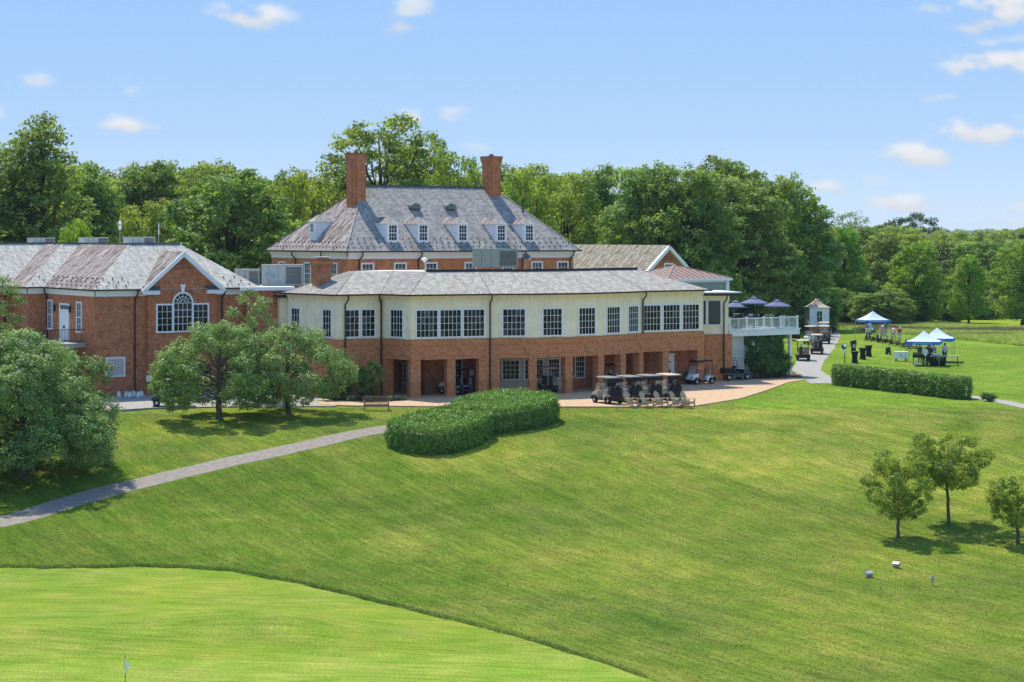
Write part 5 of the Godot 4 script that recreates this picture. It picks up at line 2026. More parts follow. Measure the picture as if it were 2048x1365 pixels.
func build_deck() -> void:
	var t := thing("deck", "raised white deck with a glass-panelled railing at the right end of the clubhouse", "deck", Vector3(18.0, 0, -165.6), GRID)
	var LN := 7.6
	var FY := 4.05
	var s := Shape.new()
	s.box(Vector3(LN * 0.5, FY - 0.06, -4.6), Vector3(LN, 0.1, 9.2))
	put("floor", s, M.steel, t)
	var f := Shape.new()
	f.box(Vector3(LN * 0.5, FY - 0.25, 0.03), Vector3(LN + 0.06, 0.46, 0.06))
	f.box(Vector3(LN + 0.03, FY - 0.25, -4.6), Vector3(0.06, 0.46, 9.2))
	f.box(Vector3(LN * 0.5, FY + 0.005, 0.05), Vector3(LN + 0.2, 0.05, 0.2))
	put("fascia", f, M.white_wood, t)
	for k in 5:
		var p := Shape.new()
		p.box(Vector3(0, 0.53, 0), Vector3(0.14, 1.06, 0.14))
		p.box(Vector3(0, 1.07, 0), Vector3(0.18, 0.05, 0.18))
		put("post", p, M.white, t, Vector3(0.12 + k * (LN - 0.24) / 4.0, FY, -0.1))
		if k < 4:
			var g := Shape.new()
			var w := (LN - 0.24) / 4.0 - 0.16
			g.box(Vector3(0, 0.52, 0), Vector3(w, 0.78, 0.012))
			put("glass_panel", g, M.clear, t, Vector3(0.12 + (k + 0.5) * (LN - 0.24) / 4.0, FY, -0.1))
			var m := Shape.new()
			m.box(Vector3(0, 0.52, 0), Vector3(0.045, 0.8, 0.05))
			put("mid_bar", m, M.white, t, Vector3(0.12 + (k + 0.5) * (LN - 0.24) / 4.0, FY, -0.1))
	for k in range(1, 6):
		var p := Shape.new()
		p.box(Vector3(0, 0.53, 0), Vector3(0.14, 1.06, 0.14))
		put("post", p, M.white, t, Vector3(LN - 0.12, FY, -0.1 - k * 1.75))
		var g := Shape.new()
		g.box(Vector3(0, 0.52, 0), Vector3(0.012, 0.78, 1.58))
		put("glass_panel", g, M.clear, t, Vector3(LN - 0.12, FY, -0.1 - (k - 0.5) * 1.75))
	var r := Shape.new()
	for y in [0.97, 0.1]:
		r.box(Vector3(LN * 0.5, FY + y, -0.1), Vector3(LN - 0.2, 0.07, 0.09))
		r.box(Vector3(LN - 0.12, FY + y, -4.6), Vector3(0.09, 0.07, 8.8))
	put("rail", r, M.white, t)
	# boarded screen below
	var b := Shape.new()
	b.box(Vector3(2.9, 1.75, -0.5), Vector3(5.8, 3.8, 0.05))
	put("screen_backing", b, M.grille, t)
	for k in 24:
		var q := Shape.new()
		q.box(Vector3(2.9, 0.12 + k * 0.15, -0.42), Vector3(5.8, 0.115, 0.03), Basis(Vector3.RIGHT, 0.25))
		put("screen_board", q, M.white_wood, t)
	for x in [0.1, 1.75, 5.75]:
		var q := Shape.new()
		q.box(Vector3(x, 1.75, -0.36), Vector3(0.12, 3.7, 0.1))
		put("screen_post", q, M.white_wood, t)
	for x in [LN - 0.5]:
		for z in [-0.6, -8.6]:
			var q := Shape.new()
			q.box(Vector3(x, 1.8, z), Vector3(0.24, 4.0, 0.24))
			put("deck_post", q, M.white_wood, t)
	# furniture
	var bs := Basis(Vector3.UP, deg_to_rad(GRID))
	var org := Vector3(18.0, FY, -165.6)
	var n := 0
	for a in [[1.3, -1.5, "by the garden room wall", "by the garden room"], [3.4, -1.7, "in the middle of the deck front", "at mid deck front"], [5.7, -1.6, "near the deck corner", "near the deck corner"], [2.2, -4.8, "at the back of the deck near the building", "at the back left"], [5.0, -4.9, "at the back of the deck under a parasol", "at the back right"]]:
		bar_table("black bar table " + a[2], org + bs * Vector3(a[0], 0, a[1]))
		for k in 4:
			var q := Vector3([-0.75, 0.75, 0.0, 0.0][k], 0, [0.0, 0.0, 0.72, -0.72][k])
			bar_stool("bar stool on the %s side of the table %s" % [["left", "right", "near", "far"][k], a[3]], org + bs * (Vector3(a[0], 0, a[1]) + q), GRID + [0, 180, 90, -90][k])
			n += 1
	parasol("navy parasol half hidden by the garden room corner", org + bs * Vector3(3.9, 0, -3.9), 1.2, 2.3, 20)
	parasol("largest navy parasol, in the middle of the deck", org + bs * Vector3(5.2, 0, -3.05), 1.25, 2.62, 5)
	parasol("navy parasol nearest the deck's right end", org + bs * Vector3(6.3, 0, -1.35), 1.22, 2.4, 12)

func build_hut() -> void:
	var t := thing("starter_hut", "small white weatherboard hut with a flared tan roof beside the cart path", "hut", G(36.3, 238.0), 6)
	var w := 2.35
	var b := Shape.new()
	b.box(Vector3(0, 0.45, 0), Vector3(w + 0.12, 1.0, w + 0.12))
	put("brick_base", b, M.brick_red, t)
	for k in 13:
		var s := Shape.new()
		for sd in [-1, 1]:
			s.box(Vector3(0, 0.95 + k * 0.18 + 0.09, sd * w * 0.5), Vector3(w, 0.185, 0.03), Basis(Vector3.RIGHT, -0.1 * sd))
			s.box(Vector3(sd * w * 0.5, 0.95 + k * 0.18 + 0.09, 0), Vector3(0.03, 0.185, w), Basis(Vector3(0, 0, 1), 0.1 * sd))
		put("clapboard", s, M.white_wood, t)
	window(t, Transform3D(Basis(), Vector3(0.0, 1.45, w * 0.5 + 0.02)), 0.62, 1.3, 2, 2, true, 0.09, M.glass_blue)
	var r := Shape.new()
	var prof := [[1.38, 3.2], [1.0, 3.36], [0.68, 3.56], [0.4, 3.84], [0.2, 4.1], [0.0, 4.3]]
	for k in prof.size() - 1:
		for q in 4:
			var a := PI * 0.25 + q * PI * 0.5
			var c := a + PI * 0.5
			var r0: float = prof[k][0] * 1.414
			var r1: float = prof[k + 1][0] * 1.414
			r.poly([Vector3(cos(c) * r0, prof[k][1], sin(c) * r0), Vector3(cos(c) * r1, prof[k + 1][1], sin(c) * r1), Vector3(cos(a) * r1, prof[k + 1][1], sin(a) * r1), Vector3(cos(a) * r0, prof[k][1], sin(a) * r0)])
	put("roof", r, M.hut_roof, t)
	var f := Shape.new()
	f.box(Vector3(0, 3.19, 0), Vector3(2.7, 0.08, 2.7))
	put("eave_trim", f, M.white, t)
	var fn := Shape.new()
	fn.lathe([Vector2(0.0, 4.5), Vector2(0.08, 4.42), Vector2(0.05, 4.34), Vector2(0.1, 4.22)], 8)
	put("finial", fn, M.lead, t)

# ---------- tee and tents ----------
func tent(label: String, at: Vector3, turn: float) -> void:
	var t := thing("canopy_tent", label, "tent", at, turn, "blue and white pop-up tents")
	var h := 1.52
	var c := Shape.new()
	for q in 4:
		var ca := Vector2(h, h).rotated(q * PI * 0.5)
		var cb := Vector2(h, h).rotated((q + 1) * PI * 0.5)
		var rows := 6
		for k in rows:
			var f0 := k / float(rows)
			var f1 := (k + 1) / float(rows)
			var y0 := 2.15 + 1.0 * (0.45 * f0 + 0.55 * f0 * f0)
			var y1 := 2.15 + 1.0 * (0.45 * f1 + 0.55 * f1 * f1)
			var a0 := ca * (1 - f0)
			var b0 := cb * (1 - f0)
			var a1 := ca * (1 - f1)
			var b1 := cb * (1 - f1)
			c.poly([Vector3(b0.x, y0, b0.y), Vector3(b1.x, y1, b1.y), Vector3(a1.x, y1, a1.y), Vector3(a0.x, y0, a0.y)])
	put("canopy", c, M.tent_white, t)
	var v := Shape.new()
	for q in 4:
		v.box(Vector3(0, 2.06, h).rotated(Vector3.UP, q * PI * 0.5), Vector3(2 * h, 0.29, 0.02), Basis(Vector3.UP, q * PI * 0.5))
	var vo := put("valance", v, M.tent_blue, t)
	# pale lettering too small to read
	rng.seed = int(at.x * 10)
	for q in [0, 3]:
		var l := Shape.new()
		var x := -0.9
		while x < 0.9:
			var w := rng.randf_range(0.035, 0.06)
			if rng.randf() > 0.12:
				l.box(Vector3(x, 2.05 + rng.randf_range(-0.01, 0.02), h + 0.014).rotated(Vector3.UP, q * PI * 0.5), Vector3(w * 0.5, rng.randf_range(0.07, 0.12), 0.006), Basis(Vector3.UP, q * PI * 0.5))
			x += w + 0.02
		put("lettering", l, M.white, vo)
	for x in [-1, 1]:
		for z in [-1, 1]:
			var p := Shape.new()
			p.box(Vector3(x * (h - 0.03), 1.1, z * (h - 0.03)), Vector3(0.04, 2.2, 0.04))
			p.box(Vector3(x * (h - 0.03), 0.01, z * (h - 0.03)), Vector3(0.14, 0.02, 0.14))
			put("leg", p, M.steel, t)

func cocktail_table(label: String, at: Vector3) -> void:
	var t := thing("cocktail_table", label, "table", at, 0, "black spandex cocktail tables")
	var s := Shape.new()
	s.lathe([Vector2(0.34, 0.0), Vector2(0.3, 0.12), Vector2(0.25, 0.4), Vector2(0.25, 0.62), Vector2(0.29, 0.86), Vector2(0.37, 1.04), Vector2(0.39, 1.08)], 20)
	put("stretch_cover", s, M.black_soft, t)
	var p := Shape.new()
	p.lathe([Vector2(0.39, 1.08), Vector2(0.38, 1.1), Vector2(0.0, 1.1)], 20)
	put("top", p, M.black, t)
	var f := Shape.new()
	f.lathe([Vector2(0.0, 0.03), Vector2(0.33, 0.03), Vector2(0.35, 0.0)], 16)
	put("foot", f, M.black, t)

func bag_stand(label: String, at: Vector3, turn: float) -> void:
	# a low rail between two crossed planks, to lean a golf bag on
	var t := thing("bag_stand", label, "bag stand", at, turn, "brown wooden bag stands on the tee")
	for sd in [-1, 1]:
		var a := Shape.new()
		a.bar(Vector3(sd * 0.42 - 0.2, 0.02, 0.0), Vector3(sd * 0.42 + 0.16, 0.84 if sd > 0 else 0.45, 0.0), 0.08, 0.14, Vector3(0, 0, 1))
		put("upright", a, M.brown_wood, t)
		var b := Shape.new()
		b.bar(Vector3(sd * 0.42 + 0.24, 0.0, 0.07), Vector3(sd * 0.42 - 0.04, 0.5, 0.07), 0.06, 0.12, Vector3(0, 0, 1))
		put("brace", b, M.brown_wood, t)
	for y in [0.2, 0.36]:
		var r := Shape.new()
		r.box(Vector3(0, y, -0.06), Vector3(1.05, 0.1, 0.05))
		put("rail", r, M.brown_wood, t)

func bin(label: String, at: Vector3, mat: Material, hgt := 0.75) -> void:
	var t := thing("waste_bin", label, "bin", at, 0, "bins on the tee")
	var s := Shape.new()
	s.lathe([Vector2(0.0, 0.0), Vector2(0.27, 0.0), Vector2(0.25, hgt * 0.6), Vector2(0.24, hgt * 0.9)], 14)
	put("body", s, mat, t)
	var l := Shape.new()
	l.lathe([Vector2(0.26, hgt * 0.88), Vector2(0.27, hgt * 0.93), Vector2(0.2, hgt * 1.02), Vector2(0.0, hgt * 1.04)], 14)
	put("lid", l, M.black, t)
	var h := Shape.new()
	h.box(Vector3(0, hgt * 0.12, 0.25), Vector3(0.12, 0.16, 0.03))
	put("notice", h, M.white, t)

func build_tee() -> void:
	tent("single blue and white tent farthest back on the tee", G(40.0, 221.5), 12)
	tent("front one of the two overlapping blue and white tents", G(37.4, 181.5), -17)
	tent("back one of the two overlapping tents, its right corner showing", G(39.6, 186.2), -17)
	cocktail_table("black waisted cocktail table nearest the hedge", G(31.54, 183.9))
	cocktail_table("middle black waisted cocktail table of three", G(33.1, 188.6))
	cocktail_table("black waisted cocktail table farthest from the hedge", G(34.3, 192.2))
	var k := 0
	var words := ["leftmost wooden bag stand, beside the man in white", "second wooden bag stand from the left under the far tent", "third wooden bag stand from the left", "fourth wooden bag stand from the left, behind the red shirt", "fifth wooden bag stand from the left", "third wooden bag stand from the right end of the row", "second wooden bag stand from the right end of the row", "rightmost wooden bag stand, nearest the front tent"]
	for p in [[1740, 658], [1754, 661], [1766, 665], [1776, 669], [1790, 675], [1802, 679], [1814, 682], [1826, 687]]:
		var d: float = lerpf(219.0, 201.0, k / 7.0)
		bag_stand(words[k], G((p[0] - 1024) * d / 4000.0, d), -14)
		k += 1
	bin("dark green bin alone between the bag stands and cocktail tables", G(36.7, 195.0), M.bin_green, 0.72)
	bin("low black bin beside the cart path near the hut", G(38.7, 240.0), M.black, 0.75)
	var t := thing("ball_machine", "tall black ball dispenser with a grey chute behind the cocktail tables", "ball dispenser", G(34.0, 199.0), 0)
	var s := Shape.new()
	s.box(Vector3(0, 0.3, 0), Vector3(0.42, 0.6, 0.4))
	s.lathe([Vector2(0.0, 0.6), Vector2(0.3, 0.62), Vector2(0.33, 1.0), Vector2(0.24, 1.15), Vector2(0, 1.18)], 12)
	put("body", s, M.black, t)
	var s2 := Shape.new()
	s2.box(Vector3(0, 0.62, 0.26), Vector3(0.26, 0.5, 0.14), Basis(Vector3.RIGHT, -0.3))
	put("chute", s2, M.steel, t)
	# the ball washer on a post behind the hedge
	var w := thing("ball_washer", "green and white ball washer on a black post behind the clipped hedge", "ball washer", G(30.6, 183.8), 0)
	var p := Shape.new()
	p.tube(Vector3.ZERO, Vector3(0, 1.2, 0), 0.045, 0.045, 8)
	put("post", p, M.black, w)
	var hd := Shape.new()
	hd.lathe([Vector2(0, 1.28), Vector2(0.2, 1.34), Vector2(0.25, 1.55), Vector2(0.16, 1.75), Vector2(0, 1.82)], 12, Vector3(-0.05, 0, 0))
	put("head", hd, M.bin_green, w)
	var hw := Shape.new()
	hw.lathe([Vector2(0, 0.0), Vector2(0.15, 0.02), Vector2(0.15, 0.07), Vector2(0, 0.1)], 12)
	var ho := put("dial", hw, M.white, w, Vector3(-0.02, 1.6, 0.2))
	ho.rotation_degrees = Vector3(70, 0, 0)
	var tw := Shape.new()
	tw.prism(PackedVector2Array([Vector2(-0.2, 0.45), Vector2(-0.1, 0.0), Vector2(0.06, 0.0), Vector2(0.12, 0.45)]), -0.03, 0.03, Transform3D(Basis(), Vector3(-0.08, 0.85, 0.06)))
	put("towel", tw, M.white_wood, w)
	var g2 := thing("yardage_globe", "small round black and white marker on the tee beyond the tents", "marker", G(42.4, 236.0), 0)
	var gs := Shape.new()
	gs.lathe([Vector2(0, 0.35), Vector2(0.16, 0.4), Vector2(0.26, 0.58), Vector2(0.2, 0.78), Vector2(0, 0.86)], 12)
	put("ball", gs, M.white, g2)
	var gp := Shape.new()
	gp.lathe([Vector2(0.18, 0.0), Vector2(0.12, 0.2), Vector2(0.22, 0.5), Vector2(0.12, 0.5)], 12)
	put("stand", gp, M.black, g2)
	# catering under the front tents
	var ic := thing("ice_chest", "long white wheeled ice chest at the left of the front tents", "cooler", G(36.3, 186.5), -12)
	var i1 := Shape.new()
	i1.box(Vector3(0, 0.52, 0), Vector3(1.25, 0.6, 0.65))
	i1.box(Vector3(0, 0.86, 0), Vector3(1.29, 0.08, 0.69))
	put("body", i1, M.white, ic)
	for x in [-0.45, 0.45]:
		wheel(ic, Vector3(x, 0.11, 0.28), 0.11, 0.06)
		wheel(ic, Vector3(x, 0.11, -0.28), 0.11, 0.06)
	var i2 := Shape.new()
	i2.box(Vector3(0, 0.58, 0.34), Vector3(0.2, 0.05, 0.04))
	put("latch", i2, M.dark_metal, ic)
	var gr := thing("barbecue_grill", "black barbecue grill with a steel lid beside the cook in white", "grill", G(36.85, 181.4), -10)
	var a := Shape.new()
	a.box(Vector3(0, 0.82, 0), Vector3(0.95, 0.24, 0.55))
	put("firebox", a, M.black, gr)
	var b := Shape.new()
	var pg := PackedVector2Array([Vector2(-0.27, 0)])
	for z in 9:
		pg.append(Vector2(-cos(PI * z / 8.0) * 0.27, sin(PI * z / 8.0) * 0.22))
	b.prism(pg, -0.45, 0.45, Transform3D(Basis(Vector3(0, 0, 1), Vector3.UP, Vector3(-1, 0, 0)), Vector3(0, 0.94, 0)))
	put("lid", b, M.grille, gr)
	for x in [-0.42, 0.42]:
		for z in [-0.22, 0.22]:
			var l := Shape.new()
			l.box(Vector3(x, 0.36, z), Vector3(0.05, 0.72, 0.05))
			put("leg", l, M.black, gr)
	for x in [-0.28, 0.72]:
		var gt := thing("gas_bottle", "white gas bottle under the grill, %s one" % ("left" if x < 0 else "right"), "gas bottle", G(36.85 + x, 181.2), 0, "white gas bottles at the tents")
		gas_parts(gt)
	for q in [[38.45, 180.7, 1.3, "dark-skirted serving table at the tent's front leg", true], [39.8, 181.0, 1.2, "open black serving table right of the tents", false]]:
		var tb := thing("serving_table", q[3], "table", G(q[0], q[1]), -10, "catering tables")
		var ts := Shape.new()
		ts.box(Vector3(0, 0.88, 0), Vector3(q[2], 0.05, 0.7))
		put("top", ts, M.steel, tb)
		if q[4]:
			var sk := Shape.new()
			for z in 26:
				var f: float = z / 26.0 * q[2] - q[2] * 0.5
				sk.tube(Vector3(f + 0.02, 0.02, 0.35), Vector3(f + 0.02, 0.86, 0.34), 0.03, 0.022, 5)
			sk.box(Vector3(-q[2] * 0.5, 0.44, 0), Vector3(0.03, 0.84, 0.68))
			sk.box(Vector3(q[2] * 0.5, 0.44, 0), Vector3(0.03, 0.84, 0.68))
			put("skirt", sk, M.black_soft, tb)
		else:
			var sh := Shape.new()
			sh.box(Vector3(0, 0.3, 0), Vector3(q[2] - 0.05, 0.04, 0.6))
			put("shelf", sh, M.black, tb)
		for x in [-1, 1]:
			for z in [-0.3, 0.3]:
				var l := Shape.new()
				l.box(Vector3(x * (q[2] * 0.5 - 0.05), 0.43, z), Vector3(0.05, 0.86, 0.05))
				put("leg", l, M.black, tb)
	for x in [38.2, 38.6]:
		var cd := thing("chafing_dish", "shiny covered serving dish on the dark-skirted table, %s one" % ("left" if x < 38.4 else "right"), "serving dish", G(x, 180.75, 0.905), -10, "serving dishes")
		var cs := Shape.new()
		cs.box(Vector3(0, 0.08, 0), Vector3(0.34, 0.12, 0.4))
		put("pan", cs, M.steel, cd)
		var cl := Shape.new()
		cl.lathe([Vector2(0.2, 0.14), Vector2(0.17, 0.22), Vector2(0.0, 0.27)], 12)
		put("lid", cl, M.white, cd)

func gas_parts(t: Node3D) -> void:
	var s := Shape.new()
	s.lathe([Vector2(0.0, 0.02), Vector2(0.12, 0.02), Vector2(0.155, 0.08), Vector2(0.155, 0.3), Vector2(0.1, 0.37), Vector2(0.03, 0.39), Vector2(0, 0.39)], 14)
	put("cylinder", s, M.gas, t)
	var c := Shape.new()
	c.lathe([Vector2(0.1, 0.37), Vector2(0.1, 0.47), Vector2(0.09, 0.47), Vector2(0.09, 0.37)], 12)
	put("collar", c, M.gas, t)
	var f := Shape.new()
	f.lathe([Vector2(0.11, 0.0), Vector2(0.11, 0.05)], 12)
	put("foot_ring", f, M.gas, t)

# ---------- people: one skin drawn over a jointed figure ----------
func figure_field(p: Vector3, bones: Array) -> float:
	var s := 0.0
	for b in bones:
		var ab: Vector3 = b[1] - b[0]
		var f := clampf((p - b[0]).dot(ab) / b[4], 0.0, 1.0)
		var d: float = (p - b[0] - ab * f).length() - lerpf(b[2], b[3], f)
		if d < 0.2:
			s += exp(-d * 38.0)
	return 1.0 - s       # below 0 is inside

func make_figure(J: Dictionary) -> Array:
	# bones: from, to, radius at each end, squared length, cloth (0 skin, 1 shirt, 2 trousers, 3 shoes)
	var raw := [["pelvis", "chest", 0.135, 0.15, 1], ["chest", "neck", 0.13, 0.06, 1], ["neck", "head", 0.055, 0.07, 0], ["head", "crown", 0.085, 0.075, 0], ["head", "nose", 0.03, 0.012, 0],
		["hipL", "kneeL", 0.095, 0.065, 2], ["hipR", "kneeR", 0.095, 0.065, 2], ["kneeL", "ankleL", 0.06, 0.042, 2], ["kneeR", "ankleR", 0.06, 0.042, 2], ["ankleL", "toeL", 0.042, 0.035, 3], ["ankleR", "toeR", 0.042, 0.035, 3],
		["shoL", "elbL", 0.06, 0.045, 1], ["shoR", "elbR", 0.06, 0.045, 1], ["elbL", "wriL", 0.042, 0.03, 0], ["elbR", "wriR", 0.042, 0.03, 0], ["wriL", "palL", 0.032, 0.036, 0], ["wriR", "palR", 0.032, 0.036, 0],
		["shoL", "shoR", 0.075, 0.075, 1], ["hipL", "hipR", 0.11, 0.11, 2]]
	var bones := []
	for r in raw:
		var a: Vector3 = J[r[0]]
		var b: Vector3 = J[r[1]]
		bones.append([a, b, r[2], r[3], maxf((b - a).length_squared(), 1e-5), r[4]])
	var cell := 0.036
	var near := {}
	for b in bones:
		var m: float = maxf(b[2], b[3]) + 0.07
		var lo: Vector3 = (b[0].min(b[1]) - Vector3.ONE * m) / cell
		var hi: Vector3 = (b[0].max(b[1]) + Vector3.ONE * m) / cell
		for x in range(int(floor(lo.x)), int(ceil(hi.x)) + 1):
			for y in range(int(floor(lo.y)), int(ceil(hi.y)) + 1):
				for z in range(int(floor(lo.z)), int(ceil(hi.z)) + 1):
					near[Vector3i(x, y, z)] = true
	var val := {}
	for c in near:
		val[c] = figure_field(Vector3(c) * cell, bones)
	var vid := {}
	var s := Shape.new()
	var cloth := PackedInt32Array()
	var offs := [Vector3i(0, 0, 0), Vector3i(1, 0, 0), Vector3i(0, 1, 0), Vector3i(1, 1, 0), Vector3i(0, 0, 1), Vector3i(1, 0, 1), Vector3i(0, 1, 1), Vector3i(1, 1, 1)]
	var edges := [[0, 1], [2, 3], [4, 5], [6, 7], [0, 2], [1, 3], [4, 6], [5, 7], [0, 4], [1, 5], [2, 6], [3, 7]]
	for c in near:
		var ok := true
		var q := []
		var ins := 0
		for o in offs:
			if not val.has(c + o):
				ok = false
				break
			var f: float = val[c + o]
			q.append(f)
			if f < 0:
				ins += 1
		if not ok or ins == 0 or ins == 8:
			continue
		var sum := Vector3.ZERO
		var cnt := 0
		for e in edges:
			var f0: float = q[e[0]]
			var f1: float = q[e[1]]
			if (f0 < 0) != (f1 < 0):
				sum += Vector3(offs[e[0]]).lerp(Vector3(offs[e[1]]), clampf(f0 / (f0 - f1), 0.05, 0.95))
				cnt += 1
		var p := (Vector3(c) + sum / cnt) * cell
		var g := Vector3(figure_field(p + Vector3(0.01, 0, 0), bones) - figure_field(p - Vector3(0.01, 0, 0), bones), figure_field(p + Vector3(0, 0.01, 0), bones) - figure_field(p - Vector3(0, 0.01, 0), bones), figure_field(p + Vector3(0, 0, 0.01), bones) - figure_field(p - Vector3(0, 0, 0.01), bones))
		vid[c] = s.vert(p, g.normalized())
		var best := 9.0
		var id := 0
		for b in bones:
			var ab: Vector3 = b[1] - b[0]
			var f := clampf((p - b[0]).dot(ab) / b[4], 0.0, 1.0)
			var d: float = (p - b[0] - ab * f).length() - lerpf(b[2], b[3], f)
			if d < best:
				best = d
				id = b[5]
		cloth.append(id)
	for c in vid:
		for ax in 3:
			var e := [Vector3i(1, 0, 0), Vector3i(0, 1, 0), Vector3i(0, 0, 1)]
			var u: Vector3i = e[(ax + 1) % 3]
			var w: Vector3i = e[(ax + 2) % 3]
			var f0: float = val[c]
			if not val.has(c + e[ax]):
				continue
			var f1: float = val[c + e[ax]]
			if (f0 < 0) == (f1 < 0) or not (vid.has(c - u) and vid.has(c - w) and vid.has(c - u - w)):
				continue
			var k := [vid[c], vid[c - u], vid[c - u - w], vid[c - w]]
			if f0 >= 0:
				k.reverse()
			s.i.append_array(PackedInt32Array([k[0], k[2], k[1], k[0], k[3], k[2]]))
	# fingers
	for sd in ["L", "R"]:
		var a: Vector3 = J["wri" + sd]
		var b: Vector3 = J["pal" + sd]
		var f := (b - a).normalized()
		var side := f.cross(Vector3(0, 0, 1) if absf(f.z) < 0.8 else Vector3.UP).normalized()
		var curl := f.cross(side)
		for k in 5:
			var st: Vector3 = b + side * (k - 1.5) * 0.019 if k < 4 else a + side * 0.045
			var ln: float = [0.07, 0.08, 0.075, 0.06, 0.055][k]
			var md := st + (f if k < 4 else (f + side).normalized()) * ln * 0.55
			s.tube(st, md, 0.01, 0.009, 5)
			s.tube(md, md + (f * 0.7 + curl * 0.6).normalized() * ln * 0.5, 0.009, 0.007, 5)
	while cloth.size() < s.v.size():
		cloth.append(0)
	return [s, cloth, J]

func pose(kind: String) -> Dictionary:
	# facing +z; metres
	var J := {"pelvis": Vector3(0, 0.96, 0), "chest": Vector3(0, 1.28, 0.0), "neck": Vector3(0, 1.47, 0.0), "head": Vector3(0, 1.6, 0.02), "crown": Vector3(0, 1.68, 0.0), "nose": Vector3(0, 1.6, 0.115)}
	var st := 0.12
	for s in [["L", 1.0], ["R", -1.0]]:
		var q: float = s[1]
		J["hip" + s[0]] = Vector3(q * 0.095, 0.92, 0)
		J["knee" + s[0]] = Vector3(q * (st + 0.0), 0.5, 0.03)
		J["ankle" + s[0]] = Vector3(q * (st + 0.02), 0.07, -0.02)
		J["toe" + s[0]] = Vector3(q * (st + 0.05), 0.04, 0.16)
		J["sho" + s[0]] = Vector3(q * 0.18, 1.41, 0)
		J["elb" + s[0]] = Vector3(q * 0.25, 1.14, -0.02)
		J["wri" + s[0]] = Vector3(q * 0.22, 0.92, 0.1)
		J["pal" + s[0]] = Vector3(q * 0.2, 0.84, 0.13)
	if kind == "work":        # both hands forward over a table, back a little bent
		for n in ["chest", "neck", "head", "crown", "nose", "shoL", "shoR"]:
			J[n] = Vector3(0, 0.96, 0) + (J[n] - Vector3(0, 0.96, 0)).rotated(Vector3.RIGHT, 0.28)
		for s in [["L", 1.0], ["R", -1.0]]:
			var q: float = s[1]
			J["elb" + s[0]] = Vector3(q * 0.25, 1.12, 0.16)
			J["wri" + s[0]] = Vector3(q * 0.14, 1.02, 0.38)
			J["pal" + s[0]] = Vector3(q * 0.1, 1.0, 0.46)
	elif kind == "address":   # bent over a club, arms hanging
		for n in ["chest", "neck", "head", "crown", "nose", "shoL", "shoR"]:
			J[n] = Vector3(0, 0.94, -0.05) + (J[n] - Vector3(0, 0.96, 0)).rotated(Vector3.RIGHT, 0.55)
		for s in [["L", 1.0], ["R", -1.0]]:
			var q: float = s[1]
			J["knee" + s[0]] = Vector3(q * 0.17, 0.5, 0.08)
			J["ankle" + s[0]] = Vector3(q * 0.2, 0.07, 0.0)
			J["toe" + s[0]] = Vector3(q * 0.23, 0.04, 0.17)
			J["elb" + s[0]] = Vector3(q * 0.15, 1.02, 0.32)
			J["wri" + s[0]] = Vector3(q * 0.05, 0.8, 0.4)
			J["pal" + s[0]] = Vector3(q * 0.025, 0.73, 0.42)
	return J

func person(label: String, fig: Array, at: Vector3, turn: float, shirt: Color, trousers: Color, skin: Color, hat: Color, hat_kind: String, shorts := false, group := "people at the tents") -> void:
	var t := thing("person", label, "person", at, turn, group)
	var src: Shape = fig[0]
	var s := Shape.new()
	s.tint = true
	s.v = src.v.duplicate(); s.n = src.n.duplicate(); s.t = src.t.duplicate(); s.i = src.i.duplicate()
	for k in s.v.size():
		var id: int = fig[1][k]
		var c := skin
		if id == 1: c = shirt
		elif id == 2: c = trousers if not shorts or s.v[k].y > 0.5 else skin
		elif id == 3: c = Color(0.25, 0.24, 0.23)
		s.c.append(c)
	put("body", s, M.skin, t)
	var J: Dictionary = fig[2]
	var hd: Vector3 = J["head"]
	var upv: Vector3 = (J["crown"] - hd).normalized()
	var fw: Vector3 = (J["nose"] - hd).normalized()
	var bs := Basis(upv.cross(fw).normalized(), upv, fw)
	var h := Shape.new()
	h.tint = true
	h.col = hat
	if hat_kind == "brim":
		h.lathe([Vector2(0.0, 0.2), Vector2(0.09, 0.18), Vector2(0.11, 0.1), Vector2(0.21, 0.075), Vector2(0.2, 0.06), Vector2(0.1, 0.07)], 14)
	else:
		h.lathe([Vector2(0.0, 0.185), Vector2(0.075, 0.16), Vector2(0.104, 0.1), Vector2(0.106, 0.04), Vector2(0.09, -0.02 if hat_kind == "hair" else 0.04)], 12, Vector3(0, 0, -0.012))
		if hat_kind == "cap":
			h.box(Vector3(0, 0.055, 0.13), Vector3(0.13, 0.015, 0.12))
	var ho := put("hair" if hat_kind == "hair" else "hat", h, M.skin, t)
	ho.transform = Transform3D(bs, hd)
	var ey := Shape.new()
	for sd in [-1, 1]:
		ey.box(Vector3(sd * 0.034, 0.025, 0.088), Vector3(0.022, 0.012, 0.012))
	var eo := put("eyes", ey, M.black, t)
	eo.transform = Transform3D(bs, hd)

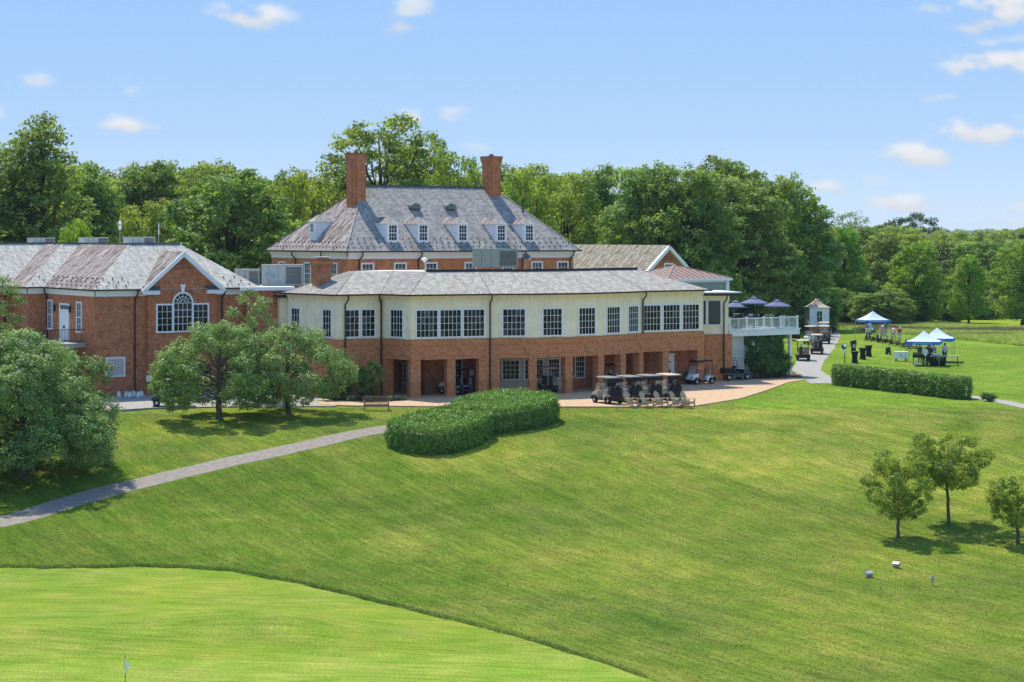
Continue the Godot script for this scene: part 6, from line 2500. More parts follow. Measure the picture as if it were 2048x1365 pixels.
func build_people() -> void:
	var A := make_figure(pose("stand"))
	var B := make_figure(pose("work"))
	var C := make_figure(pose("address"))
	var tan := Color(0.42, 0.25, 0.17)
	var pale := Color(0.55, 0.36, 0.27)
	var dk := Color(0.02, 0.02, 0.025)
	var navy := Color(0.02, 0.03, 0.07)
	var white := Color(0.72, 0.72, 0.78)
	person("person in a white shirt and navy trousers at the left under the far tent", C, G(38.85, 218.0), -20, Color(0.62, 0.58, 0.7), navy, tan, dk, "hair")
	person("person in a pink shirt and wide white hat under the far tent", A, G(40.25, 217.0), 170, Color(0.7, 0.34, 0.3), Color(0.5, 0.5, 0.52), pale, white, "brim")
	person("person in a pale pink top just left of the red shirt", C, G(41.5, 217.4), 160, Color(0.66, 0.42, 0.46), Color(0.42, 0.4, 0.38), pale, dk, "hair")
	person("person in a bright red shirt, white cap and pale shorts", C, G(41.85, 216.4), 25, Color(0.55, 0.012, 0.06), Color(0.62, 0.62, 0.64), pale, white, "cap", true)
	person("person in pale blue with a dark cap behind the pink shirt", A, G(41.0, 229.0), 200, Color(0.42, 0.52, 0.62), Color(0.4, 0.42, 0.45), tan, dk, "cap")
	person("person in a slate blue shirt at the back right of the far tent", A, G(42.9, 229.5), -60, Color(0.1, 0.17, 0.3), Color(0.3, 0.32, 0.36), tan, dk, "cap")
	person("cook in a long white apron standing at the grill", B, G(37.35, 180.6), 175, Color(0.72, 0.75, 0.82), dk, tan, Color(0.72, 0.75, 0.82), "cap")
	person("person in a dark green shirt behind the cook in white", A, G(37.55, 184.0), 20, Color(0.04, 0.075, 0.06), dk, tan, dk, "hair")
	person("cook in black leaning over the serving table", B, G(38.1, 182.4), 150, Color(0.03, 0.022, 0.03), dk, tan, dk, "cap")
	person("person in a grey-brown shirt in the middle under the front tents", A, G(38.5, 184.8), 30, Color(0.1, 0.085, 0.075), dk, tan, dk, "cap")
	person("person in a lilac top with dark hair under the front tents", B, G(38.95, 184.4), -30, Color(0.3, 0.27, 0.42), dk, pale, dk, "hair")
	person("person in a white shirt and dark shorts at the right under the tents", A, G(40.15, 185.4), 190, Color(0.6, 0.63, 0.72), Color(0.03, 0.05, 0.05), pale, dk, "hair", true)

func tuft_mesh(hgt: float, wid: float, blades: int, seed_no: int) -> Mesh:
	rng.seed = seed_no
	var s := Shape.new()
	s.tint = true
	for k in blades:
		var q := rng.randf() * TAU
		var o := Vector3(cos(q), 0, sin(q)) * wid * rng.randf()
		var side := Vector3(-sin(q), 0, cos(q)) * wid * 0.16
		var tip := o * 1.5 + Vector3(rng.randf_range(-1, 1) * wid * 0.5, hgt * rng.randf_range(0.6, 1.1), rng.randf_range(-1, 1) * wid * 0.5)
		s.col = Color.WHITE * rng.randf_range(0.85, 1.15)
		s.poly([o - side, tip, o + side])
	return s.mesh()

func scatter(called: String, label: String, cat: String, ms: Mesh, mat: Material, rows: PackedFloat32Array, cnt: int) -> void:
	var mm := MultiMesh.new()
	mm.transform_format = MultiMesh.TRANSFORM_3D
	mm.use_colors = true
	mm.mesh = ms
	mm.instance_count = cnt
	mm.buffer = rows
	var o := MultiMeshInstance3D.new()
	o.multimesh = mm
	o.material_override = mat
	o.name = numbered(called)
	add_child(o)
	tag(o, label, cat, "", "stuff")

func row_of(buf: PackedFloat32Array, at: Vector3, turn: float, sx: float, sy: float, c: Color) -> void:
	var co := cos(turn)
	var si := sin(turn)
	buf.append_array(PackedFloat32Array([co * sx, 0, si * sx, at.x, 0, sy, 0, at.y, -si * sx, 0, co * sx, at.z, c.r, c.g, c.b, 1.0]))

func paved(x: float, d: float) -> bool:
	for k in PATH.size() - 1:
		var a := Vector2(PATH[k][0], PATH[k][1])
		var b := Vector2(PATH[k + 1][0], PATH[k + 1][1])
		if Geometry2D.get_closest_point_to_segment(Vector2(x, d), a, b).distance_to(Vector2(x, d)) < 1.25:
			return true
	return false

const PATH := [[-36.0, 101.0], [-31.5, 104.2], [-27.44, 107.2], [-23.34, 113.3], [-18.55, 118.9], [-13.17, 124.2], [-9.6, 128.6], [-6.9, 131.2]]

func build_grass() -> void:
	# mown tufts over the slope, longer along the edge of the green
	rng.seed = 31
	var buf := PackedFloat32Array()
	var cnt := 0
	var want := 230000
	for k in want:
		var d := lerpf(71.0, 139.3, pow(rng.randf(), 0.85))
		var hw := d * 0.262
		var x := rng.randf_range(-hw, hw)
		if k % 19 == 3 and x < 5.0:
			d = green_edge(x) + rng.randf_range(0.02, 1.0)
		if k % 7 == 0:
			d = rng.randf_range(139.0, 205.0)
			x = rng.randf_range(12.0, d * 0.262)
			if x < 13.3 + (d - 140.0) * 0.43 or (d > 164.0 and x < 31.0 + (d - 190.0) * 0.2):
				continue
		if d < green_edge(x) + 0.02 or (x < -5 and d > 100 and paved(x, d)) or (d > 136.0 and x < -12.0):
			continue
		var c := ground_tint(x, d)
		var l := rng.randf_range(0.75, 1.25)
		var edge := d - green_edge(x)
		var tall := 1.0
		if edge < 1.0:
			tall = 1.2 + 1.6 * maxf(0.0, 0.6 - edge) * rng.randf_range(0.3, 1.6)
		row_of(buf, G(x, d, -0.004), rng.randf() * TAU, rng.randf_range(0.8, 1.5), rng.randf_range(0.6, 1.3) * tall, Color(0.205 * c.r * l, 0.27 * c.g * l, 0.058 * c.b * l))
		cnt += 1
	scatter("mown_grass", "mown grass of the slope below the clubhouse", "grass", tuft_mesh(0.03, 0.06, 5, 5), M.tuft, buf, cnt)
	# the unmown meadow behind the tee
	buf = PackedFloat32Array()
	cnt = 0
	for k in 52000:
		var d := rng.randf_range(206.0, 345.0)
		var x := rng.randf_range(16.0, 0.275 * d)
		var lim := 262.0
		if x > 41.0:
			lim = lerpf(262.0, 207.0, clampf((x - 41.0) / 12.0, 0, 1))
		var field := x > 62.0 and d > 268.0 - (x - 62.0) * 1.2
		if d < lim or field or absf(x - 38.5) < 3.0 and d < 256.0:
			continue
		var s := patch_noise.get_noise_2d(x * 0.6 + 90, d * 0.6)
		var l := rng.randf_range(0.7, 1.25)
		var c := Color(0.62, 0.68, 0.17).lerp(Color(0.34, 0.30, 0.15), smoothstep(0.0, 0.35, s + (0.25 if d > lim + 22.0 and d < lim + 44.0 else -0.12)))
		row_of(buf, G(x, d, -0.02), rng.randf() * TAU, rng.randf_range(0.8, 1.4), rng.randf_range(0.6, 1.2), Color(c.r * l, c.g * l, c.b * l))
		cnt += 1
	scatter("meadow_grass", "tall unmown meadow grass behind the tee", "grass", tuft_mesh(0.42, 0.34, 14, 6), M.tuft, buf, cnt)

func build_woods() -> void:
	var dark := {"a": Color(0.175, 0.26, 0.07), "b": Color(0.42, 0.52, 0.145)}
	var mid := {"a": Color(0.18, 0.26, 0.065), "b": Color(0.43, 0.52, 0.135)}
	var bright := {"a": Color(0.24, 0.33, 0.055), "b": Color(0.48, 0.55, 0.115)}
	var soft := {"a": Color(0.19, 0.24, 0.085), "b": Color(0.40, 0.45, 0.15)}
	var kinds := {}
	kinds.oak = tree_meshes(101, 20.0, 12.5, {"a": dark.a, "b": mid.b, "lobes": 62, "rel": 0.135, "clear": 0.02, "per": 22, "leaf": 0.201, "spacing": 1.0, "tuft": 0.7})
	kinds.maple = tree_meshes(102, 19.0, 12.0, {"a": dark.a, "b": dark.b, "lobes": 64, "rel": 0.135, "clear": 0.02, "per": 22, "leaf": 0.195, "spacing": 0.9, "tuft": 0.62, "belly": 0.38})
	kinds.poplar = tree_meshes(103, 25.0, 11.5, {"a": mid.a, "b": mid.b, "lobes": 54, "rel": 0.125, "clear": 0.02, "per": 20, "leaf": 0.201, "spacing": 1.1, "tuft": 0.75, "taper": 0.45, "squash": 1.1})
	kinds.airy = tree_meshes(104, 21.0, 11.0, {"a": soft.a, "b": soft.b, "lobes": 34, "rel": 0.125, "clear": 0.18, "per": 15, "leaf": 0.189, "spacing": 1.2, "tuft": 0.8, "squash": 0.75})
	kinds.willow = tree_meshes(105, 17.0, 11.0, {"a": bright.a, "b": bright.b, "lobes": 58, "rel": 0.125, "clear": 0.02, "per": 20, "leaf": 0.183, "spacing": 1.0, "tuft": 0.75, "squash": 0.85})
	kinds.tall = tree_meshes(106, 26.0, 13.0, {"a": mid.a, "b": mid.b, "lobes": 46, "rel": 0.125, "clear": 0.2, "per": 22, "leaf": 0.201, "spacing": 1.0, "tuft": 0.7, "belly": 0.55})
	kinds.lime = tree_meshes(107, 12.0, 9.5, {"a": Color(0.20, 0.34, 0.04), "b": Color(0.38, 0.54, 0.085), "lobes": 50, "rel": 0.13, "clear": 0.05, "per": 20, "leaf": 0.153, "spacing": 0.7, "tuft": 0.5, "taper": 0.3})
	kinds.pine = tree_meshes(108, 17.0, 7.0, {"a": Color(0.07, 0.11, 0.07), "b": Color(0.15, 0.20, 0.12), "lobes": 14, "rel": 0.16, "clear": 0.48, "per": 22, "leaf": 0.189, "spacing": 0.8, "tuft": 0.65, "squash": 0.55})
	print("tree kinds ", Time.get_ticks_msec())
	var rows := [
		["oak_tree", "tall dark tree with a ragged top at the left edge of the sky", "poplar", 80, 208, 25.3, 12.0],
		["oak_tree", "dark tree cut by the left picture edge behind the brick wing", "oak", -40, 212, 22.5, 12.5],
		["maple_tree", "dark green tree right of the tallest left tree, behind the brick wing", "poplar", 178, 218, 20.5, 9.5],
		["locust_tree", "small airy grey-green treetop rising behind the left trees", "airy", 226, 268, 22.5, 7.0],
		["young_maple", "pale green tree low behind the brick wing roof ridge", "willow", 285, 236, 16.5, 9.0],
		["locust_tree", "airy pale treetop left of the round dark maple", "airy", 352, 262, 20.5, 9.0],
		["sugar_maple", "large round dark maple between the brick wing and the main house", "maple", 462, 192, 18.8, 12.0],
		["ash_tree", "green treetop just behind the large round maple", "oak", 432, 246, 22.2, 10.0],
		["cherry_tree", "yellow-green tree left of the main house roof slope", "willow", 600, 226, 19.4, 9.0],
		["larch_tree", "light feathery tree with a pointed top left of the left chimney", "poplar", 570, 250, 21.0, 7.0],
		["tulip_tree", "tallest tree, open crown rising behind the left chimney", "tall", 758, 246, 27.4, 14.0],
		["tulip_tree", "second tall open treetop, right of the tallest one", "tall", 832, 262, 26.0, 9.0],
		["ash_tree", "bright tree between the two chimneys", "willow", 915, 236, 22.6, 8.0],
		["birch_tree", "yellow-green tree right of the right chimney", "willow", 1042, 226, 19.8, 9.5],
		["birch_tree", "yellow-green airy tree behind the rear wing roof", "willow", 1128, 236, 20.0, 9.5],
		["ash_tree", "slim green treetop above the rear wing", "poplar", 1205, 246, 21.6, 8.5],
		["beech_tree", "full green tree right of the rear wing gable", "oak", 1298, 226, 20.8, 10.5],
		["beech_tree", "high rounded green tree above the copper-coloured roof", "oak", 1378, 222, 20.4, 10.5],
		["red_oak", "broad dark oak behind the deck parasols", "maple", 1470, 238, 19.9, 13.0],
		["red_oak", "dark oak at the right end of the tall trees, beside the hut", "maple", 1562, 252, 19.6, 12.5],
		["linden_tree", "fresh green round tree standing right of the hut", "lime", 1690, 296, 14.6, 9.0],
		["linden_tree", "bright lime-green tree beyond the single tent", "lime", 1836, 284, 12.2, 10.2],
		["linden_tree", "slender lime-green tree right of the brightest one", "lime", 1938, 290, 10.2, 6.8],
		["willow_tree", "drooping green tree cut by the right picture edge", "willow", 2046, 270, 12.0, 8.0],
		["pine_tree", "left one of three dark pines on the skyline", "pine", 1788, 405, 18.4, 7.5],
		["pine_tree", "middle, slimmest of three dark pines on the skyline", "pine", 1816, 410, 18.6, 5.5],
		["pine_tree", "right, tallest of three dark pines on the skyline", "pine", 1846, 402, 19.4, 8.0],
		["locust_tree", "airy rounded treetop at the start of the far wood", "airy", 1700, 360, 19.0, 10.0],
		["hickory_tree", "dull green tree below the three pines", "oak", 1790, 345, 15.0, 13.0],
		["hickory_tree", "dull green tree right of the three pines", "airy", 1890, 352, 15.5, 12.0],
		["hickory_tree", "grey-green tree behind the slender lime-green tree", "oak", 1960, 340, 13.2, 12.0],
		["magnolia_tree", "small brownish tree behind the left air unit", "pine", 92, 178, 10.8, 5.0],
		["dogwood_tree", "small yellow-green tree behind the middle air unit", "lime", 152, 174, 13.6, 5.5],
	]
	var dims := {"oak": [20.0, 12.5], "maple": [19.0, 12.0], "poplar": [25.0, 11.5], "airy": [21.0, 11.0], "willow": [17.0, 11.0], "tall": [26.0, 13.0], "lime": [12.0, 9.5], "pine": [17.0, 7.0]}
	var k := 0
	for r in rows:
		var d: float = r[4]
		var x: float = (r[3] - 1024.0) * d / 4000.0
		var dm: Array = dims[r[2]]
		var w: float = r[6] / dm[1] * (1.3 if r[4] < 300.0 and r[2] != "lime" else 1.1)
		plant_tree(r[0], r[1], kinds[r[2]], G(x, d), (k * 73) % 360, Vector3(w, r[5] / dm[0], w), "trees behind the clubhouse")
		k += 1
	# the wood behind them, one mass
	rng.seed = 61
	for kk in ["oak", "willow", "airy", "maple"]:
		var am := ArrayMesh.new()
		for z in 2:
			am.add_surface_from_arrays(Mesh.PRIMITIVE_TRIANGLES, kinds[kk][z].surface_get_arrays(0))
			am.surface_set_material(z, M.bark_dark if z == 0 else M.leaf)
		var buf := PackedFloat32Array()
		var cnt := 0
		for z in 44:
			var d := rng.randf_range(248.0, 330.0)
			var x := rng.randf_range(-0.29, 0.135) * d
			if z > 25:
				d = rng.randf_range(350.0, 450.0)
				x = rng.randf_range(0.15, 0.29) * d
			var hh: float = (rng.randf_range(19.5, 23.0) if z <= 25 else rng.randf_range(13.0, 17.0)) / dims[kk][0]
			var ww: float = rng.randf_range(12.0, 16.0) / dims[kk][1]
			var q := rng.randf_range(0.8, 1.15)
			row_of(buf, G(x, d), rng.randf() * TAU, ww, hh, Color(q, q, q))
			cnt += 1
		# undergrowth along the edge of the wood
		if kk == "maple" or kk == "oak":
			for z in 34:
				var f := rng.randf()
				var d := lerpf(238.0, 352.0, f) + rng.randf_range(-6, 10)
				var x := lerpf(22.0, 98.0, f) + rng.randf_range(-9, 6)
				if x / d > 0.27: continue
				var sc := rng.randf_range(3.0, 6.5)
				row_of(buf, G(x, d, -0.6), rng.randf() * TAU, sc * 1.2 / dims[kk][1], sc / dims[kk][0], Color(0.85, 0.9, 0.85))
				cnt += 1
		var mm := MultiMesh.new()
		mm.transform_format = MultiMesh.TRANSFORM_3D
		mm.use_colors = true
		mm.mesh = am
		mm.instance_count = cnt
		mm.buffer = buf
		var o := MultiMeshInstance3D.new()
		o.multimesh = mm
		o.name = numbered("woodland")
		add_child(o)
		tag(o, {"oak": "mid-green wood massed behind the nearer trees", "willow": "yellow-green wood massed behind the nearer trees", "airy": "grey-green wood massed behind the nearer trees", "maple": "dark wood and undergrowth massed behind the nearer trees"}[kk], "wood", "", "stuff")
	# far wooded ridge
	var s := Shape.new()
	s.tint = true
	var fn := FastNoiseLite.new()
	fn.seed = 12
	fn.frequency = 0.02
	fn.fractal_octaves = 4
	rng.seed = 5
	for layer in [[900.0, 3.0, -9.0], [1700.0, 16.0, -8.0], [2300.0, 20.0, -8.0]]:
		var b := s.v.size()
		var n := 500
		for j in n + 1:
			var x: float = lerpf(-0.1, 0.62, j / float(n)) * layer[0]
			var top: float = layer[1] + fn.get_noise_2d(x * 0.15, layer[0]) * 6.0 + fn.get_noise_2d(x * 2.6, layer[0]) * 4.0 + rng.randf_range(-0.8, 0.8)
			for z in 4:
				s.col = Color(0.20, 0.27, 0.11) * rng.randf_range(0.7, 1.3)
				s.vert(Vector3(x, lerpf(layer[2], top, z / 3.0), -layer[0] - z * 30.0), Vector3(rng.randf_range(-0.3, 0.3), 0.75, 0.6).normalized())
		for j in n:
			for z in 3:
				var q := b + j * 4 + z
				s.i.append_array(PackedInt32Array([q, q + 1, q + 4, q + 4, q + 1, q + 5]))
	struct("hills", s, M.skin)

func build_lawn_plants() -> void:
	var ga := Color(0.15, 0.235, 0.06)
	var gb := Color(0.40, 0.52, 0.155)
	# crab apples left of the terrace
	var crab := {"a": ga, "b": gb, "per": 24, "leaf": 0.074, "spacing": 0.17, "tuft": 0.33, "squash": 0.72}
	var big := tree_meshes(201, 8.6, 12.4, crab.merged({"a": Color(0.14, 0.225, 0.06), "b": Color(0.38, 0.50, 0.155), "lobes": 70, "rel": 0.115, "spacing": 0.17, "clear": 0.03, "trunk": 0.2, "belly": 0.3, "twigs": 3, "twig_reach": 1.1}, true))
	plant_tree("crab_apple", "large leafy tree at the left edge of the lawn, above the path", big, G(-28.6, 117.0), 40, Vector3(1, 1, 1), "crab apple trees on the lawn", M.bark)
	var c1 := tree_meshes(202, 6.5, 9.8, crab.merged({"lobes": 40, "rel": 0.105, "clear": 0.1, "trunk": 0.2, "belly": 0.36, "twigs": 4, "twig_reach": 1.5}))
	plant_tree("crab_apple", "wide spreading tree in front of the brick wing, over the parked cart", c1, G(-19.6, 133.8), 0, Vector3(1, 1, 1), "crab apple trees on the lawn", M.bark)
	var c2 := tree_meshes(203, 6.3, 9.4, crab.merged({"lobes": 36, "rel": 0.1, "clear": 0.1, "trunk": 0.17, "belly": 0.34, "twigs": 6, "twig_reach": 2.0}))
	plant_tree("crab_apple", "spreading tree with bare twigs in front of the cream wing's left end", c2, G(-15.2, 136.0), 100, Vector3(1, 1, 1), "crab apple trees on the lawn", M.bark)
	var tp := tree_meshes(204, 8.4, 4.0, crab.merged({"lobes": 24, "rel": 0.13, "clear": 0.22, "trunk": 0.12, "belly": 0.6, "twigs": 5, "twig_reach": 1.8}))
	plant_tree("crab_apple", "taller feathery tree rising behind the two spreading ones", tp, G(-18.6, 143.6), 10, Vector3(1, 1, 1), "crab apple trees on the lawn", M.bark)
	plant_tree("crab_apple", "leafy branch ends cut by the left picture edge beside the brick wing", tp, G(-37.2, 142.0), 70, Vector3(1.25, 1.2, 1.25), "crab apple trees on the lawn", M.bark)
	# young dogwoods on the lower slope
	var dg := {"a": Color(0.19, 0.27, 0.05), "b": Color(0.48, 0.55, 0.11), "per": 24, "leaf": 0.058, "spacing": 0.1, "tuft": 0.21, "twigs": 3, "fork": 0.06}
	var d1 := tree_meshes(211, 4.6, 3.9, dg.merged({"lobes": 30, "rel": 0.14, "clear": 0.22, "trunk": 0.08, "belly": 0.55, "twig_reach": 1.6, "squash": 0.7}))
	plant_tree("dogwood_tree", "small tree with bare upper twigs, left of the three on the lower lawn", d1, G(20.08, 103.9), 0, Vector3(1, 1, 1), "young trees on the lower lawn", M.bark)
	var d2 := tree_meshes(212, 5.0, 5.4, dg.merged({"lobes": 34, "rel": 0.125, "clear": 0.36, "trunk": 0.085, "belly": 0.62, "squash": 0.5}))
	plant_tree("dogwood_tree", "small umbrella-shaped tree, middle of the three on the lower lawn", d2, G(23.31, 106.7), 30, Vector3(1, 1, 1), "young trees on the lower lawn", M.bark)
	var d3 := tree_meshes(213, 3.6, 3.6, dg.merged({"lobes": 24, "rel": 0.15, "clear": 0.25, "trunk": 0.08, "belly": 0.5, "squash": 0.7}))
	plant_tree("dogwood_tree", "small tree cut by the right picture edge on the lower lawn", d3, G(25.9, 102.3), 0, Vector3(1, 1, 1), "young trees on the lower lawn", M.bark)
	# clipped hedges
	hedge_block("hedge", "broad clipped hedge, front part beside the path end", [[-8.0, 124.6], [-6.9, 122.7], [-4.3, 121.7], [-2.2, 124.2], [-1.1, 127.3], [-2.6, 130.8], [-4.7, 129.8], [-6.9, 126.6]], 1.6, "clipped hedges", 170.0)
	hedge_block("hedge", "broad clipped hedge, back part beside the terrace", [[-4.3, 130.0], [-2.4, 127.6], [0.6, 128.9], [2.9, 131.3], [3.1, 133.8], [1.7, 136.6], [-1.2, 137.2], [-3.3, 133.6]], 1.6, "clipped hedges", 170.0)
	var hk := [[26.7, 159.3, "leftmost"], [28.0, 156.6, "second from left"], [29.6, 153.2, "third from left"], [31.2, 149.7, "fourth from left"], [32.5, 146.8, "rightmost"]]
	for k in 5:
		var a: Array = hk[k]
		var ln := 2.1 if k > 0 and k < 4 else 1.5
		var ax := Vector2(0.42, -0.907)
		var sd := Vector2(0.907, 0.42) * 0.85
		var c := Vector2(a[0], a[1])
		var o := []
		for q in [-ax * ln - sd, ax * ln - sd, ax * ln + sd, -ax * ln + sd]:
			o.append([c.x + q.x, c.y + q.y])
		hedge_block("hedge", "dark clipped hedge right of the terrace, %s block of the row" % a[2], o, 1.55, "clipped hedges", 150.0, 0.058, Color(0.090, 0.180, 0.038), Color(0.240, 0.375, 0.075))
	shrub("viburnum", "tall rounded shrub against the brick wall left of the arcade", G(-10.6, 145.6), Vector3(1.55, 2.7, 1.2), Color(0.135, 0.210, 0.060), Color(0.315, 0.390, 0.120), 0.09, 301)
	shrub("azalea", "low shrub left of the tall rounded one", G(-12.9, 144.6), Vector3(1.3, 1.7, 1.0), Color(0.135, 0.210, 0.060), Color(0.300, 0.375, 0.135), 0.09, 302)
	for p in [[-10.4, 143.6, "left of the bench"], [-9.0, 143.9, "behind the bench"], [-8.1, 144.5, "by the corner pier"], [-11.6, 143.9, "at the path corner of the bed"]]:
		shrub("lavender", "small grey-green bedding plant " + p[2], G(p[0], p[1]), Vector3(0.45, 0.4, 0.45), Color(0.180, 0.210, 0.150), Color(0.360, 0.390, 0.300), 0.045, 310 + int(p[0] * 10), "bedding plants")
	# creeper and roses at the deck
	rng.seed = 330
	var iv := thing("creeper", "dark green creeper climbing the white screen under the deck", "creeper", Vector3(18.0, 0.1, -165.6), GRID)
	var s := Shape.new()
	s.tint = true
	var spots := []
	for k in 520:
		var u := rng.randf_range(3.6, 6.0)
		var y := rng.randf_range(0.0, 3.55)
		if u < 4.1 and y < 1.0: continue
		spots.append([Vector3(u, y, -0.2 + 0.28 * patch_noise.get_noise_2d(u * 12, y * 12)), Vector3(0, 0, 1), rng.randf() * 0.7])
	for k in 110:
		var u := rng.randf_range(1.9, 3.7)
		spots.append([Vector3(u, 3.2 + 0.2 * sin(u * 5.0) + rng.randf_range(-0.25, 0.2), -0.28), Vector3(0, 0, 1), rng.randf()])
	leaves_into(s, spots, 14, Vector3(0.2, 0.2, 0.16), 0.085, Color(0.053, 0.120, 0.033), Color(0.165, 0.270, 0.068), 0.3)
	put("foliage", s, M.leaf_glossy, iv)
	var st := Shape.new()
	for u in [4.2, 4.9, 5.6]:
		limb(st, Vector3(u, -0.1, -0.25), Vector3(u + 0.2, 3.0, -0.36), 0.03, 0.012, 0.15, 5)
	put("stems", st, M.bark_dark, iv)
	var bs := Basis(Vector3.UP, deg_to_rad(GRID))
	var org := Vector3(18.0, 0.1, -165.6)
	var rose := [[2.5, 0.2, 0.9, 3.0, "tall narrow rose bush at the left of the deck screen"], [3.0, 0.5, 1.2, 1.9, "spreading rose bush below the deck screen"], [3.7, 0.6, 1.2, 1.6, "low rose bush with pale flowers in front of the creeper"], [4.9, 0.6, 1.0, 1.4, "small bush at the foot of the creeper"], [6.3, -0.3, 0.9, 2.4, "bush at the deck's right corner post"]]
	for k in rose.size():
		var a: Array = rose[k]
		shrub("rose_bush", a[4], org + bs * Vector3(a[0], 0, a[1]), Vector3(a[2] * 0.8, a[3], a[2] * 0.7), Color(0.090, 0.180, 0.045), Color(0.240, 0.360, 0.090), 0.075, 340 + k, "bushes along the deck")
	shrub("potted_plant", "small dark shrub beside the white porch door", Vector3(14.0, 0.03, -160.2), Vector3(0.35, 0.95, 0.35), Color(0.045, 0.090, 0.030), Color(0.105, 0.180, 0.045), 0.06, 350)
	shrub("sapling", "low ragged bush at the right end of the dark hedge", G(34.3, 144.0), Vector3(0.6, 0.7, 0.5), Color(0.075, 0.120, 0.038), Color(0.165, 0.240, 0.060), 0.06, 351)

func build_small_things() -> void:
	# parked carts: a row of four on the terrace
	var u := Vector2(cos(deg_to_rad(GRID)), sin(deg_to_rad(GRID)))
	var words := ["nearest and leftmost", "second from left", "third from left", "farthest and rightmost"]
	for k in 4:
		var c := Vector2(6.8, 142.2) + u * 1.78 * k
		golf_cart("beige golf cart with a black rain cover, %s of the row of four" % words[k], Vector3(c.x, 0.03, -c.y), 123, M.cart_cream, M.cart_tan if k == 3 else M.cart_roof, M.seat_grey, true, "golf carts parked in a row")
	golf_cart("white golf cart with a black roof parked alone beside the white door", Vector3(15.1, 0.03, -160.6), -143, M.cart_white, M.black, M.seat_tan, false)
	utility_cart("dark green utility cart with a cargo bed at the right of the terrace", Vector3(18.3, 0.03, -164.9), 33, M.cart_green, M.steel)
	golf_cart("golf cart with bags parked under the arcade, seen from behind", Vector3(2.75, 0.03, -152.6), 96, M.cart_cream, M.cart_tan, M.seat_grey, false)
	golf_cart("dark golf cart deep in the arcade behind the second pier", Vector3(-4.3, 0.03, -150.4), 140, M.cart_white, M.black, M.black, false)
	golf_cart("golf cart with a dark roof inside the arcade bay left of the white door", Vector3(11.9, 0.03, -160.3), 110, M.black, M.black, M.black, false)
	golf_cart("golf cart full of bags in the arcade bay beside the plaster wall", Vector3(7.9, 0.03, -156.0), 100, M.cart_cream, M.black, M.seat_grey, false)
	golf_cart("tan golf cart nearest the terrace on the uphill path", G(27.3, 187.5, 0.03), 84, M.cart_tan, M.cart_tan, M.seat_tan, false, "golf carts on the uphill path")
	golf_cart("golf cart with bags second on the uphill path, right side", G(29.9, 196.0, 0.03), 82, M.cart_tan, M.cart_tan, M.seat_tan, false, "golf carts on the uphill path")
	golf_cart("golf cart coming down the uphill path, front showing", G(31.7, 212.0, 0.03), -110, M.cart_cream, M.cart_tan, M.seat_tan, false, "golf carts on the uphill path")
	golf_cart("dark-fronted golf cart at the right side of the path below the hut", G(33.2, 212.5, 0.03), 80, M.black, M.cart_tan, M.seat_tan, false, "golf carts on the uphill path")
	golf_cart("last golf cart on the path, just below the hut", G(34.6, 221.5, 0.03), 78, M.black, M.cart_tan, M.seat_tan, false, "golf carts on the uphill path")
	golf_cart("black golf cart between the deck corner and the hut", G(30.9, 219.0, 0.03), 80, M.black, M.black, M.black, false, "golf carts on the uphill path")
	var bags := [[2.5, 151.6, 0.45, "dark golf bag on the left of the arcade cart"], [2.95, 151.55, 0.45, "dark golf bag on the right of the arcade cart"], [-3.75, 149.35, 0.1, "grey golf bag on the cart behind the second pier, left one"], [-3.1, 149.5, 0.1, "grey golf bag on the cart behind the second pier, right one"],
		[7.6, 154.9, 0.4, "pale golf bag in the bay beside the plaster wall, left one"], [8.1, 154.95, 0.4, "pale golf bag in the bay beside the plaster wall, right one"], [26.95, 186.4, 0.5, "golf bag on the nearest path cart"], [29.6, 194.9, 0.5, "golf bag with a blue cover on the second path cart"], [30.1, 194.95, 0.5, "dark golf bag on the second path cart"], [33.0, 211.3, 0.5, "golf bag on the dark-fronted path cart"]]
	for k in bags.size():
		var b: Array = bags[k]
		var mat: Material = [M.black_soft, M.seat_grey, M.grille, M.navy][k % 4] if k > 1 else M.black_soft
		golf_bag(b[3], G(b[0], b[1], b[2]), 90, 0.14, mat, M.black)
	golf_bag("purple and black golf bag leaning on the second bag stand", G(39.55, 215.4), 20, 0.25, M.navy, M.black)
	# weathered chairs along the lawn edge
	var cw := ["leftmost", "second from left", "middle", "second from right", "rightmost"]
	var cx := [8.35, 9.42, 10.45, 11.55, 12.3]
	for k in 5:
		adirondack("weathered wooden lawn chair, %s of the five by the carts" % cw[k], Vector3(cx[k], 0.0, -139.75 + 0.12 * sin(k * 2.0)), -42 + 4 * sin(k * 3.0))
	bench("slatted teak bench on the grass beside the broad hedge", G(-9.35, 137.9), 3)
	for p in [[-6.35, 150.2, "near the middle of the left arcade bay"], [-2.35, 150.8, "at the right end of the left arcade"]]:
		var t := thing("planter_box", "brown wooden bin " + p[2], "bin", Vector3(p[0], 0.03, -p[1]), GRID, "wooden bins in the arcade")
		var s := Shape.new()
		s.box(Vector3(0, 0.5, 0), Vector3(0.8, 1.0, 0.6))
		put("body", s, M.box_wood, t)
		var l := Shape.new()
		l.box(Vector3(0, 1.03, 0), Vector3(0.86, 0.06, 0.66))
		put("lid", l, M.box_wood, t)
		var d := Shape.new()
		for z in [-0.2, 0.2]:
			d.box(Vector3(z, 0.48, 0.305), Vector3(0.34, 0.8, 0.02))
		put("door_panel", d, M.box_wood, t)
	var nt := thing("notice_board", "white notice sheet on the brick wall behind the golf bags", "notice", Vector3(-3.05, 1.55, -151.35), GRID)
	var ns := Shape.new()
	ns.box(Vector3.ZERO, Vector3(0.36, 0.45, 0.03))
	put("board", ns, M.white, nt)
	# service yard
	var gw := ["leftmost", "second from left", "third from left", "rightmost", "back left", "back right"]
	var gp := [[-28.9, 147.0], [-28.35, 146.95], [-28.05, 146.7], [-27.45, 146.8], [-27.9, 147.5], [-27.35, 147.55]]
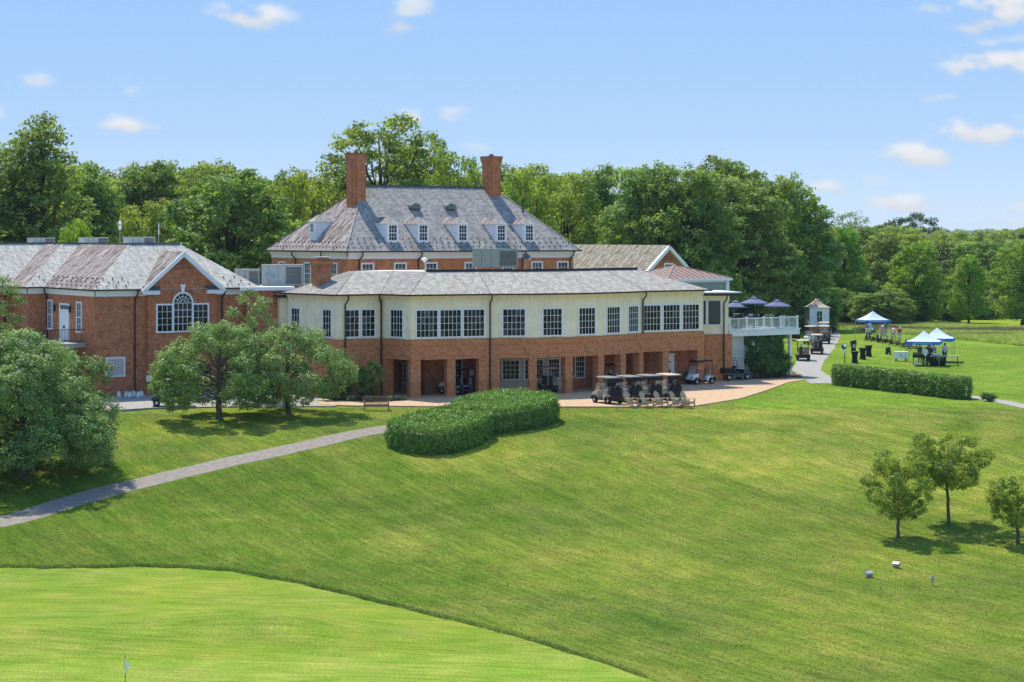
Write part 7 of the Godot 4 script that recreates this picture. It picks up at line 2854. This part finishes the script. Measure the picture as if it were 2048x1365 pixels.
	for k in 6:
		var t := thing("gas_bottle", "white gas bottle standing at the brick wall, %s" % gw[k], "gas bottle", Vector3(gp[k][0], 0.015, -gp[k][1]), k * 40, "gas bottles at the brick wall")
		gas_parts(t)
	utility_cart("beige-topped utility vehicle half hidden behind the spreading tree", Vector3(-23.9, 0.015, -140.0), 190, M.cart_green, M.cart_tan)
	var ct := thing("storage_container", "grey-white storage container at the foot of the brick wing", "container", Vector3(-32.9, 0, -144.2), 33)
	var cs := Shape.new()
	cs.box(Vector3(-1.5, 1.6, -1.2), Vector3(6.0, 3.1, 2.4))
	put("body", cs, M.steel, ct)
	var cr := Shape.new()
	cr.box(Vector3(-1.5, 3.2, -1.2), Vector3(6.2, 0.1, 2.6))
	put("roof", cr, M.membrane, ct)
	var cc := Shape.new()
	for k in 14:
		cc.box(Vector3(-4.3 + k * 0.43, 1.6, 0.02), Vector3(0.2, 2.9, 0.04))
	put("corrugation", cc, M.steel, ct)
	# lights on the lower lawn
	var lw := ["left box-shaped", "upper box-shaped"]
	for k in 2:
		var p: Array = [[16.89, 94.6], [18.65, 97.0]][k]
		var t := thing("ground_spotlight", "small grey %s spotlight set in the lower lawn" % lw[k], "spotlight", G(p[0], p[1]), [20, -30][k], "lawn spotlights")
		var s := Shape.new()
		s.box(Vector3(0, 0.17, 0), Vector3(0.34, 0.2, 0.22), Basis(Vector3.RIGHT, 0.5))
		put("housing", s, M.steel, t)
		var g := Shape.new()
		g.box(Vector3(0, 0.28, -0.05), Vector3(0.28, 0.015, 0.16), Basis(Vector3.RIGHT, 0.5))
		put("lens", g, M.glass_blue, t)
		var f := Shape.new()
		f.tube(Vector3(0, -0.05, 0), Vector3(0, 0.12, 0), 0.03, 0.03, 8)
		put("stake", f, M.dark_metal, t)
	var t3 := thing("path_light", "slim grey stake light on the lower lawn, rightmost of the three", "spotlight", G(19.49, 92.6), 0, "lawn spotlights")
	var s3 := Shape.new()
	s3.lathe([Vector2(0.02, 0.0), Vector2(0.035, 0.18), Vector2(0.06, 0.3), Vector2(0.1, 0.34), Vector2(0.11, 0.42), Vector2(0.0, 0.44)], 12)
	put("housing", s3, M.steel, t3)
	var t4 := Shape.new()
	t4.lathe([Vector2(0.09, 0.44), Vector2(0.0, 0.455)], 12)
	put("lens", t4, M.glass_blue, t3)
	# the pin
	var fl := thing("flagstick", "golf flagstick with a limp white flag at the bottom left", "flag", G(-14.03, 72.5), 0)
	fl.scale = Vector3(1.3, 1.1, 1.3)
	var fs := Shape.new()
	fs.tube(Vector3.ZERO, Vector3(0, 1.02, 0), 0.012, 0.01, 6)
	put("pole", fs, M.black, fl)
	var ff := Shape.new()
	for k in 8:
		var y0 := 0.94 - k * 0.065
		var w0: float = [0.02, 0.05, 0.08, 0.11, 0.13, 0.12, 0.09, 0.05, 0.02][k]
		var w1: float = [0.02, 0.05, 0.08, 0.11, 0.13, 0.12, 0.09, 0.05, 0.02][k + 1]
		ff.poly([Vector3(0.0, y0 - 0.065, 0.015), Vector3(0.0, y0, 0.015), Vector3(w0, y0, 0.05), Vector3(w1, y0 - 0.065, 0.05)])
		ff.poly([Vector3(w1, y0 - 0.065, 0.05), Vector3(w0, y0, 0.05), Vector3(w0 * 0.3, y0, 0.08), Vector3(w1 * 0.3, y0 - 0.065, 0.08)])
	put("flag", ff, M.white, fl)

func _ready() -> void:
	light_and_lens()
	lay_terrain_table()
	make_materials()
	M.hedge_core = plain(Color(0.40, 0.46, 0.24), 0.95)
	M.cart_roof = plain(Color(0.50, 0.49, 0.46), 0.5)
	M.leaf_tints = []
	for q in [Color(1, 1, 1), Color(0.96, 1, 1), Color(1, 0.97, 0.9), Color(0.9, 0.95, 0.94), Color(0.88, 0.92, 0.9), Color(1, 0.98, 1)]:
		var m: StandardMaterial3D = M.leaf.duplicate()
		m.albedo_color = q
		M.leaf_tints.append(m)
	build_ground()
	print("ground ", Time.get_ticks_msec())
	build_cream_wing()
	build_left_wing()
	build_main_house()
	build_deck()
	build_hut()
	roof_things()
	print("buildings ", Time.get_ticks_msec())
	build_woods()
	print("woods ", Time.get_ticks_msec())
	build_lawn_plants()
	print("plants ", Time.get_ticks_msec())
	build_small_things()
	build_tee()
	build_people()
	print("things ", Time.get_ticks_msec())
	build_grass()
	print("grass ", Time.get_ticks_msec())
